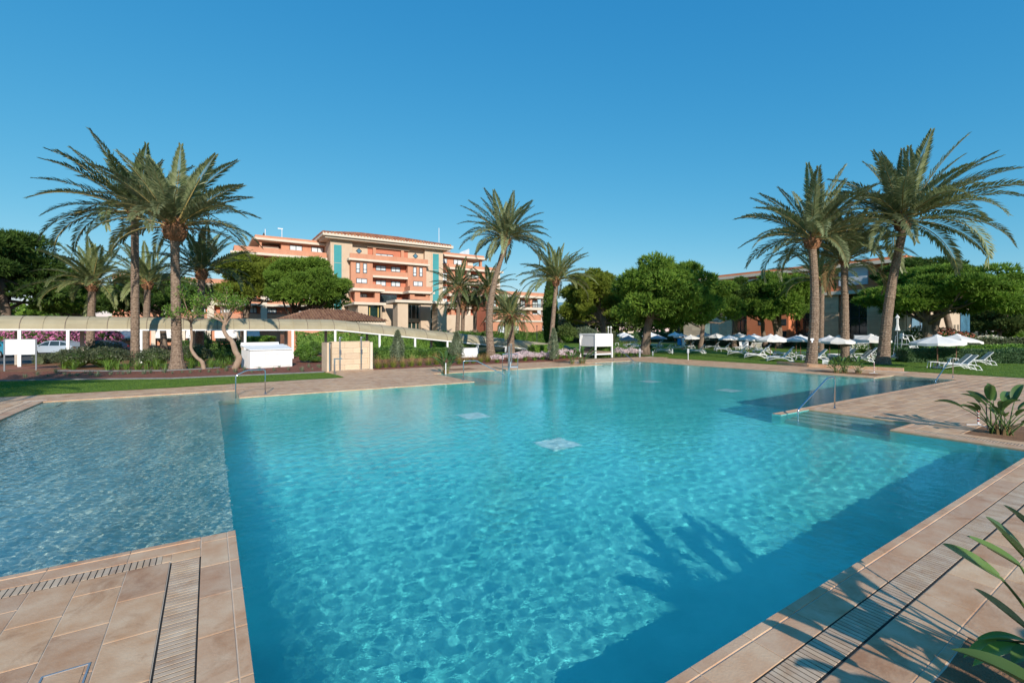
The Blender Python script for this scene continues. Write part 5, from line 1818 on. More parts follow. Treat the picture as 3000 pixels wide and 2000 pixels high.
# columnar shrubs
def column(u, v, vt, ru, lab, seed, mat='olive', n=3200, leaf=0.11):
    x, y = G(u, v)
    Y = depth_of(x, y)
    H_ = zat(vt, Y)
    rx = ru / FPX * Y
    rs = np.random.RandomState(seed)
    t_ = thing('columnar_shrub', lab, 'shrub', (x, y, 0), rs.rand() * 6, 'upright shrubs along the walkway')
    z = rs.rand(n) ** 0.85
    prof = np.where(z < 0.35, 0.75 + 0.7 * z, 1.0 - 0.92 * ((z - 0.35) / 0.65) ** 1.2)
    a = rs.rand(n) * 6.283
    rr = rx * prof * (0.55 + 0.5 * rs.rand(n)) * (1 + 0.15 * np.sin(a * 3 + z * 9))
    p = np.stack([rr * np.cos(a), rr * np.sin(a), 0.1 + z * (H_ - 0.1)], 1)
    nn = np.stack([np.cos(a), np.sin(a), np.full(n, 0.9)], 1)
    v_, f_ = cards(p, nn, leaf, rs, 0.4, 0.5)
    link('foliage', np_mesh('foliage', v_, f_, mat), t_)
    MB().tube([(0, 0, -0.05), (0.02, 0.01, H_ * 0.5), (0, 0, H_ * 0.92)], [0.05, 0.035, 0.008], 6).build('stem', 'bark', t_)
    MB().lathe([(rx * 0.35, 0.15), (rx * 0.55, H_ * 0.3), (rx * 0.4, H_ * 0.6), (rx * 0.08, H_ * 0.88)], 10).build('inner_foliage', 'olive', t_)
column(1165, 1062, 968, 20, 'upright grey-green shrub in front of the walkway right of the shower wall', 90)
column(1338, 1054, 972, 22, 'upright grey-green shrub beside the white panel', 91)
column(1622, 1056, 962, 15, 'upright grey-green shrub at the foot of the slim palm', 92)
# dark cypress
def cypress(u, Y, vt, ru, lab, seed):
    x, y = AT(u, Y)
    H_ = zat(vt, Y)
    rx = ru / FPX * Y
    rs = np.random.RandomState(seed)
    t_ = thing('cypress_tree', lab, 'cypress', (x, y, 0), 0)
    n = 6000
    z = rs.rand(n)
    a = rs.rand(n) * 6.283
    prof = np.sin(np.pi * np.clip(0.12 + z * 0.86, 0, 1)) ** 0.6
    rr = rx * prof * (0.75 + 0.3 * rs.rand(n))
    p = np.stack([rr * np.cos(a), rr * np.sin(a), 0.4 + z * (H_ - 0.4)], 1)
    nn = np.stack([np.cos(a) * .5, np.sin(a) * .5, np.full(n, 1.4)], 1)
    v_, f_ = cards(p, nn, 0.38, rs, 0.3, 0.3)
    link('crown', np_mesh('crown', v_, f_, 'needle_dark'), t_)
    MB().lathe([(rx * 0.3, 0.5), (rx * 0.6, H_ * 0.3), (rx * 0.65, H_ * 0.6), (rx * 0.15, H_ * 0.93)], 10).build('inner_foliage', 'needle_dark', t_)
    MB().tube([(0, 0, -0.1), (0, 0, 1.5)], 0.2, 8).build('trunk', 'bark', t_)
cypress(1612, 62, 822, 20, 'tall narrow dark cypress right of the hotel', 95)
# oleanders
for k, (u, v, vt, ru, fl, lab) in enumerate(((20, 1034, 966, 48, 'pink_petal', 'pink oleander at the far left behind the white sign board'),
                                            (110, 1034, 966, 50, 'pink_petal', 'pink oleander above the silver car'),
                                            (175, 1034, 966, 50, 'pink_petal', 'pink oleander right of the silver car under the walkway roof'),
                                            (235, 1032, 968, 40, 'pink_petal', 'pink oleander behind the pale palm trunk'),
                                            (310, 1030, 966, 38, 'pink_petal', 'rightmost pink oleander under the walkway roof'))):
    bz(u, v, vt, ru, 2200, 0.2, 'hedge', lab, 100 + k, cat_='oleander', name='oleander', flowers=fl, fn=520, fsize=0.20, group='pink oleanders behind the parking')
bz(2690, 1030, 958, 42, 2600, 0.16, 'hedge', 'white flowering oleander left of the umbrella pine trunk', 106, cat_='oleander', name='oleander', flowers='cream_petal', fn=360, fsize=0.16)
bz(2762, 1030, 962, 46, 2600, 0.16, 'hedge', 'red and pink oleander right of the umbrella pine trunk', 107, cat_='oleander', name='oleander', flowers='red_petal', fn=420, fsize=0.15)
bz(2818, 1030, 972, 34, 2000, 0.16, 'hedge', 'thin rosy oleander at the corner of the stone building', 108, cat_='oleander', name='oleander', flowers='red_petal', fn=200, fsize=0.15)
bz(2900, 1034, 984, 40, 2000, 0.16, 'hedge', 'white flowering bush above the right hedges', 109, cat_='oleander', name='oleander', flowers='cream_petal', fn=260, fsize=0.16)
bz(2540, 1032, 1010, 40, 2200, 0.14, 'hedge_bright', 'cream flowering bush behind the umbrellas by the right palm', 110, flowers='cream_petal', fn=220, fsize=0.16)
# background trees
BGT = [(1668, 110, 905, 44, 'olive'), (1735, 115, 900, 46, 'wood_far'), (1800, 120, 893, 50, 'hedge_bright'), (1862, 118, 898, 50, 'wood_far'), (1925, 120, 888, 48, 'hedge_bright'),
       (1985, 122, 896, 44, 'wood_far'), (2870, 96, 900, 46, 'wood_far'), (2940, 90, 915, 40, 'hedge_bright'), (3000, 92, 880, 60, 'wood_far'), (3080, 90, 880, 60, 'wood_far'),
       (1612, 120, 940, 30, 'wood_far'), (-60, 80, 880, 80, 'needle_dark'), (90, 84, 890, 70, 'needle'), (200, 86, 892, 60, 'needle_dark'), (420, 84, 880, 70, 'needle'), (560, 84, 900, 40, 'needle_dark')]
BGL = ['far greyish tree right of the cypress', 'far green tree behind the cabana', 'far bright tree above the globe lamps', 'far tree left of the largest pine trunk', 'far bright tree right of the largest pine trunk',
       'far tree at the left end of the stone building', 'far tree at the right end of the stone building', 'far bright tree above the right hedges', 'far tree at the right picture edge', 'far tree just past the right picture edge',
       'far low tree behind the cypress', 'far dark tree at the left picture edge', 'far tree behind the dark left pine', 'far dark tree behind the pale green palm', 'far tree behind the two tall palms', 'far dark tree behind the crooked trees']
for k, ((u, Y, vt, ru, mt), lab) in enumerate(zip(BGT, BGL)):
    x, y = AT(u, Y)
    rs = np.random.RandomState(300 + k)
    H_ = zat(vt, Y)
    rx = ru / FPX * Y
    t_ = thing('background_tree', lab, 'tree', (x, y, 0), 0, 'trees in the far background')
    V_ = []
    for q in range(14):
        d = rand_dirs(1, rs)[0]
        c = np.array([d[0] * rx * .6, d[1] * rx * .6, H_ * 0.52 + d[2] * H_ * 0.3])
        dd = rand_dirs(230, rs)
        dd[:, 2] = np.where(dd[:, 2] < -0.4, -dd[:, 2], dd[:, 2])
        V_.append(cards(c + dd * np.array([rx * .45, rx * .45, H_ * .22]) * (0.8 + 0.3 * rs.rand(230))[:, None], dd, 0.75, rs, 0.6, 0.7))
    v_, f_ = cat(V_)
    link('crown', np_mesh('crown', v_, f_, mt), t_)
    MB().tube([(0, 0, -0.1), (0.1, 0, H_ * 0.3), (0, 0.1, H_ * 0.6)], [0.3, 0.24, 0.1], 7).build('trunk', 'bark', t_)
# crooked little trees
def crooked(pts, lab, seed, r0):
    b = pts[0]
    Y = CAMH * FPX / (b[1] - V0)
    x, y = AT(b[0], Y)
    t_ = thing('crooked_tree', lab, 'tree', (x, y, 0))
    P3 = [P(u, v, Y) - Vector((x, y, 0)) for u, v in pts]
    P3[0].z = -0.05
    sm = []
    for i in range(len(P3) - 1):
        p0, p1, p2, p3 = P3[max(0, i - 1)], P3[i], P3[i + 1], P3[min(len(P3) - 1, i + 2)]
        for k in range(5):
            t = k / 5
            sm.append(0.5 * ((2 * p1) + (p2 - p0) * t + (2 * p0 - 5 * p1 + 4 * p2 - p3) * t * t + (3 * p1 - p0 - 3 * p2 + p3) * t ** 3))
    sm.append(P3[-1])
    rd = random.Random(seed)
    MB().tube(sm, [r0 * (1.3 - 0.75 * i / len(sm)) * rd.uniform(.9, 1.1) for i in range(len(sm))], 9).build('trunk', 'bark_pale', t_, smooth=True)
    rs = np.random.RandomState(seed)
    top = sm[-1]
    br = MB()
    pos, nrm = [], []
    for k in range(13):
        a = k * 2.4 + rd.uniform(-.4, .4)
        L_ = rd.uniform(0.8, 2.1)
        e = rd.uniform(-0.15, 1.2)
        d = Vector((math.cos(a) * math.cos(e), math.sin(a) * math.cos(e), math.sin(e)))
        q1 = top + d * L_ * 0.5 + Vector((0, 0, 0.12))
        q2 = top + d * L_ + Vector((rd.uniform(-.2, .2), rd.uniform(-.2, .2), rd.uniform(-.1, .3)))
        br.tube([top - Vector((0, 0, rd.uniform(0, 0.4))), q1, q2], [r0 * 0.35, r0 * 0.2, r0 * 0.08], 6)
        for s_ in range(5):
            d2 = (d + Vector((rd.uniform(-.8, .8), rd.uniform(-.8, .8), rd.uniform(-.3, .8)))).normalized()
            q3 = q1.lerp(q2, rd.uniform(0.1, 1)) 
            q4 = q3 + d2 * rd.uniform(.3, .7)
            br.tube([q3, q4], [r0 * 0.08, r0 * 0.04], 4)
            for z_ in range(34):
                w_ = q3.lerp(q4, rd.random() * 1.1) + Vector((rd.gauss(0, .13), rd.gauss(0, .13), rd.gauss(0, .09)))
                pos.append(w_); nrm.append(d2)
    br.build('branches', 'bark_pale', t_)
    v_, f_ = cards(np.array(pos), np.array(nrm), 0.13, rs, 0.4, 0.8)
    link('crown', np_mesh('crown', v_, f_, 'hedge_bright'), t_)
crooked([(597, 1081), (592, 1060), (575, 1045), (560, 1020), (562, 990), (560, 960), (560, 935)], 'left crooked little tree with a bare pale trunk', 120, 0.10)
crooked([(686, 1080), (700, 1050), (690, 1030), (680, 1000), (665, 985), (655, 962), (662, 935)], 'right crooked little tree with an S-shaped pale trunk', 121, 0.15)

# strappy clumps, grasses, little tufts
def straps(name, lab, cat_, n, h, spread, mat, seed, wid=0.025, nseg=4, droop=1.0, mat2=None, part='leaf'):
    """one clump of arching blades as a thing at the origin"""
    rs = np.random.RandomState(seed)
    t_ = thing(name, lab, cat_)
    V, F_, o = [], [], 0
    for k in range(n):
        a = rs.rand() * 6.283
        e = 0.25 + 0.9 * rs.rand()
        L_ = h * (0.7 + 0.5 * rs.rand())
        p = np.array([math.cos(a), math.sin(a), 0]) * spread * 0.35 * rs.rand()
        d = np.array([math.cos(a) * math.cos(e + .4), math.sin(a) * math.cos(e + .4), math.sin(e + .4)])
        s = np.array([-math.sin(a), math.cos(a), 0])
        for i in range(nseg + 1):
            t = i / nseg
            w_ = wid * (1 - t) ** 0.6 * (0.7 if i == 0 else 1) + 0.001
            V += [p - s * w_ / 2, p + s * w_ / 2]
            d = d + np.array([0, 0, -droop * 0.32 * t])
            d /= np.linalg.norm(d)
            p = p + d * L_ / nseg
            p[2] = max(p[2], 0.01)
        for i in range(nseg):
            F_.append((o + 2 * i, o + 2 * i + 1, o + 2 * i + 3, o + 2 * i + 2))
        o += 2 * (nseg + 1)
    me_ = np_mesh(part, np.array(V), np.array(F_), mat)
    if mat2:
        me_.materials.append(MAT[mat2])
        me_.polygons.foreach_set('material_index', [1 if (i % nseg) >= nseg // 2 else 0 for i in range(len(F_))])
    stuff(link(part, me_, t_))
    return t_
def scatter(src, spots, labs, group, smin=0.85, smax=1.15, seed=0):
    rd = random.Random(seed)
    src['group'] = group
    for i, p in enumerate(spots):
        o = src if i == 0 else copy_tree(src)
        o.location = (p[0], p[1], 0.0)
        o.rotation_euler = (0, 0, rd.uniform(0, 6.28))
        s = rd.uniform(smin, smax)
        o.scale = (s, s, s)
        o['label'] = labs if isinstance(labs, str) else labs[i]
# green strap-leaved clumps (agapanthus) under the palms
ag = straps('strap_leaf_plant', 'x', 'plant', 55, 0.62, 0.6, 'strap', 131, 0.035)
sp = [G(u, v) for u, v in ((318, 1084), (345, 1083), (372, 1083), (405, 1083), (432, 1083), (458, 1082), (484, 1083), (562, 1080), (618, 1079), (636, 1074), (655, 1078), (612, 1066), (640, 1064), (672, 1068), (705, 1074), (585, 1073), (190, 1080), (215, 1083))]
scatter(ag, sp, ['strap-leaved green plant, %s from the left below the tall palms' % ORD[i] for i in [int(np.argsort(np.argsort([G(u, 1) and u for u in (318, 345, 372, 405, 432, 458, 484, 562, 618, 636, 655, 612, 640, 672, 705, 585, 190, 215)]))[k]) for k in range(18)]],
        'strap-leaved plants behind the left lawn', seed=1)
# fountain grasses
fg = straps('fountain_grass', 'x', 'ornamental grass', 150, 0.75, 0.5, 'grass_base', 132, 0.012, 4, 0.9, 'grass_tip')
fu = [(1108, 1079), (1130, 1077), (1153, 1076), (1180, 1075), (1206, 1073), (1230, 1071), (1255, 1070), (1280, 1068), (1345, 1066), (1366, 1065), (1386, 1064), (1408, 1062), (1428, 1061)]
scatter(fg, [G(*p) for p in fu], ['orange-tipped fountain grass, %s from the left along the deck' % ORD[i] for i in range(len(fu))], 'fountain grasses along the deck', seed=2)
# small tufts in the red mulch
tf = straps('grass_tuft', 'small green grass tuft planted in the red mulch', 'grass tuft', 60, 0.24, 0.25, 'olive', 133, 0.012, 3, 0.6)
rd = random.Random(5)
tu = [(74, 1106), (110, 1099), (140, 1103), (165, 1092), (190, 1098), (205, 1102), (226, 1102), (248, 1094), (264, 1099), (285, 1103), (288, 1091), (324, 1098), (345, 1096), (360, 1097), (378, 1095), (422, 1096), (440, 1093), (482, 1092), (505, 1095), (533, 1092), (558, 1093), (586, 1090), (612, 1091), (638, 1093), (663, 1087), (690, 1091), (716, 1086), (738, 1092), (760, 1087), (803, 1086), (818, 1077), (845, 1084), (880, 1082), (886, 1088), (905, 1076), (930, 1074), (936, 1077), (915, 1084)]
scatter(tf, [G(*p) for p in tu], 'small green grass tuft planted in the red mulch', 'grass tufts in the red mulch', 0.6, 1.3, 3)
# airy white-pink flowers
def gaura(seed):
    rs = np.random.RandomState(seed)
    t_ = straps('flowering_plant', 'x', 'flowering plant', 70, 0.45, 0.5, 'hedge_bright', seed, 0.03, 3, 0.8)
    n = 330
    a = rs.rand(n) * 6.283
    rr = 0.6 * np.sqrt(rs.rand(n))
    p = np.stack([rr * np.cos(a), rr * np.sin(a), 0.30 + 0.42 * rs.rand(n) * (1.15 - rr)], 1)
    v_, f_ = cat([cards(p, np.tile([0, 0, 1.0], (n, 1)), 0.065, rs, 0.9, 1.2), cards(p, np.tile([0, 0, 1.0], (n, 1)), 0.065, rs, 0.9, 1.2)])
    stuff(link('flowers', np_mesh('flowers', v_, f_, 'white_petal'), t_))
    return t_
ga = gaura(140)
gu = [(1456, 1062), (1490, 1058), (1512, 1060), (1538, 1057), (1566, 1056), (1590, 1054), (1612, 1054), (1630, 1052), (1652, 1050), (1668, 1050), (1684, 1047), (1812, 1044), (1828, 1043), (1848, 1043), (1866, 1043)]
scatter(ga, [G(*p) for p in gu], ['airy white and pink flowers, %s clump from the left beside the deck' % ORD[i] for i in range(len(gu))], 'white flower clumps beside the deck', 0.85, 1.25, 4)

# bird of paradise plants
def paddle_mesh(k, bright=False):
    rs = np.random.RandomState(200 + k)
    V, F_, M_ = [], [], []
    # stalk
    m = MB()
    bend = rs.uniform(0.05, 0.22)
    side = rs.uniform(-0.05, 0.05)
    st = [np.array([bend * t * t, side * t, t * 0.62]) for t in np.linspace(0, 1, 7)]
    m.tube([Vector(p) for p in st], [0.013, 0.012, 0.011, 0.010, 0.009, 0.008, 0.006], 6)
    nst = len(m.f)
    p = st[-1].copy()
    d = st[-1] - st[-2]
    d /= np.linalg.norm(d)
    n_, L_ = 9, 0.42
    W_ = rs.uniform(0.055, 0.075)
    s = np.array([0, 1.0, 0])
    curl = rs.uniform(0.02, 0.10)
    fold = rs.uniform(0.25, 0.75)
    rows = []
    for i in range(n_ + 1):
        t = i / n_
        w_ = W_ * math.sin(math.pi * min(1, (0.06 + 0.94 * t)) ** 0.85) ** 0.75 if i < n_ else 0.001
        nn = np.cross(s, d)
        up = -nn if nn[0] > 0 else nn
        rows.append([p + s * w_ + up * w_ * fold, p + s * w_ * 0.5 + up * w_ * fold * 0.42, p.copy(), p - s * w_ * 0.5 + up * w_ * fold * 0.42, p - s * w_ + up * w_ * fold])
        d = d + np.array([curl * (0.5 + t), 0, -curl * 0.8 * t])
        d /= np.linalg.norm(d)
        p = p + d * L_ / n_
    vv, ff = [], []
    for r_ in rows:
        vv += r_
    for i in range(n_):
        for j in range(4):
            ff.append((i * 5 + j, i * 5 + j + 1, (i + 1) * 5 + j + 1, (i + 1) * 5 + j))
    m.add([Vector(q) for q in vv], ff)
    me_ = bpy.data.meshes.new('leaf')
    me_.from_pydata(m.v, [], m.f)
    me_.materials.append(MAT['rachis'] if False else MAT['paddle'])
    me_.materials.append(MAT['paddle_bright' if bright else 'paddle'])
    me_.polygons.foreach_set('material_index', [0] * nst + [1] * (len(m.f) - nst))
    me_.shade_smooth()
    return me_
PADS = [paddle_mesh(k) for k in range(6)]
def strelitzia(pos, n, h, lab, seed, tilt=0.55, group='bird of paradise plants'):
    rd = random.Random(seed)
    t_ = thing('bird_of_paradise', lab, 'plant', (pos[0], pos[1], 0), 0, group)
    for k in range(n):
        o = link('leaf', rd.choice(PADS), t_)
        s = h * rd.uniform(0.62, 1.08)
        o.scale = (s, s, s)
        a = k * 2.4 + rd.uniform(-.5, .5)
        o.rotation_euler = Euler((0, tilt * (k + 1) / n * rd.uniform(0.5, 1.15), a), 'XYZ')
        o.location = (rd.gauss(0, .07 * h), rd.gauss(0, .07 * h), -0.01)
    m = MB()
    for k in range(7):
        a = k * 0.9
        m.tube([(0.09 * h * math.cos(a), 0.09 * h * math.sin(a), -0.02), (0.11 * h * math.cos(a), 0.11 * h * math.sin(a), 0.16 * h)], [0.035 * h, 0.015 * h], 5)
    m.build('old_stems', 'frond_dry', t_)
    return t_
strelitzia(G(1307, 1093), 26, 1.35, 'bird of paradise plant on the deck left of the centre handrail', 151)
strelitzia(G(1677, 1066), 14, 1.15, 'small bird of paradise plant on the far deck, left of its pair', 152)
strelitzia(G(1706, 1065), 20, 1.45, 'taller bird of paradise plant on the far deck beside the cabana', 153)
strelitzia(G(2450, 1092), 20, 1.0, 'left bird of paradise plant of three in front of the palm bed', 154, 0.8)
strelitzia(G(2474, 1092), 20, 1.15, 'middle bird of paradise plant of three in front of the palm bed', 155, 0.45)
strelitzia(G(2516, 1093), 14, 1.15, 'right bird of paradise plant of three in front of the palm bed', 156, 0.75)
strelitzia(G(2936, 1271), 26, 1.25, 'large bird of paradise plant in the deck bed on the right', 157, 0.75)
# foreground plant: leaves placed where the photograph shows them
def big_leaf(par, org, base, tip, width, root, bright=False, droop=0.0, fold=0.5, ax=None):
    """a paddle leaf from base to tip (world points) on a stalk rising from root"""
    b, t, r = Vector(base), Vector(tip), Vector(root)
    L_ = (t - b).length
    d0 = (t - b).normalized()
    s = d0.cross(Vector(ax) if ax else Vector((0, 0, 1)))
    s.normalize()
    up = s.cross(d0)
    n_ = 12
    m = MB()
    vv, ff = [], []
    for i in range(n_ + 1):
        q = i / n_
        c = b.lerp(t, q) + Vector((0, 0, droop * L_ * math.sin(math.pi * q)))
        w_ = width * math.sin(math.pi * min(1, 0.05 + 0.95 * q) ** 0.8) ** 0.7 if i < n_ else 0.0008
        for k in (-1, -0.5, 0, 0.5, 1):
            vv.append(c + s * w_ * k + up * (abs(k) ** 1.3) * w_ * fold)
    for i in range(n_):
        for j in range(4):
            ff.append((i * 5 + j, i * 5 + j + 1, (i + 1) * 5 + j + 1, (i + 1) * 5 + j))
    m.add(vv, ff)
    lf = m.build('leaf', 'paddle_bright' if bright else 'paddle', par, smooth=True, shift=org)
    mid = r.lerp(b, 0.55) + Vector((0, 0, 0.12 * (b - r).length))
    pts = []
    for i in range(9):
        q = i / 8
        pts.append((1 - q) ** 2 * r + 2 * q * (1 - q) * mid + q * q * b)
    pts.append(b + d0 * L_ * 0.25); pts.append(b + d0 * L_ * 0.6)
    MB().tube(pts, [0.013, .012, .011, .011, .010, .009, .009, .008, .008, .006, .003], 6).build('stalk', 'paddle', lf, shift=org)
fx, fy = xy(3.72, 3.05)
fg_t = thing('bird_of_paradise', 'large dark bird of paradise plant at the lower right corner', 'plant', (fx, fy, 0), 0, 'bird of paradise plants')
org = (fx, fy, 0)
root = (fx, fy, 0.0)
for (bu, bv, bY, tu_, tv, tY, wd) in ((2932, 1692, 3.05, 2760, 1592, 2.95, 0.045), (2990, 1658, 3.1, 2830, 1568, 3.25, 0.05), (3010, 1640, 2.9, 2887, 1512, 3.0, 0.075), (3040, 1560, 3.2, 2939, 1478, 3.4, 0.05),
                                     (3020, 1850, 3.0, 2853, 1722, 2.95, 0.04), (3090, 1600, 3.3, 3030, 1380, 3.6, 0.07), (3130, 1650, 3.4, 3150, 1400, 3.5, 0.07), (3160, 1640, 3.0, 3240, 1480, 3.0, 0.07), (3100, 1560, 2.8, 3140, 1300, 2.9, 0.07)):
    big_leaf(fg_t, org, P(bu, bv, bY), P(tu_, tv, tY), wd * 1.45, root, fold=0.35, ax=(0.3, -0.8, 0.6))
big_leaf(fg_t, org, P(2992, 1895, 2.95), P(2850, 1950, 2.95), 0.05, root, True, 0.1, 0.3)
big_leaf(fg_t, org, P(2985, 1885, 3.05), P(2822, 1925, 3.1), 0.05, root, True, 0.14, 0.3)
big_leaf(fg_t, org, P(3010, 1880, 3.05), P(2860, 1872, 3.1), 0.04, root, True, 0.10, 0.3)
big_leaf(fg_t, org, P(3030, 1900, 2.9), P(2965, 1945, 2.85), 0.05, root, False, 0.08, 0.3)
# its taller neighbour beside the camera; its shadow falls across the deck into the pool
x_, y_ = xy(3.75, 1.35)
strelitzia((x_, y_), 24, 1.95, 'tall bird of paradise plant just outside the lower right corner', 158, 0.62)
x_, y_ = xy(3.25, 1.9)
strelitzia((x_, y_), 9, 1.15, 'low bird of paradise plant just outside the lower right corner', 159, 0.9)

# ================================================================== OBJECTS
# ------------------------------------------------------------------ covered walkway
YW = 44.0
wk = thing('covered_walkway', 'long covered walkway with a vaulted beige roof on white posts', 'walkway', (FA(0, 969, YW)[0], YW, 0))
worg = wk.location.copy()
xk = FA(985, 963, YW)[0]                      # where the slope starts
x_end = FA(1690, 1000, YW)[0]
def beam_z(x):
    if x <= xk:
        return 2.52
    return 2.52 - (x - xk) * (2.2 / 21.5)
xst = FA(-330, 966, YW)[0]
PW, WW = 1.12, 2.7
um_ = None
n_ = int((x_end - xst) / PW)
arc = [(math.cos(a), math.sin(a)) for a in np.linspace(math.pi, 0, 9)]
RISE = 0.93
for i in range(n_):
    x0, x1 = xst + i * PW, xst + (i + 1) * PW
    za, zb_ = beam_z(x0), beam_z(x1)
    m = MB()
    for k in range(8):
        (c0, s0), (c1, s1) = arc[k], arc[k + 1]
        ya, yb = YW + WW / 2 + c0 * WW / 2, YW + WW / 2 + c1 * WW / 2
        m.quad((x0 + .02, ya, za + s0 * RISE), (x1 - .02, ya, zb_ + s0 * RISE), (x1 - .02, yb, zb_ + s1 * RISE), (x0 + .02, yb, za + s1 * RISE))
    m.build('roof_panel', 'poly_roof', wk, smooth=True, shift=worg)
    MB().tube([(x0, YW + WW / 2 + c_ * WW / 2 * 1.005, za + s_ * RISE * 1.01) for c_, s_ in arc], 0.028, 5).build('roof_rib', 'rib_dark' if i % 2 else 'poly_roof', wk, shift=worg)
m = MB()
for y_ in (YW, YW + WW):
    for a, b in ((xst, xk), (xk, x_end)):
        za, zb_ = beam_z(a + 1e-6), beam_z(b)
        m.add([(a, y_ - .06, za - .10), (b, y_ - .06, zb_ - .10), (b, y_ + .06, zb_ - .10), (a, y_ + .06, za - .10), (a, y_ - .06, za), (b, y_ - .06, zb_), (b, y_ + .06, zb_), (a, y_ + .06, za)],
              [(0, 1, 2, 3), (4, 5, 6, 7), (0, 1, 5, 4), (1, 2, 6, 5), (2, 3, 7, 6), (3, 0, 4, 7)])
m.build('gutter_beam', 'white_paint', wk, shift=worg)
for u in (-180, -60, 57, 199, 413, 560, 718, 857, 982, 1112, 1216, 1311, 1400, 1482):
    x = FA(u, 969, YW)[0]
    MB().box(x - .085, x + .085, YW - .05, YW + .12, 0, beam_z(x) - .101).build('post', 'white_paint', wk, shift=worg)
for u in (51, 241, 400, 567, 711, 837, 954, 1075, 1170, 1263, 1345, 1430):
    x = FA(u, 969, YW + WW)[0]
    MB().box(x - .11, x + .11, YW + WW - .15, YW + WW + .05, 0, beam_z(x) - .101).build('post', 'post_grey', wk, shift=worg)

# ------------------------------------------------------------------ white cabinet with louvred doors
def rot_about(o, rz):
    o.rotation_euler = (0, 0, rz)
cx, cy = G(733, 1080)
dx_, dy_ = np.array(G(856, 1073)) - np.array((cx, cy))
ang = math.atan2(dy_, dx_)
cw = math.hypot(dx_, dy_)
cab = thing('utility_cabinet', 'white garden cabinet with four louvred doors behind the left lawn', 'cabinet', (cx, cy, 0), ang)
Yc = depth_of(cx, cy)
ch = zat(1024, Yc)
dp = 1.5
MB().box(0, cw, 0, dp, 0, ch - 0.06).build('body', 'white_paint', cab)
MB().add([(-.06, -.08, ch - .06), (cw + .06, -.08, ch - .06), (cw + .06, dp + .05, ch + .22), (-.06, dp + .05, ch + .22), (-.06, -.08, ch), (cw + .06, -.08, ch), (cw + .06, dp + .05, ch + .28), (-.06, dp + .05, ch + .28)],
         [(0, 1, 2, 3), (4, 5, 6, 7), (0, 1, 5, 4), (1, 2, 6, 5), (2, 3, 7, 6), (3, 0, 4, 7)]).build('roof', 'white_paint', cab)
MB().box(-.02, cw * .9, dp, dp + .06, ch + .1, ch + .42).build('rear_upstand', 'white_paint', cab)
for k in range(4):
    x0 = cw * (0.06 + k * 0.225)
    x1 = x0 + cw * 0.205
    m = MB()
    m.box(x0, x0 + .09, -.04, -.001, .1, ch - .2)
    m.box(x1 - .09, x1, -.04, -.001, .1, ch - .2)
    m.box(x0 + .09, x1 - .09, -.04, -.001, ch - .32, ch - .2)
    m.box(x0 + .09, x1 - .09, -.04, -.001, .1, .24)
    dr = m.build('door', 'white_paint', cab)
    sl_ = MB().add([(0, -.005, 0), (1, -.005, 0), (1, -.035, -.045), (0, -.035, -.045), (0, -.001, -.01), (1, -.001, -.01), (1, -.031, -.055), (0, -.031, -.055)],
                   [(0, 1, 2, 3), (7, 6, 5, 4), (3, 2, 6, 7), (0, 4, 5, 1)]).build('slat', 'white_paint', dr)
    ns = 16
    for q in range(ns):
        o = sl_ if q == 0 else link('slat', sl_.data, dr)
        o.location = (x0 + .09, 0, .28 + (ch - .62) * q / (ns - 1))
        o.scale = (x1 - x0 - .18, 1, 1)

# ------------------------------------------------------------------ stone shower wall
sx, sy = G(972, 1086)
ex, ey = G(1081, 1080)
ang = math.atan2(ey - sy, ex - sx)
sw = math.hypot(ex - sx, ey - sy)
sh = thing('shower_wall', 'beige stone block shower wall with two steel shower columns', 'shower wall', (sx, sy, 0), ang)
Ys = depth_of(sx, sy)
hh = zat(1003, Ys)
MB().box(0.02, sw - .02, 0.02, 0.4, 0, hh - .02).build('core', 'block', sh)
ub = MB().box(0, 1, 0, 0.05, 0, 1).build('stone_block', 'block', sh)
nrow = 5
bh = (hh) / nrow
first = True
for i in range(nrow):
    x = -(0.55 if i % 2 else 0.15)
    while x < sw - .02:
        a, b = max(0, x), min(sw, x + 0.92)
        if b - a > .05:
            o = ub if first else link('stone_block', ub.data, sh)
            first = False
            o.location = (a + .006, -.03 - 0.004 * ((i + int(x * 3)) % 2), i * bh + .006)
            o.scale = (b - a - .012, 1, bh - .012)
        x += 0.92
MB().box(-.05, sw + .02, -.045, .42, hh + .001, hh + .05).build('coping', 'block', sh)
MB().box(sw, sw + .16, -.2, .42, 0, hh - .01).build('side_wall', 'cream', sh)
MB().box(-.45, -.33, -.5, .42, 0, hh + .01).build('side_wall', 'block', sh)
MB().box(-.29, -.26, -.45, -.05, 0.05, hh - .02).build('glass_screen', 'blueglass', sh)
for u in (993, 1055):
    q = (u - 972) / (1081 - 972) * sw
    m = MB()
    m.box(q - .04, q + .04, -.13, -.06, 0, hh + .33)
    m.tube([(q, -.10, hh + .28), (q, -.32, hh + .30)], 0.022, 6)
    m.lathe([(.09, 0), (.09, .03)], 12, (q, -.34, hh + .27))
    for zz in (1.02, 1.12, 1.22):
        m.tube([(q - .07, -.15, zz), (q + .07, -.15, zz)], .025, 6)
    m.build('shower_column', 'steel', sh)
fx2, fy2 = G(980, 1097)
Yf = depth_of(fx2, fy2)
ft = thing('foot_shower', 'low steel foot shower post in front of the shower wall', 'foot shower', (fx2, fy2, 0), ang)
z_ = zat(1049, Yf)
MB().box(-.035, .035, -.035, .035, 0, z_).build('post', 'steel', ft)
MB().box(.036, .42, -.03, .03, z_ - .07, z_ - .003).build('arm', 'steel', ft)

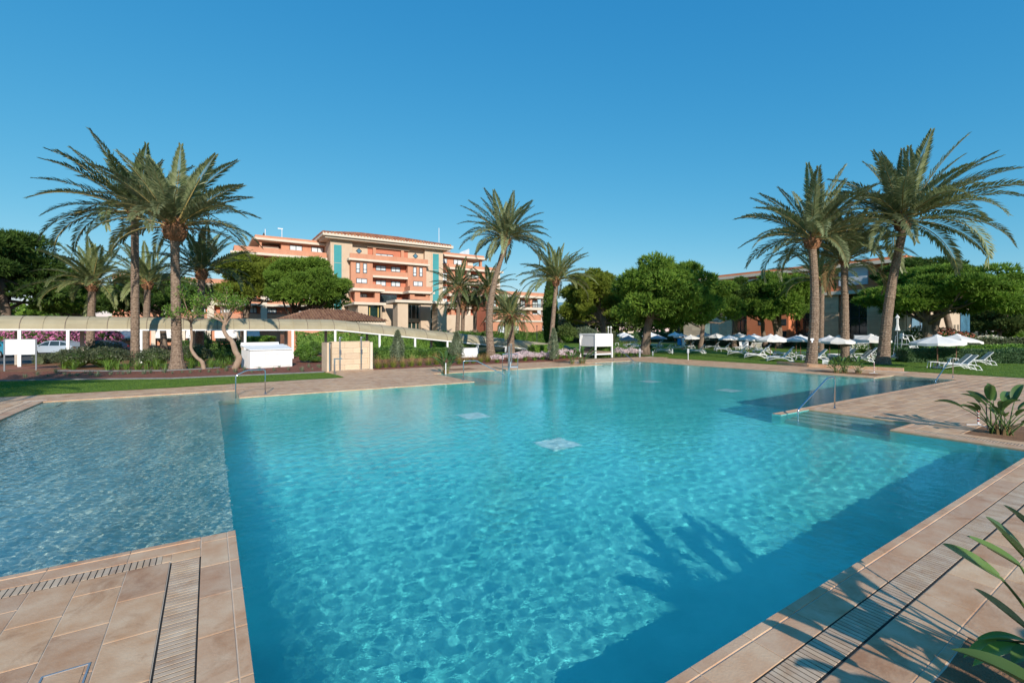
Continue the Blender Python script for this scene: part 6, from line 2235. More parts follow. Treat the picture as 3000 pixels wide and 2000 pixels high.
# ------------------------------------------------------------------ sign board
bx_, by_ = G(13, 1087)
b2 = G(106, 1084)
ang = math.atan2(b2[1] - by_, b2[0] - bx_)
bw = math.hypot(b2[0] - bx_, b2[1] - by_)
bd_ = thing('notice_board', 'blank white notice board on two thin metal posts at the left', 'notice board', (bx_, by_, 0), ang)
Yb = depth_of(bx_, by_)
for x in (0, bw):
    MB().tube([(x, 0, 0), (x, 0, zat(993, Yb))], 0.04, 8).build('post', 'steel_dull', bd_)
MB().box(0.045, bw - .045, -.03, .03, zat(1038, Yb), zat(996, Yb)).build('panel', 'board_white', bd_)
m = MB()
m.box(0.04, bw - .04, -.035, .035, zat(996, Yb) + .002, zat(993.5, Yb))
m.box(0.04, bw - .04, -.035, .035, zat(1040, Yb), zat(1038, Yb) - .002)
m.build('rail', 'steel_dull', bd_)
# white panel by the fountain grasses
px_, py_ = G(1353, 1049)
wp = thing('white_panel', 'plain white low screen behind the fountain grasses', 'screen', (px_, py_, 0), math.atan2(-.1, 1))
Yp = depth_of(px_, py_)
pw = 44 / FPX * Yp / CT
MB().box(0, pw, 0, .08, .06, zat(1019.5, Yp)).build('panel', 'board_white', wp)
MB().box(.1, .18, .081, .16, 0, 1.0).build('foot', 'board_grey', wp)
MB().box(pw - .18, pw - .1, .081, .16, 0, 1.0).build('foot', 'board_grey', wp)

# ------------------------------------------------------------------ handrails
def rail(pts, lab, r=0.022):
    b = Vector(pts[0]); b.z = 0
    t_ = thing('handrail', lab, 'handrail', (b.x, b.y, 0), 0, 'steel handrails of the pool')
    sm = [Vector(pts[0])]
    for i in range(1, len(pts) - 1):
        p, a, c = Vector(pts[i]), Vector(pts[i - 1]), Vector(pts[i + 1])
        da, dc = (a - p).normalized(), (c - p).normalized()
        k = min(0.08, (a - p).length * .4, (c - p).length * .4)
        for q in (0, .25, .5, .75, 1):
            p0, p2 = p + da * k, p + dc * k
            sm.append((1 - q) ** 2 * p0 + 2 * q * (1 - q) * p + q * q * p2)
    sm.append(Vector(pts[-1]))
    MB().tube([q - b for q in sm], r, 10).build('tube', 'steel', t_, smooth=True)
    for p in (pts[0], pts[-1]):
        if p[2] > -.05:
            MB().lathe([(.055, 0.001), (.055, .012), (.03, .02)], 14, (p[0] - b.x, p[1] - b.y, 0)).build('flange', 'steel', t_)
rail([(1.77, 19.95, 0), (1.77, 19.95, .93), (1.15, 19.9, .93), (.80, 19.84, .76), (.80, 19.84, -.43)], 'arched steel handrail at the shallow pool steps on the left')
rail([(10.35, 20.25, 0), (10.35, 20.25, .93), (11.0, 20.1, .93), (12.3, 19.6, .2), (12.3, 19.6, -.6)], 'sloping steel handrail at the centre pool steps')
rail([(27.4, 27.0, 0), (27.4, 27.0, .95), (27.5, 26.5, .95), (27.5, 25.0, 0.05), (27.5, 24.9, -.4)], 'sloping steel handrail at the far corner beside the cabana')
rail([(16.2, 6.6, 0), (16.2, 6.6, .98), (15.7, 6.6, .96), (13.95, 6.6, .17), (13.95, 6.6, -.85)], 'tall sloping steel handrail at the steps by the right deck')
rail([(31.8, 7.6, 0), (31.8, 7.6, 1.0), (31.4, 7.6, 1.0), (29.0, 7.55, .02), (28.9, 7.55, -.5)], 'sloping steel handrail at the far right pool steps')

# ------------------------------------------------------------------ pool lift
lx, ly = G(1491, 1087)
lf = thing('pool_lift', 'steel pool access lift with a column and open cage frame', 'pool lift', (lx, ly, 0), -TH)
Yl = depth_of(lx, ly)
k = Yl / FPX
zt_ = zat(1007, Yl)
m = MB()
m.tube([(0, 0, -.5), (0, 0, zt_ * .92)], .075, 10)
m.tube([(.06, -.05, 0.45), (.06, -.05, zt_)], .03, 8)
m.tube([(.16, -.05, 0.45), (.16, -.05, zt_)], .03, 8)
m.box(.04, .18, -.08, -.02, zt_ - .05, zt_)
m.build('column', 'steel', lf, smooth=False)
m = MB()
x0, x1 = (1472 - 1491) * k, (1517 - 1491) * k
z1, z0 = zat(1037, Yl), zat(1074, Yl)
for x in (x0, x1):
    m.tube([(x, .1, z0 - .3), (x, .1, z1)], .02, 6)
m.tube([(x0, .1, z1), (x1, .1, z1)], .02, 6)
m.tube([(x0, .1, z0), (0, -.1, z0)], .02, 6)
m.build('cage_frame', 'steel', lf)
m = MB()
m.box(.05, x1, -.5, .1, z0 - .02, z0 + .05)
m.box(.05, .12, -.5, .1, z0 + .051, z0 + .3)
m.build('seat_platform', 'board_grey', lf)
MB().box(-.14, .10, -.12, .12, 0.001, .06).build('base_plate', 'steel', lf)

# ------------------------------------------------------------------ cabana bed
cb = thing('cabana_bed', 'white four-post cabana bed with fabric side panels and brown mattress', 'cabana bed', (28.3, 30.1, 0))
hc = 2.03
W_ = 2.0
for x, y in ((0, 0), (W_, 0), (0, W_), (W_, W_)):
    MB().box(x - .06, x + .06, y - .06, y + .06, 0, hc).build('post', 'white_paint', cb)
m = MB()
for a in ((-.06, W_ + .06, -.06, .06), (-.06, W_ + .06, W_ - .06, W_ + .06), (-.06, .06, .061, W_ - .061), (W_ - .06, W_ + .06, .061, W_ - .061)):
    m.box(*a, hc + .001, hc + .09)
m.build('roof_frame', 'white_paint', cb)
MB().box(-.02, W_ + .02, -.02, W_ + .02, hc + .091, hc + .13).build('roof_fabric', 'canvas', cb)
zf = 1.02
MB().box(.062, W_ - .062, -.02, .01, zf, hc).build('fabric_panel', 'canvas', cb)
MB().box(-.02, .01, .062, W_ - .062, zf, hc).build('fabric_panel', 'canvas', cb)
MB().box(W_ - .01, W_ + .02, .062, W_ - .062, zf, hc).build('fabric_panel', 'canvas', cb)
m = MB()
for k in range(3):
    m.tube([(.02, W_ - .3 + k * .1, hc), (.02 - .05 * k, W_ - .15 + k * .05, 1.5), (.03, W_ - .08, .6)], [.10, .06, .09], 6)
m.build('gathered_curtain', 'canvas', cb, smooth=True)
MB().box(.0, W_, .07, W_ - .07, .28, .40).build('bed_base', 'white_paint', cb)
MB().box(.04, W_ - .04, .09, W_ - .09, .401, .56).build('mattress', 'cushion', cb)
MB().add([(.3, .6, .561), (1.7, .6, .561), (1.7, 1.8, .561), (.3, 1.8, .561), (.3, 1.8, .95), (1.7, 1.8, .95)], [(0, 1, 2, 3), (0, 1, 5, 4), (2, 3, 4, 5), (0, 4, 3), (1, 2, 5)]).build('backrest_cushion', 'cushion', cb)

# ------------------------------------------------------------------ umbrellas
def umbrella_proto():
    t_ = thing('parasol', 'x', 'parasol')
    R_, zr, z1 = 1.0, 0.80, 1.0     # unit canopy: radius 1, rim at .8 of the height
    m = MB()
    n_ = 8
    vv, ff = [], []
    rings = [(0.0, 1.0), (0.16, 0.985), (0.45, 0.925), (0.75, 0.86), (1.0, 0.80)]
    for r_, z in rings[1:]:
        for k in range(n_ * 2):
            a = math.pi * k / n_
            s = r_ * (1.0 if k % 2 == 0 else 0.935)
            vv.append((s * math.cos(a), s * math.sin(a), z - (0.012 * r_ if k % 2 else 0)))
    vv.append((0, 0, 1.0))
    top = len(vv) - 1
    N2 = n_ * 2
    for k in range(N2):
        ff.append((top, k, (k + 1) % N2))
    for i in range(3):
        for k in range(N2):
            ff.append((i * N2 + k, (i + 1) * N2 + k, (i + 1) * N2 + (k + 1) % N2, i * N2 + (k + 1) % N2))
    m.add(vv, ff)
    m.build('canopy', 'canvas', t_)
    m = MB()
    # scalloped valance flaps hanging from the rim
    vv, ff = [], []
    for k in range(N2):
        a0, a1 = math.pi * k / n_, math.pi * (k + 1) / n_
        s0 = 1.0 if k % 2 == 0 else .935
        s1 = 1.0 if k % 2 else .935
        o_ = len(vv)
        vv += [(s0 * math.cos(a0), s0 * math.sin(a0), .80 - (0.012 if k % 2 else 0)), (s1 * math.cos(a1), s1 * math.sin(a1), .80 - (0 if k % 2 else .012)),
               (s1 * 1.0 * math.cos(a1), s1 * math.sin(a1), .725 - (0.0 if k % 2 else .02)), (s0 * math.cos(a0), s0 * math.sin(a0), .725 - (0.02 if k % 2 else .0))]
        ff.append((o_, o_ + 1, o_ + 2, o_ + 3))
    m.add(vv, ff)
    m.build('valance', 'canvas', t_)
    MB().lathe([(.17, .975), (.15, 1.005), (.05, 1.035), (.01, 1.05)], 12).build('vent_cap', 'canvas', t_)
    MB().tube([(0, 0, 0), (0, 0, 1.03)], .022, 8).build('pole', 'pole_wood', t_)
    m = MB()
    for k in range(8):
        a = 2 * math.pi * k / 8
        m.tube([(0, 0, .95), (.96 * math.cos(a), .96 * math.sin(a), .79)], .010, 4)
        m.tube([(0, 0, .68), (.5 * math.cos(a), .5 * math.sin(a), .87)], .008, 4)
    m.build('ribs', 'pole_wood', t_)
    MB().lathe([(.20, 0), (.20, .02), (.05, .035), (.05, .12)], 14).build('base', 'board_grey', t_)
    return t_
UM = [(1828, 974, 76, 1.15, 0), (1835, 978, 70, 1.15, 0), (1840, 985, 52, 1.05, 1), (1906, 974, 66, 1.25, 0), (1928, 982, 58, 1.1, 1), (1978, 973, 75, 1.15, 0), (1996, 978, 66, 1.15, 0),
      (2024, 982, 62, 1.15, 0), (2066, 975, 66, 1.2, 0), (2098, 977, 62, 1.2, 0), (2136, 983, 54, 1.15, 0), (2166, 976, 62, 1.2, 0), (2193, 983, 48, 1.15, 0), (2208, 980, 54, 1.2, 0),
      (2256, 981.5, 41, 1.25, 0), (2272, 982.6, 47, 1.2, 0), (2346, 983, 42, 1.2, 0), (2332, 984, 49, 1.15, 1), (2431, 985, 42, 1.2, 0), (2457, 985, 36.5, 1.25, 0), (2551, 981.5, 36, 1.3, 0), (2747, 984, 29.8, 1.38, 0), (2800, 981, 33.5, 1.4, 0)]
up_ = umbrella_proto()
order = np.argsort([q[0] for q in UM])
rank = {int(i): r_ for r_, i in enumerate(order)}
rd = random.Random(8)
for i, (u, v, Y, R_, grey) in enumerate(UM):
    o = up_ if i == 0 else copy_tree(up_)
    x, y = AT(u, Y)
    z = min(2.15, max(1.8, zat(v, Y)))
    o.location = (x, y, 0.012)
    o.scale = (R_, R_, z)
    o.rotation_euler = (rd.uniform(-.03, .03), rd.uniform(-.03, .03), rd.uniform(0, .8))
    o['group'] = 'parasols on the right lawn'
    o['label'] = ('shade-tinted white' if grey else 'white') + ' open parasol, %s from the left on the lawn' % ORD[rank[i]]
    if i == len(UM) - 1:
        o.rotation_euler = (0.05, 0.09, 0.4)
    if grey:
        for ch in o.children:
            if ch.name.split('.')[0] in ('canopy', 'valance', 'vent_cap'):
                ch.data = ch.data.copy()
                ch.data.materials[0] = MAT['canvas_shaded']
# closed parasol beside the lifeguard chair
x, y = AT(2629, 44)
cp = thing('closed_parasol', 'tall closed striped parasol on a pole beside the lifeguard chair', 'parasol', (x, y, 0))
zt_, zb_ = zat(922, 44), zat(968, 44)
m = MB()
vv, ff = [], []
prof = [(.02, 1.0), (.16, .86), (.18, .80), (.09, .76), (.10, .55), (.09, .40), (.15, .18), (.22, 0.0)]
for r_, t in prof:
    for k in range(16):
        a = 2 * math.pi * k / 16
        s = r_ * (1.0 if k % 2 else 0.72)
        vv.append((s * math.cos(a), s * math.sin(a), zb_ + (zt_ - zb_) * t))
for i in range(len(prof) - 1):
    for k in range(16):
        ff.append((i * 16 + k, i * 16 + (k + 1) % 16, (i + 1) * 16 + (k + 1) % 16, (i + 1) * 16 + k))
m.add(vv, ff)
m.build('folded_canopy', 'canvas', cp)
MB().tube([(0, 0, 0), (0, 0, zt_ + .05)], .03, 8).build('pole', 'steel_dull', cp)

# ------------------------------------------------------------------ sun loungers
def lounger_proto():
    t_ = thing('sun_lounger', 'x', 'sun lounger')
    L_, W_, hs_ = 1.95, 0.66, 0.34
    xb = 1.18                      # hinge of the backrest
    for sy_ in (-1, 1):
        y = sy_ * W_ / 2
        m = MB()
        # arched side rail: foot leg, arch, head leg
        m.tube([(0.0, y, 0.0), (0.06, y, hs_ - .04), (0.12, y, hs_)], .022, 6)
        m.tube([(0.10, y, hs_), (0.5, y, hs_ + .01), (1.0, y, hs_ + .005), (1.5, y, hs_ - .02), (1.72, y, hs_ - .08)], [.024, .024, .024, .022, .02], 6)
        m.tube([(0.02, y, 0.06), (0.30, y, .17), (0.65, y, .26), (1.0, y, .27), (1.3, y, .20), (1.52, y, .08), (1.60, y, 0.0)], .022, 6)
        m.tube([(1.72, y, hs_ - .08), (1.86, y, .0)], .022, 6)
        m.tube([(1.60, y, 0.03), (1.86, y, 0.03)], .018, 6)
        m.build('side_frame', 'white_metal', t_, smooth=True)
    m = MB()
    for x, z in ((0.1, hs_), (1.62, hs_ - .06)):
        m.tube([(x, -W_ / 2, z), (x, W_ / 2, z)], .02, 6)
    m.build('crossbars', 'white_metal', t_)
    MB().box(0.12, xb - .02, -W_ / 2 + .02, W_ / 2 - .02, hs_ - .008, hs_ + .012).build('seat_sling', 'sling', t_)
    a = math.radians(47)
    bl = 0.74
    c, s = math.cos(a) * bl, math.sin(a) * bl
    m = MB()
    z0 = hs_ + .02
    for sy_ in (-1, 1):
        m.tube([(xb, sy_ * (W_ / 2 - .03), z0), (xb + c, sy_ * (W_ / 2 - .03), z0 + s)], .022, 6)
    m.tube([(xb + c, -W_ / 2 + .03, z0 + s), (xb + c + .02, 0, z0 + s + .02), (xb + c, W_ / 2 - .03, z0 + s)], .022, 6)
    m.tube([(xb + c * .6, -W_ / 2 + .05, z0 + s * .6), (1.62, -W_ / 2 + .05, hs_ - .05)], .013, 5)
    m.tube([(xb + c * .6, W_ / 2 - .05, z0 + s * .6), (1.62, W_ / 2 - .05, hs_ - .05)], .013, 5)
    bk = m.build('backrest', 'white_metal', t_)
    n_ = Vector((-math.sin(a), 0, math.cos(a))) * .01
    y0, y1 = -W_ / 2 + .05, W_ / 2 - .05
    A, B_, C, D = (Vector((xb + .01, y0, z0)), Vector((xb + .01, y1, z0)), Vector((xb + c * .98, y1, z0 + s * .98)), Vector((xb + c * .98, y0, z0 + s * .98)))
    MB().add([A - n_, B_ - n_, C - n_, D - n_, A + n_, B_ + n_, C + n_, D + n_], [(0, 1, 2, 3), (4, 5, 6, 7), (0, 1, 5, 4), (1, 2, 6, 5), (2, 3, 7, 6), (3, 0, 4, 7)]).build('back_sling', 'sling', bk)
    return t_
lp = lounger_proto()
LG = [  # foot pixel, extra heading, pair?
    (1832, 1014, 0, 1), (1848, 1020, .1, 0), (1902, 1016, 0, 1), (1894, 1024, .2, 0), (1917, 1033, 0, 1), (1968, 1024, .3, 0), (1992, 1020, 0, 1), (2012, 1034.5, 0, 1),
    (2066, 1021, 0, 1), (2091, 1028, 0, 1), (2131, 1039.5, 0, 1), (2180, 1048.5, 0, 1), (2246, 1058, 0, 1), (2205, 1034, 0, 1), (2264, 1045, 0, 1), (2150, 1025, .5, 0), (2192, 1024, -1.2, 0), (2206, 1025, -1.2, 0),
    (2337, 1043, 0, 0), (2348, 1056.5, 0, 1), (2425, 1050, 0, 1), (2432, 1056, 0, 1), (2480, 1060, .05, 1), (2500, 1048, 0, 0), (2572, 1057, 0, 1), (2755, 1082, .02, 1), (2812, 1068, .02, 0)]
HEAD0 = math.atan2(-0.84, 0.55)
spots = []
for u, v, dh, pair in LG:
    x, y = G(u, v)
    a = HEAD0 + dh
    spots.append((x, y, a, u))
    if pair:
        spots.append((x - math.sin(a) * 0.95 + .1 * math.cos(a), y + math.cos(a) * 0.95 + .1 * math.sin(a), a + 0.03, u + 12))
order = np.argsort([px_of(s_[0], s_[1], 0)[0] for s_ in spots])
rank = {int(i): r_ for r_, i in enumerate(order)}
for i, (x, y, a, u) in enumerate(spots):
    o = lp if i == 0 else copy_tree(lp)
    o.location = (x, y, 0.014)
    o.rotation_euler = (0, 0, a)
    o['group'] = 'sun loungers on the right lawn'
    o['label'] = 'white sun lounger with beige sling, %s from the left by its foot' % ORD[rank[i]]
# side tables
def table_proto():
    t_ = thing('side_table', 'x', 'side table')
    MB().box(-.24, .24, -.24, .24, .40, .43).build('table_top', 'white_metal', t_)
    for x in (-1, 1):
        for y in (-1, 1):
            MB().tube([(x * .25, y * .25, 0), (x * .20, y * .20, .40)], .018, 6).build('leg', 'white_metal', t_)
    return t_
tp = table_proto()
TB = [(2735, 1079), (2792, 1067), (2342, 1055), (2276, 1042), (2436, 1054), (1808, 1012), (2106, 1030)]
TL = ['low white side table at the foot of the nearest loungers on the right', 'low white side table behind the near handrail on the right', 'low white side table left of the palm with the sign', 'low white side table under the parasol left of the poolside palms',
      'low white side table between the left and middle poolside palms', 'low white side table at the far left end of the lounger rows', 'low white side table among the loungers at the lawn centre']
for i, (u, v) in enumerate(TB):
    o = tp if i == 0 else copy_tree(tp)
    x, y = G(u, v)
    o.location = (x, y, 0.012)
    o.rotation_euler = (0, 0, HEAD0)
    o['group'] = 'side tables by the loungers'
    o['label'] = TL[i]

# ------------------------------------------------------------------ lifeguard chair
gx, gy = AT(2642, 41)
lg = thing('lifeguard_chair', 'tall tubular lifeguard chair with a white ladder', 'lifeguard chair', (gx, gy, 0), -TH)
k = 41 / FPX
za, zs = zat(982, 41), zat(1009, 41)
m = MB()
for y in (-.35, .35):
    m.tube([((2625 - 2642) * k, y, 0), ((2631 - 2642) * k, y, zs), ((2633 - 2642) * k, y, za - .1), ((2637 - 2642) * k, y, za), ((2662 - 2642) * k, y, za)], .025, 7)
m.tube([((2631 - 2642) * k, -.35, zs), ((2631 - 2642) * k, .35, zs)], .02, 6)
m.tube([((2637 - 2642) * k, -.35, za), ((2637 - 2642) * k, .35, za)], .02, 6)
m.build('frame', 'steel_dull', lg)
MB().box((2631 - 2642) * k, (2668 - 2642) * k, -.34, .34, zs, zs + .04).build('platform', 'steel_dull', lg)
MB().box((2641 - 2642) * k, (2656 - 2642) * k, -.22, .22, zs + .50, zs + .55).build('seat', 'white_paint', lg)
MB().add([((2640 - 2642) * k, -.2, zs + .55), ((2640 - 2642) * k, .2, zs + .55), ((2641 - 2642) * k, .16, zs + 1.0), ((2641 - 2642) * k, -.16, zs + 1.0), ((2642.5 - 2642) * k, -.2, zs + .55), ((2642.5 - 2642) * k, .2, zs + .55), ((2643 - 2642) * k, .16, zs + 1.0), ((2643 - 2642) * k, -.16, zs + 1.0)],
         [(0, 1, 2, 3), (7, 6, 5, 4), (0, 4, 5, 1), (1, 5, 6, 2), (2, 6, 7, 3), (3, 7, 4, 0)]).build('seat_back', 'white_paint', lg)
m = MB()
for x in ((2644, 2656)):
    m.tube([((x - 2642) * k, 0, zs + .041), ((x - 2642) * k, 0, zs + .50)], .02, 6)
m.build('seat_legs', 'steel_dull', lg)
m = MB()
ld = []
for y in (-.28, .28):
    p0, p1, p2 = Vector(((2663 - 2642) * k, y, za)), Vector(((2695 - 2642) * k, y, zat(1046, 41))), Vector(((2696 - 2642) * k, y, 0))
    m.tube([p0, p0.lerp(p1, .5), p1, p2], .03, 7)
    ld.append((p0, p1))
m.build('ladder_rails', 'white_metal', lg)
rg = MB().box(-.05, .05, -.28, .28, -.015, .015).build('ladder_rung', 'white_metal', lg)
for q in range(5):
    o = rg if q == 0 else link('ladder_rung', rg.data, lg)
    p = ld[0][0].lerp(ld[0][1], .40 + .14 * q)
    o.location = (p.x, 0, p.z)
# plastic table and slatted chair by the ladder
tx, ty = AT(2650, 42.5)
pt = thing('garden_table', 'white round garden table beside the lifeguard chair', 'table', (tx, ty, 0.012))
MB().lathe([(.42, .70), (.45, .72), (.45, .74), (.40, .745)], 20).build('table_top', 'white_paint', pt)
for q in range(4):
    a = math.pi / 4 + q * math.pi / 2
    MB().tube([(.12 * math.cos(a), .12 * math.sin(a), .70), (.2 * math.cos(a), .2 * math.sin(a), .3), (.42 * math.cos(a), .42 * math.sin(a), 0)], .025, 6).build('leg', 'white_paint', pt)
def slat_chair(u, Y, rz, lab, wdt=1.0):
    x, y = AT(u, Y)
    t_ = thing('slatted_bench', lab, 'bench', (x, y, 0.012), rz)
    sl_ = MB().box(-wdt / 2, wdt / 2, -.02, .02, -.03, .03).build('slat', 'white_paint', t_)
    for q in range(6):
        o = sl_ if q == 0 else link('slat', sl_.data, t_)
        o.location = (0, .02 * q, .5 + q * .085)
    MB().box(-wdt / 2, wdt / 2, -.5, -.03, .40, .44).build('seat', 'white_paint', t_)
    for x_ in (-wdt / 2 + .04, wdt / 2 - .04):
        MB().box(x_ - .03, x_ + .03, -.48, -.42, 0, .399).build('leg', 'white_paint', t_)
        MB().box(x_ - .03, x_ + .03, .021, .08, 0, .46).build('leg', 'white_paint', t_)
slat_chair(2683, 44, -TH + .2, 'white slatted bench beside the lifeguard ladder', 1.3)
slat_chair(2180, 60, -TH, 'white slatted bench among the loungers at the lawn centre', 1.2)

# ------------------------------------------------------------------ people and towels
def person(u, v, Y, lab, facing):
    x, y = AT(u, Y)
    t_ = thing('person', lab, 'person', (x, y, 0.012), facing)
    me_ = bpy.data.meshes.new('body')
    V = [(0, 0, .95), (0, 0, 1.15), (0, 0, 1.38), (0, 0, 1.48), (0, .01, 1.60), (.17, 0, 1.40), (.24, .08, 1.15), (.22, .25, 1.05), (-.17, 0, 1.40), (-.24, .06, 1.15), (-.22, .22, 1.05),
         (.09, 0, .88), (.11, .02, .50), (.10, -.02, .08), (.10, .10, .03), (-.09, 0, .88), (-.11, -.02, .50), (-.10, -.05, .08), (-.10, .07, .03)]
    Ed = [(0, 1), (1, 2), (2, 3), (3, 4), (2, 5), (5, 6), (6, 7), (2, 8), (8, 9), (9, 10), (0, 11), (11, 12), (12, 13), (13, 14), (0, 15), (15, 16), (16, 17), (17, 18)]
    R_ = [.14, .12, .13, .055, .10, .06, .045, .032, .06, .045, .032, .10, .065, .042, .035, .10, .065, .042, .035]
    me_.from_pydata(V, Ed, [])
    me_.materials.append(MAT['skin'])
    o = link('body', me_, t_)
    md = o.modifiers.new('skin', 'SKIN')
    for i, r_ in enumerate(R_):
        me_.skin_vertices[0].data[i].radius = (r_, r_)
    me_.skin_vertices[0].data[0].use_root = True
    o.modifiers.new('sub', 'SUBSURF').levels = 1
    o.modifiers['sub'].render_levels = 2
    MB().lathe([(.20, .38), (.185, .7), (.165, .95), (.145, 1.12), (.175, 1.35), (.12, 1.44)], 16).build('dress', 'dress', t_, smooth=True)
    MB().lathe([(.05, 1.55), (.112, 1.60), (.115, 1.66), (.08, 1.71), (.01, 1.72)], 12, (0, -.012, 0)).build('hair', 'hair', t_, smooth=True)
person(2001, 1026, 57, 'person in a white dress standing behind a blue towel under a parasol', 2.4)
def towel(u, Y, v0, v1, ru, mat, lab):
    x, y = AT(u, Y)
    t_ = thing('towel', lab, 'towel', (x, y, zat(v1, Y)), -TH)
    w_ = ru / FPX * Y
    hgt_ = zat(v0, Y) - zat(v1, Y)
    m = MB()
    vv, ff = [], []
    for i in range(9):
        for j in range(6):
            q = i / 8
            vv.append(((q - .5) * w_ * 2, .05 * math.sin(q * 14 + j * .3), hgt_ * j / 5 + .04 * math.sin(q * 5) * (j == 0)))
    for i in range(8):
        for j in range(5):
            ff.append((i * 6 + j, (i + 1) * 6 + j, (i + 1) * 6 + j + 1, i * 6 + j + 1))
    m.add(vv, ff)
    o = m.build('cloth', mat, t_, smooth=True)
    sd_ = o.modifiers.new('thick', 'SOLIDIFY')
    sd_.thickness = .02
towel(1991, 57, 992.5, 1012, 6, 'blue_towel', 'bright blue towel hanging beside the person in white')
x, y = G(1975, 1024)
tw = MB()
vv, ff = [], []
for i in range(7):
    for j in range(4):
        vv.append((i * .09, -.28 + j * .18, .40 + .03 * math.sin(i * 1.7 + j)))
for i in range(6):
    for j in range(3):
        ff.append((i * 4 + j, (i + 1) * 4 + j, (i + 1) * 4 + j + 1, i * 4 + j + 1))
tw.add(vv, ff)
o = tw.build('towel', 'teal_towel', None, True)
o.location = (x, y, 0)
o.rotation_euler = (0, 0, HEAD0 + .3)
o.modifiers.new('thick', 'SOLIDIFY').thickness = .02
tag(o, 'teal towel crumpled on the lounger beside the person in white', 'towel')

# ------------------------------------------------------------------ small poolside things
def bollard(u, v, h_, lab, r_=.07, mat='board_grey'):
    x, y = G(u, v)
    t_ = thing('bollard', lab, 'bollard', (x, y, 0))
    MB().lathe([(r_, 0), (r_, h_ - .03), (r_ * .85, h_), (.01, h_ + .005)], 14).build('post', mat, t_)
    MB().lathe([(r_ * 1.03, h_ * .72), (r_ * 1.03, h_ * .8)], 14).build('light_slot', 'lamp_glass', t_)
bollard(1874, 1046, .82, 'grey bollard left of the largest pine trunk', .09)
bollard(1912, 1042, .45, 'short grey bollard right of the largest pine trunk')
bollard(1970, 1036, .52, 'short white bollard on the lawn near the white loungers', .06, 'white_paint')
def stake(u, v, vt, lab, head=True):
    x, y = G(u, v)
    Y = depth_of(x, y)
    t_ = thing('sign_stake', lab, 'sign', (x, y, 0), -TH)
    h_ = zat(vt, Y)
    MB().tube([(0, 0, 0), (0, 0, h_)], .025, 6).build('stake', 'white_metal', t_)
    if head:
        MB().box(-.08, .08, -.02, .02, h_ * .62, h_).build('plate', 'board_grey', t_)
stake(2016, 1054.5, 1021, 'slim stake with a small grey plate at the lawn edge')
stake(1306, 1097, 1063, 'thin white marker stake in front of the bird of paradise plant', False)
# rope stands (white post, red and white band) beside the plants
def stand(u, v, vt, lab):
    x, y = G(u, v)
    Y = depth_of(x, y)
    t_ = thing('marker_stand', lab, 'marker stand', (x, y, 0))
    h_ = zat(vt, Y)
    MB().tube([(0, 0, .03), (0, 0, h_)], .018, 6).build('post', 'white_metal', t_)
    m = MB()
    for q in range(4):
        z0 = h_ * (.25 + .18 * q)
        m.tube([(0, 0, z0), (0, 0, z0 + h_ * .08)], .020, 6)
    m.build('red_bands', 'red_paint', t_)
    m = MB()
    for a in (0, 2.09, 4.19):
        m.tube([(0, 0, .03), (.22 * math.cos(a), .22 * math.sin(a), .012)], .012, 5)
    m.build('foot', 'white_metal', t_)
stand(2561, 1094, 1059, 'white and red marker stand right of the three plants by the palm bed')
stand(2866, 1247, 1196, 'white and red marker stand left of the large plant on the right deck')
# black wire stake beside the right plant
x, y = G(2893, 1258)
tag(MB().tube([(0, 0, 0), (-.03, .02, .65)], .012, 6).build('garden_stake', 'frame_dark'), 'thin black stake in the bed of the right deck plant', 'stake').location = (x, y, 0)
# little sign fixed to the left poolside palm
x, y = AT(2379, 33.55)
sg = thing('trunk_sign', 'small bluish sign fixed to the left poolside palm trunk', 'sign', (x, y, zat(1003, 33.6)), -TH)
MB().box(-.13, .13, -.02, 0, .16, .23).build('plate', 'far_white', sg)
MB().box(-.05, .05, -.022, -.002, 0, .159).build('plate', 'far_white', sg)
MB().box(-.12, .12, -.02, 0, .24, .30).build('plate', 'far_white', sg)
# white box at the foot of the palms
x, y = G(2418, 1066)
bxo = thing('waste_box', 'small white box on the lawn between the poolside palms', 'box', (x, y, 0.012), .3)
MB().box(-.2, .2, -.16, .16, 0, .32).build('body', 'white_paint', bxo)
MB().box(-.22, .22, -.18, .18, .321, .37).build('lid', 'board_grey', bxo)
# goal-like white frame behind the umbrellas
x, y = AT(2523, 46)
gf = thing('massage_tent', 'pale fabric screen on thin poles behind the right parasols', 'screen', (x, y, 0.012), -TH)
w_ = 46 / FPX * 46
for q in (-.7, .7, 1.5):
    MB().tube([(q, 0, 0), (q, 0, 2.0)], .025, 6).build('pole', 'steel_dull', gf)
MB().box(-.66, 1.46, -.02, .02, 1.15, 1.95).build('fabric', 'board_grey', gf)
# globe lamps
for u, lab in ((1782, 'left globe lamp on a short pole behind the cabana'), (1790, 'right globe lamp on a short pole behind the cabana')):
    x, y = AT(u, 84)
    t_ = thing('globe_lamp', lab, 'lamp', (x, y, 0), 0, 'globe lamps behind the cabana')
    zc_ = zat(958.5, 84)
    MB().tube([(0, 0, 0), (0, 0, zc_ - .15)], .06, 6).build('pole', 'white_metal', t_)
    MB().lathe([(.03, -.17), (.13, -.12), (.18, 0), (.13, .12), (.01, .18)], 14, (0, 0, zc_)).build('globe', 'lamp_glass', t_, smooth=True)
x, y = AT(1573, 78)
t_ = thing('globe_lamp', 'dark garden lamp before the orange hotel wall', 'lamp', (x, y, 0))
MB().tube([(0, 0, 0), (0, 0, zat(956, 78))], .05, 6).build('pole', 'frame_dark', t_)
MB().lathe([(.02, -.1), (.16, 0), (.02, .1)], 12, (0, 0, zat(955, 78))).build('lamp_head', 'frame_dark', t_)
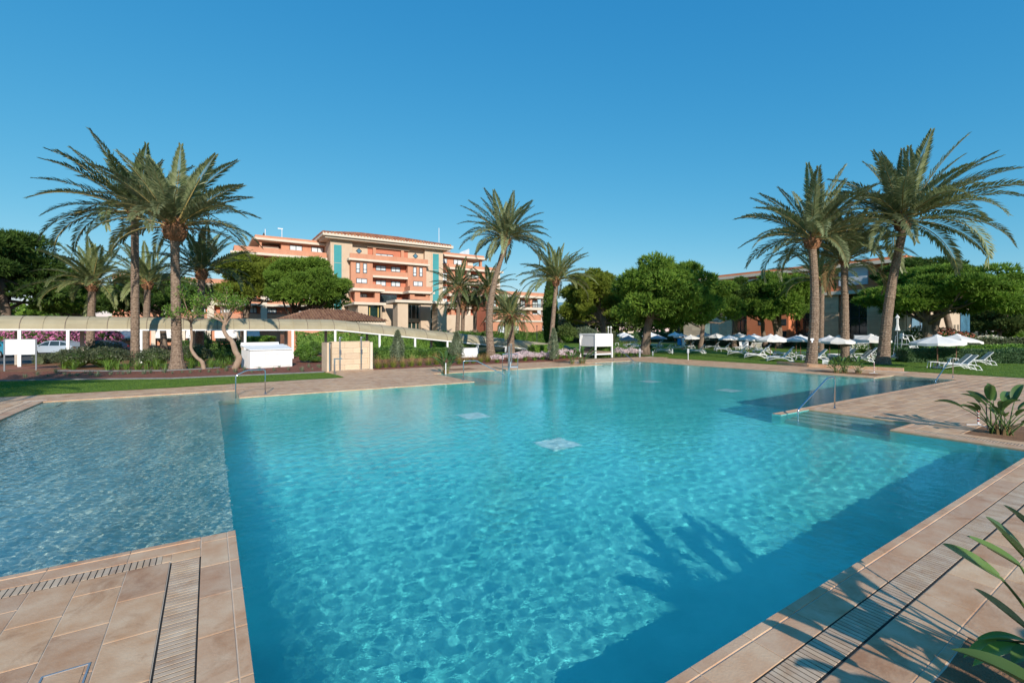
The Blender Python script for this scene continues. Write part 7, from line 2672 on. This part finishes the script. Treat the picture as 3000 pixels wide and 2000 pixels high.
# road signs far behind the lawn
for u, v, wd, hg, mt, lab in ((1847, 970.5, 1.1, .36, 'mural_orange', 'far orange and pale road sign above the dark hedge'), (1828, 970, .35, .45, 'mural_yellow', 'far small yellow road sign above the dark hedge')):
    x, y = AT(u, 92)
    t_ = thing('road_sign', lab, 'sign', (x, y, 0), -TH)
    MB().tube([(0, 0, 0), (0, 0, zat(v, 92))], .04, 6).build('pole', 'steel_dull', t_)
    MB().box(-wd / 2, wd / 2, -.06, -.041, zat(v, 92) - hg, zat(v, 92)).build('plate', 'cream' if mt == 'mural_orange' else mt, t_)

# ------------------------------------------------------------------ parked cars
def car(u, Y, rz, mat, lab):
    x, y = AT(u, Y)
    t_ = thing('parked_car', lab, 'car', (x, y, 0.01), rz, 'cars parked behind the walkway')
    prof = [(-2.05, .42), (-2.08, .62), (-1.98, .78), (-1.2, .93), (-.55, 1.36), (-.1, 1.45), (.75, 1.45), (1.45, 1.28), (1.85, .98), (2.0, .9), (2.05, .55), (2.0, .36), (1.62, .34), (-1.6, .34)]
    m = MB()
    vv, ff = [], []
    n_ = len(prof)
    for yy_, sc_ in ((-.86, 0), (-.80, 1), (.80, 1), (.86, 0)):
        for px_, pz_ in prof:
            inset = max(0, pz_ - .93) * .38
            w_ = .86 - inset if abs(yy_) > .82 else .80 - inset
            vv.append((px_, math.copysign(w_, yy_), pz_))
    for r_ in range(3):
        for i in range(n_):
            ff.append((r_ * n_ + i, r_ * n_ + (i + 1) % n_, (r_ + 1) * n_ + (i + 1) % n_, (r_ + 1) * n_ + i))
    ff.append(tuple(range(n_)))
    ff.append(tuple(3 * n_ + i for i in range(n_ - 1, -1, -1)))
    m.add(vv, ff)
    m.build('body', mat, t_)
    for sy_ in (-1, 1):
        def sw_(z):
            return sy_ * (.868 - max(0, z - .93) * .38)
        for pts in ([(-1.02, .98), (-.5, 1.32), (-.12, 1.39), (-.12, .98)], [(-.04, .98), (-.04, 1.395), (.72, 1.39), (.82, .98)], [(.9, .98), (.8, 1.385), (1.36, 1.24), (1.5, 1.02)]):
            MB().add([(a, sw_(b), b) for a, b in pts] + [(a, sw_(b) - sy_ * .03, b) for a, b in pts], [(0, 1, 2, 3), (4, 5, 6, 7), (0, 1, 5, 4), (1, 2, 6, 5), (2, 3, 7, 6), (3, 0, 4, 7)]).build('side_window', 'pane_dark', t_)
        for xx_ in (-1.3, 1.28):
            q = []
            for k_ in range(18):
                a = 2 * math.pi * k_ / 18
                q.append((math.cos(a), math.sin(a)))
            wh = MB()
            wh.add([(xx_ + .32 * c, sy_ * .70, .32 + .32 * s) for c, s in q] + [(xx_ + .32 * c, sy_ * .885, .32 + .32 * s) for c, s in q],
                   [(i, (i + 1) % 18, 18 + (i + 1) % 18, 18 + i) for i in range(18)] + [tuple(range(18)), tuple(range(35, 17, -1))])
            wo = wh.build('wheel', 'tyre', t_)
            MB().add([(xx_ + .2 * c, sy_ * .889, .32 + .2 * s) for c, s in q], [tuple(range(18))]).build('rim', 'steel_dull', wo)
        MB().box(-2.085, -1.9, sy_ * .62 - .16, sy_ * .62 + .16, .66, .78).build('headlight', 'lamp_glass', t_)
        MB().box(1.9, 2.03, sy_ * .66 - .12, sy_ * .66 + .12, .74, .90).build('tail_light', 'red_paint', t_)
        MB().box(-.95, -.82, sy_ * .87, sy_ * .87 + sy_ * .14, .98, 1.08).build('mirror', mat, t_)
    MB().add([(-1.15, -.70, .97), (-1.15, .70, .97), (-.58, .60, 1.355), (-.58, -.60, 1.355), (-1.18, -.70, .99), (-1.18, .70, .99), (-.60, .60, 1.375), (-.60, -.60, 1.375)], [(0, 1, 2, 3), (4, 5, 6, 7), (0, 1, 5, 4), (1, 2, 6, 5), (2, 3, 7, 6), (3, 0, 4, 7)]).build('windscreen', 'pane_dark', t_)
ca = -TH + .1
car(168, 45.0, ca, 'car_silver', 'silver-blue hatchback parked behind the white sign board')
car(-22, 42, ca, 'car_blue', 'teal car cut off by the left edge of the picture')
car(300, 47.5, ca, 'car_dark', 'dark car hidden behind the shrubs under the walkway')
car(80, 50, ca, 'car_dark', 'dark car behind the silver-blue hatchback')
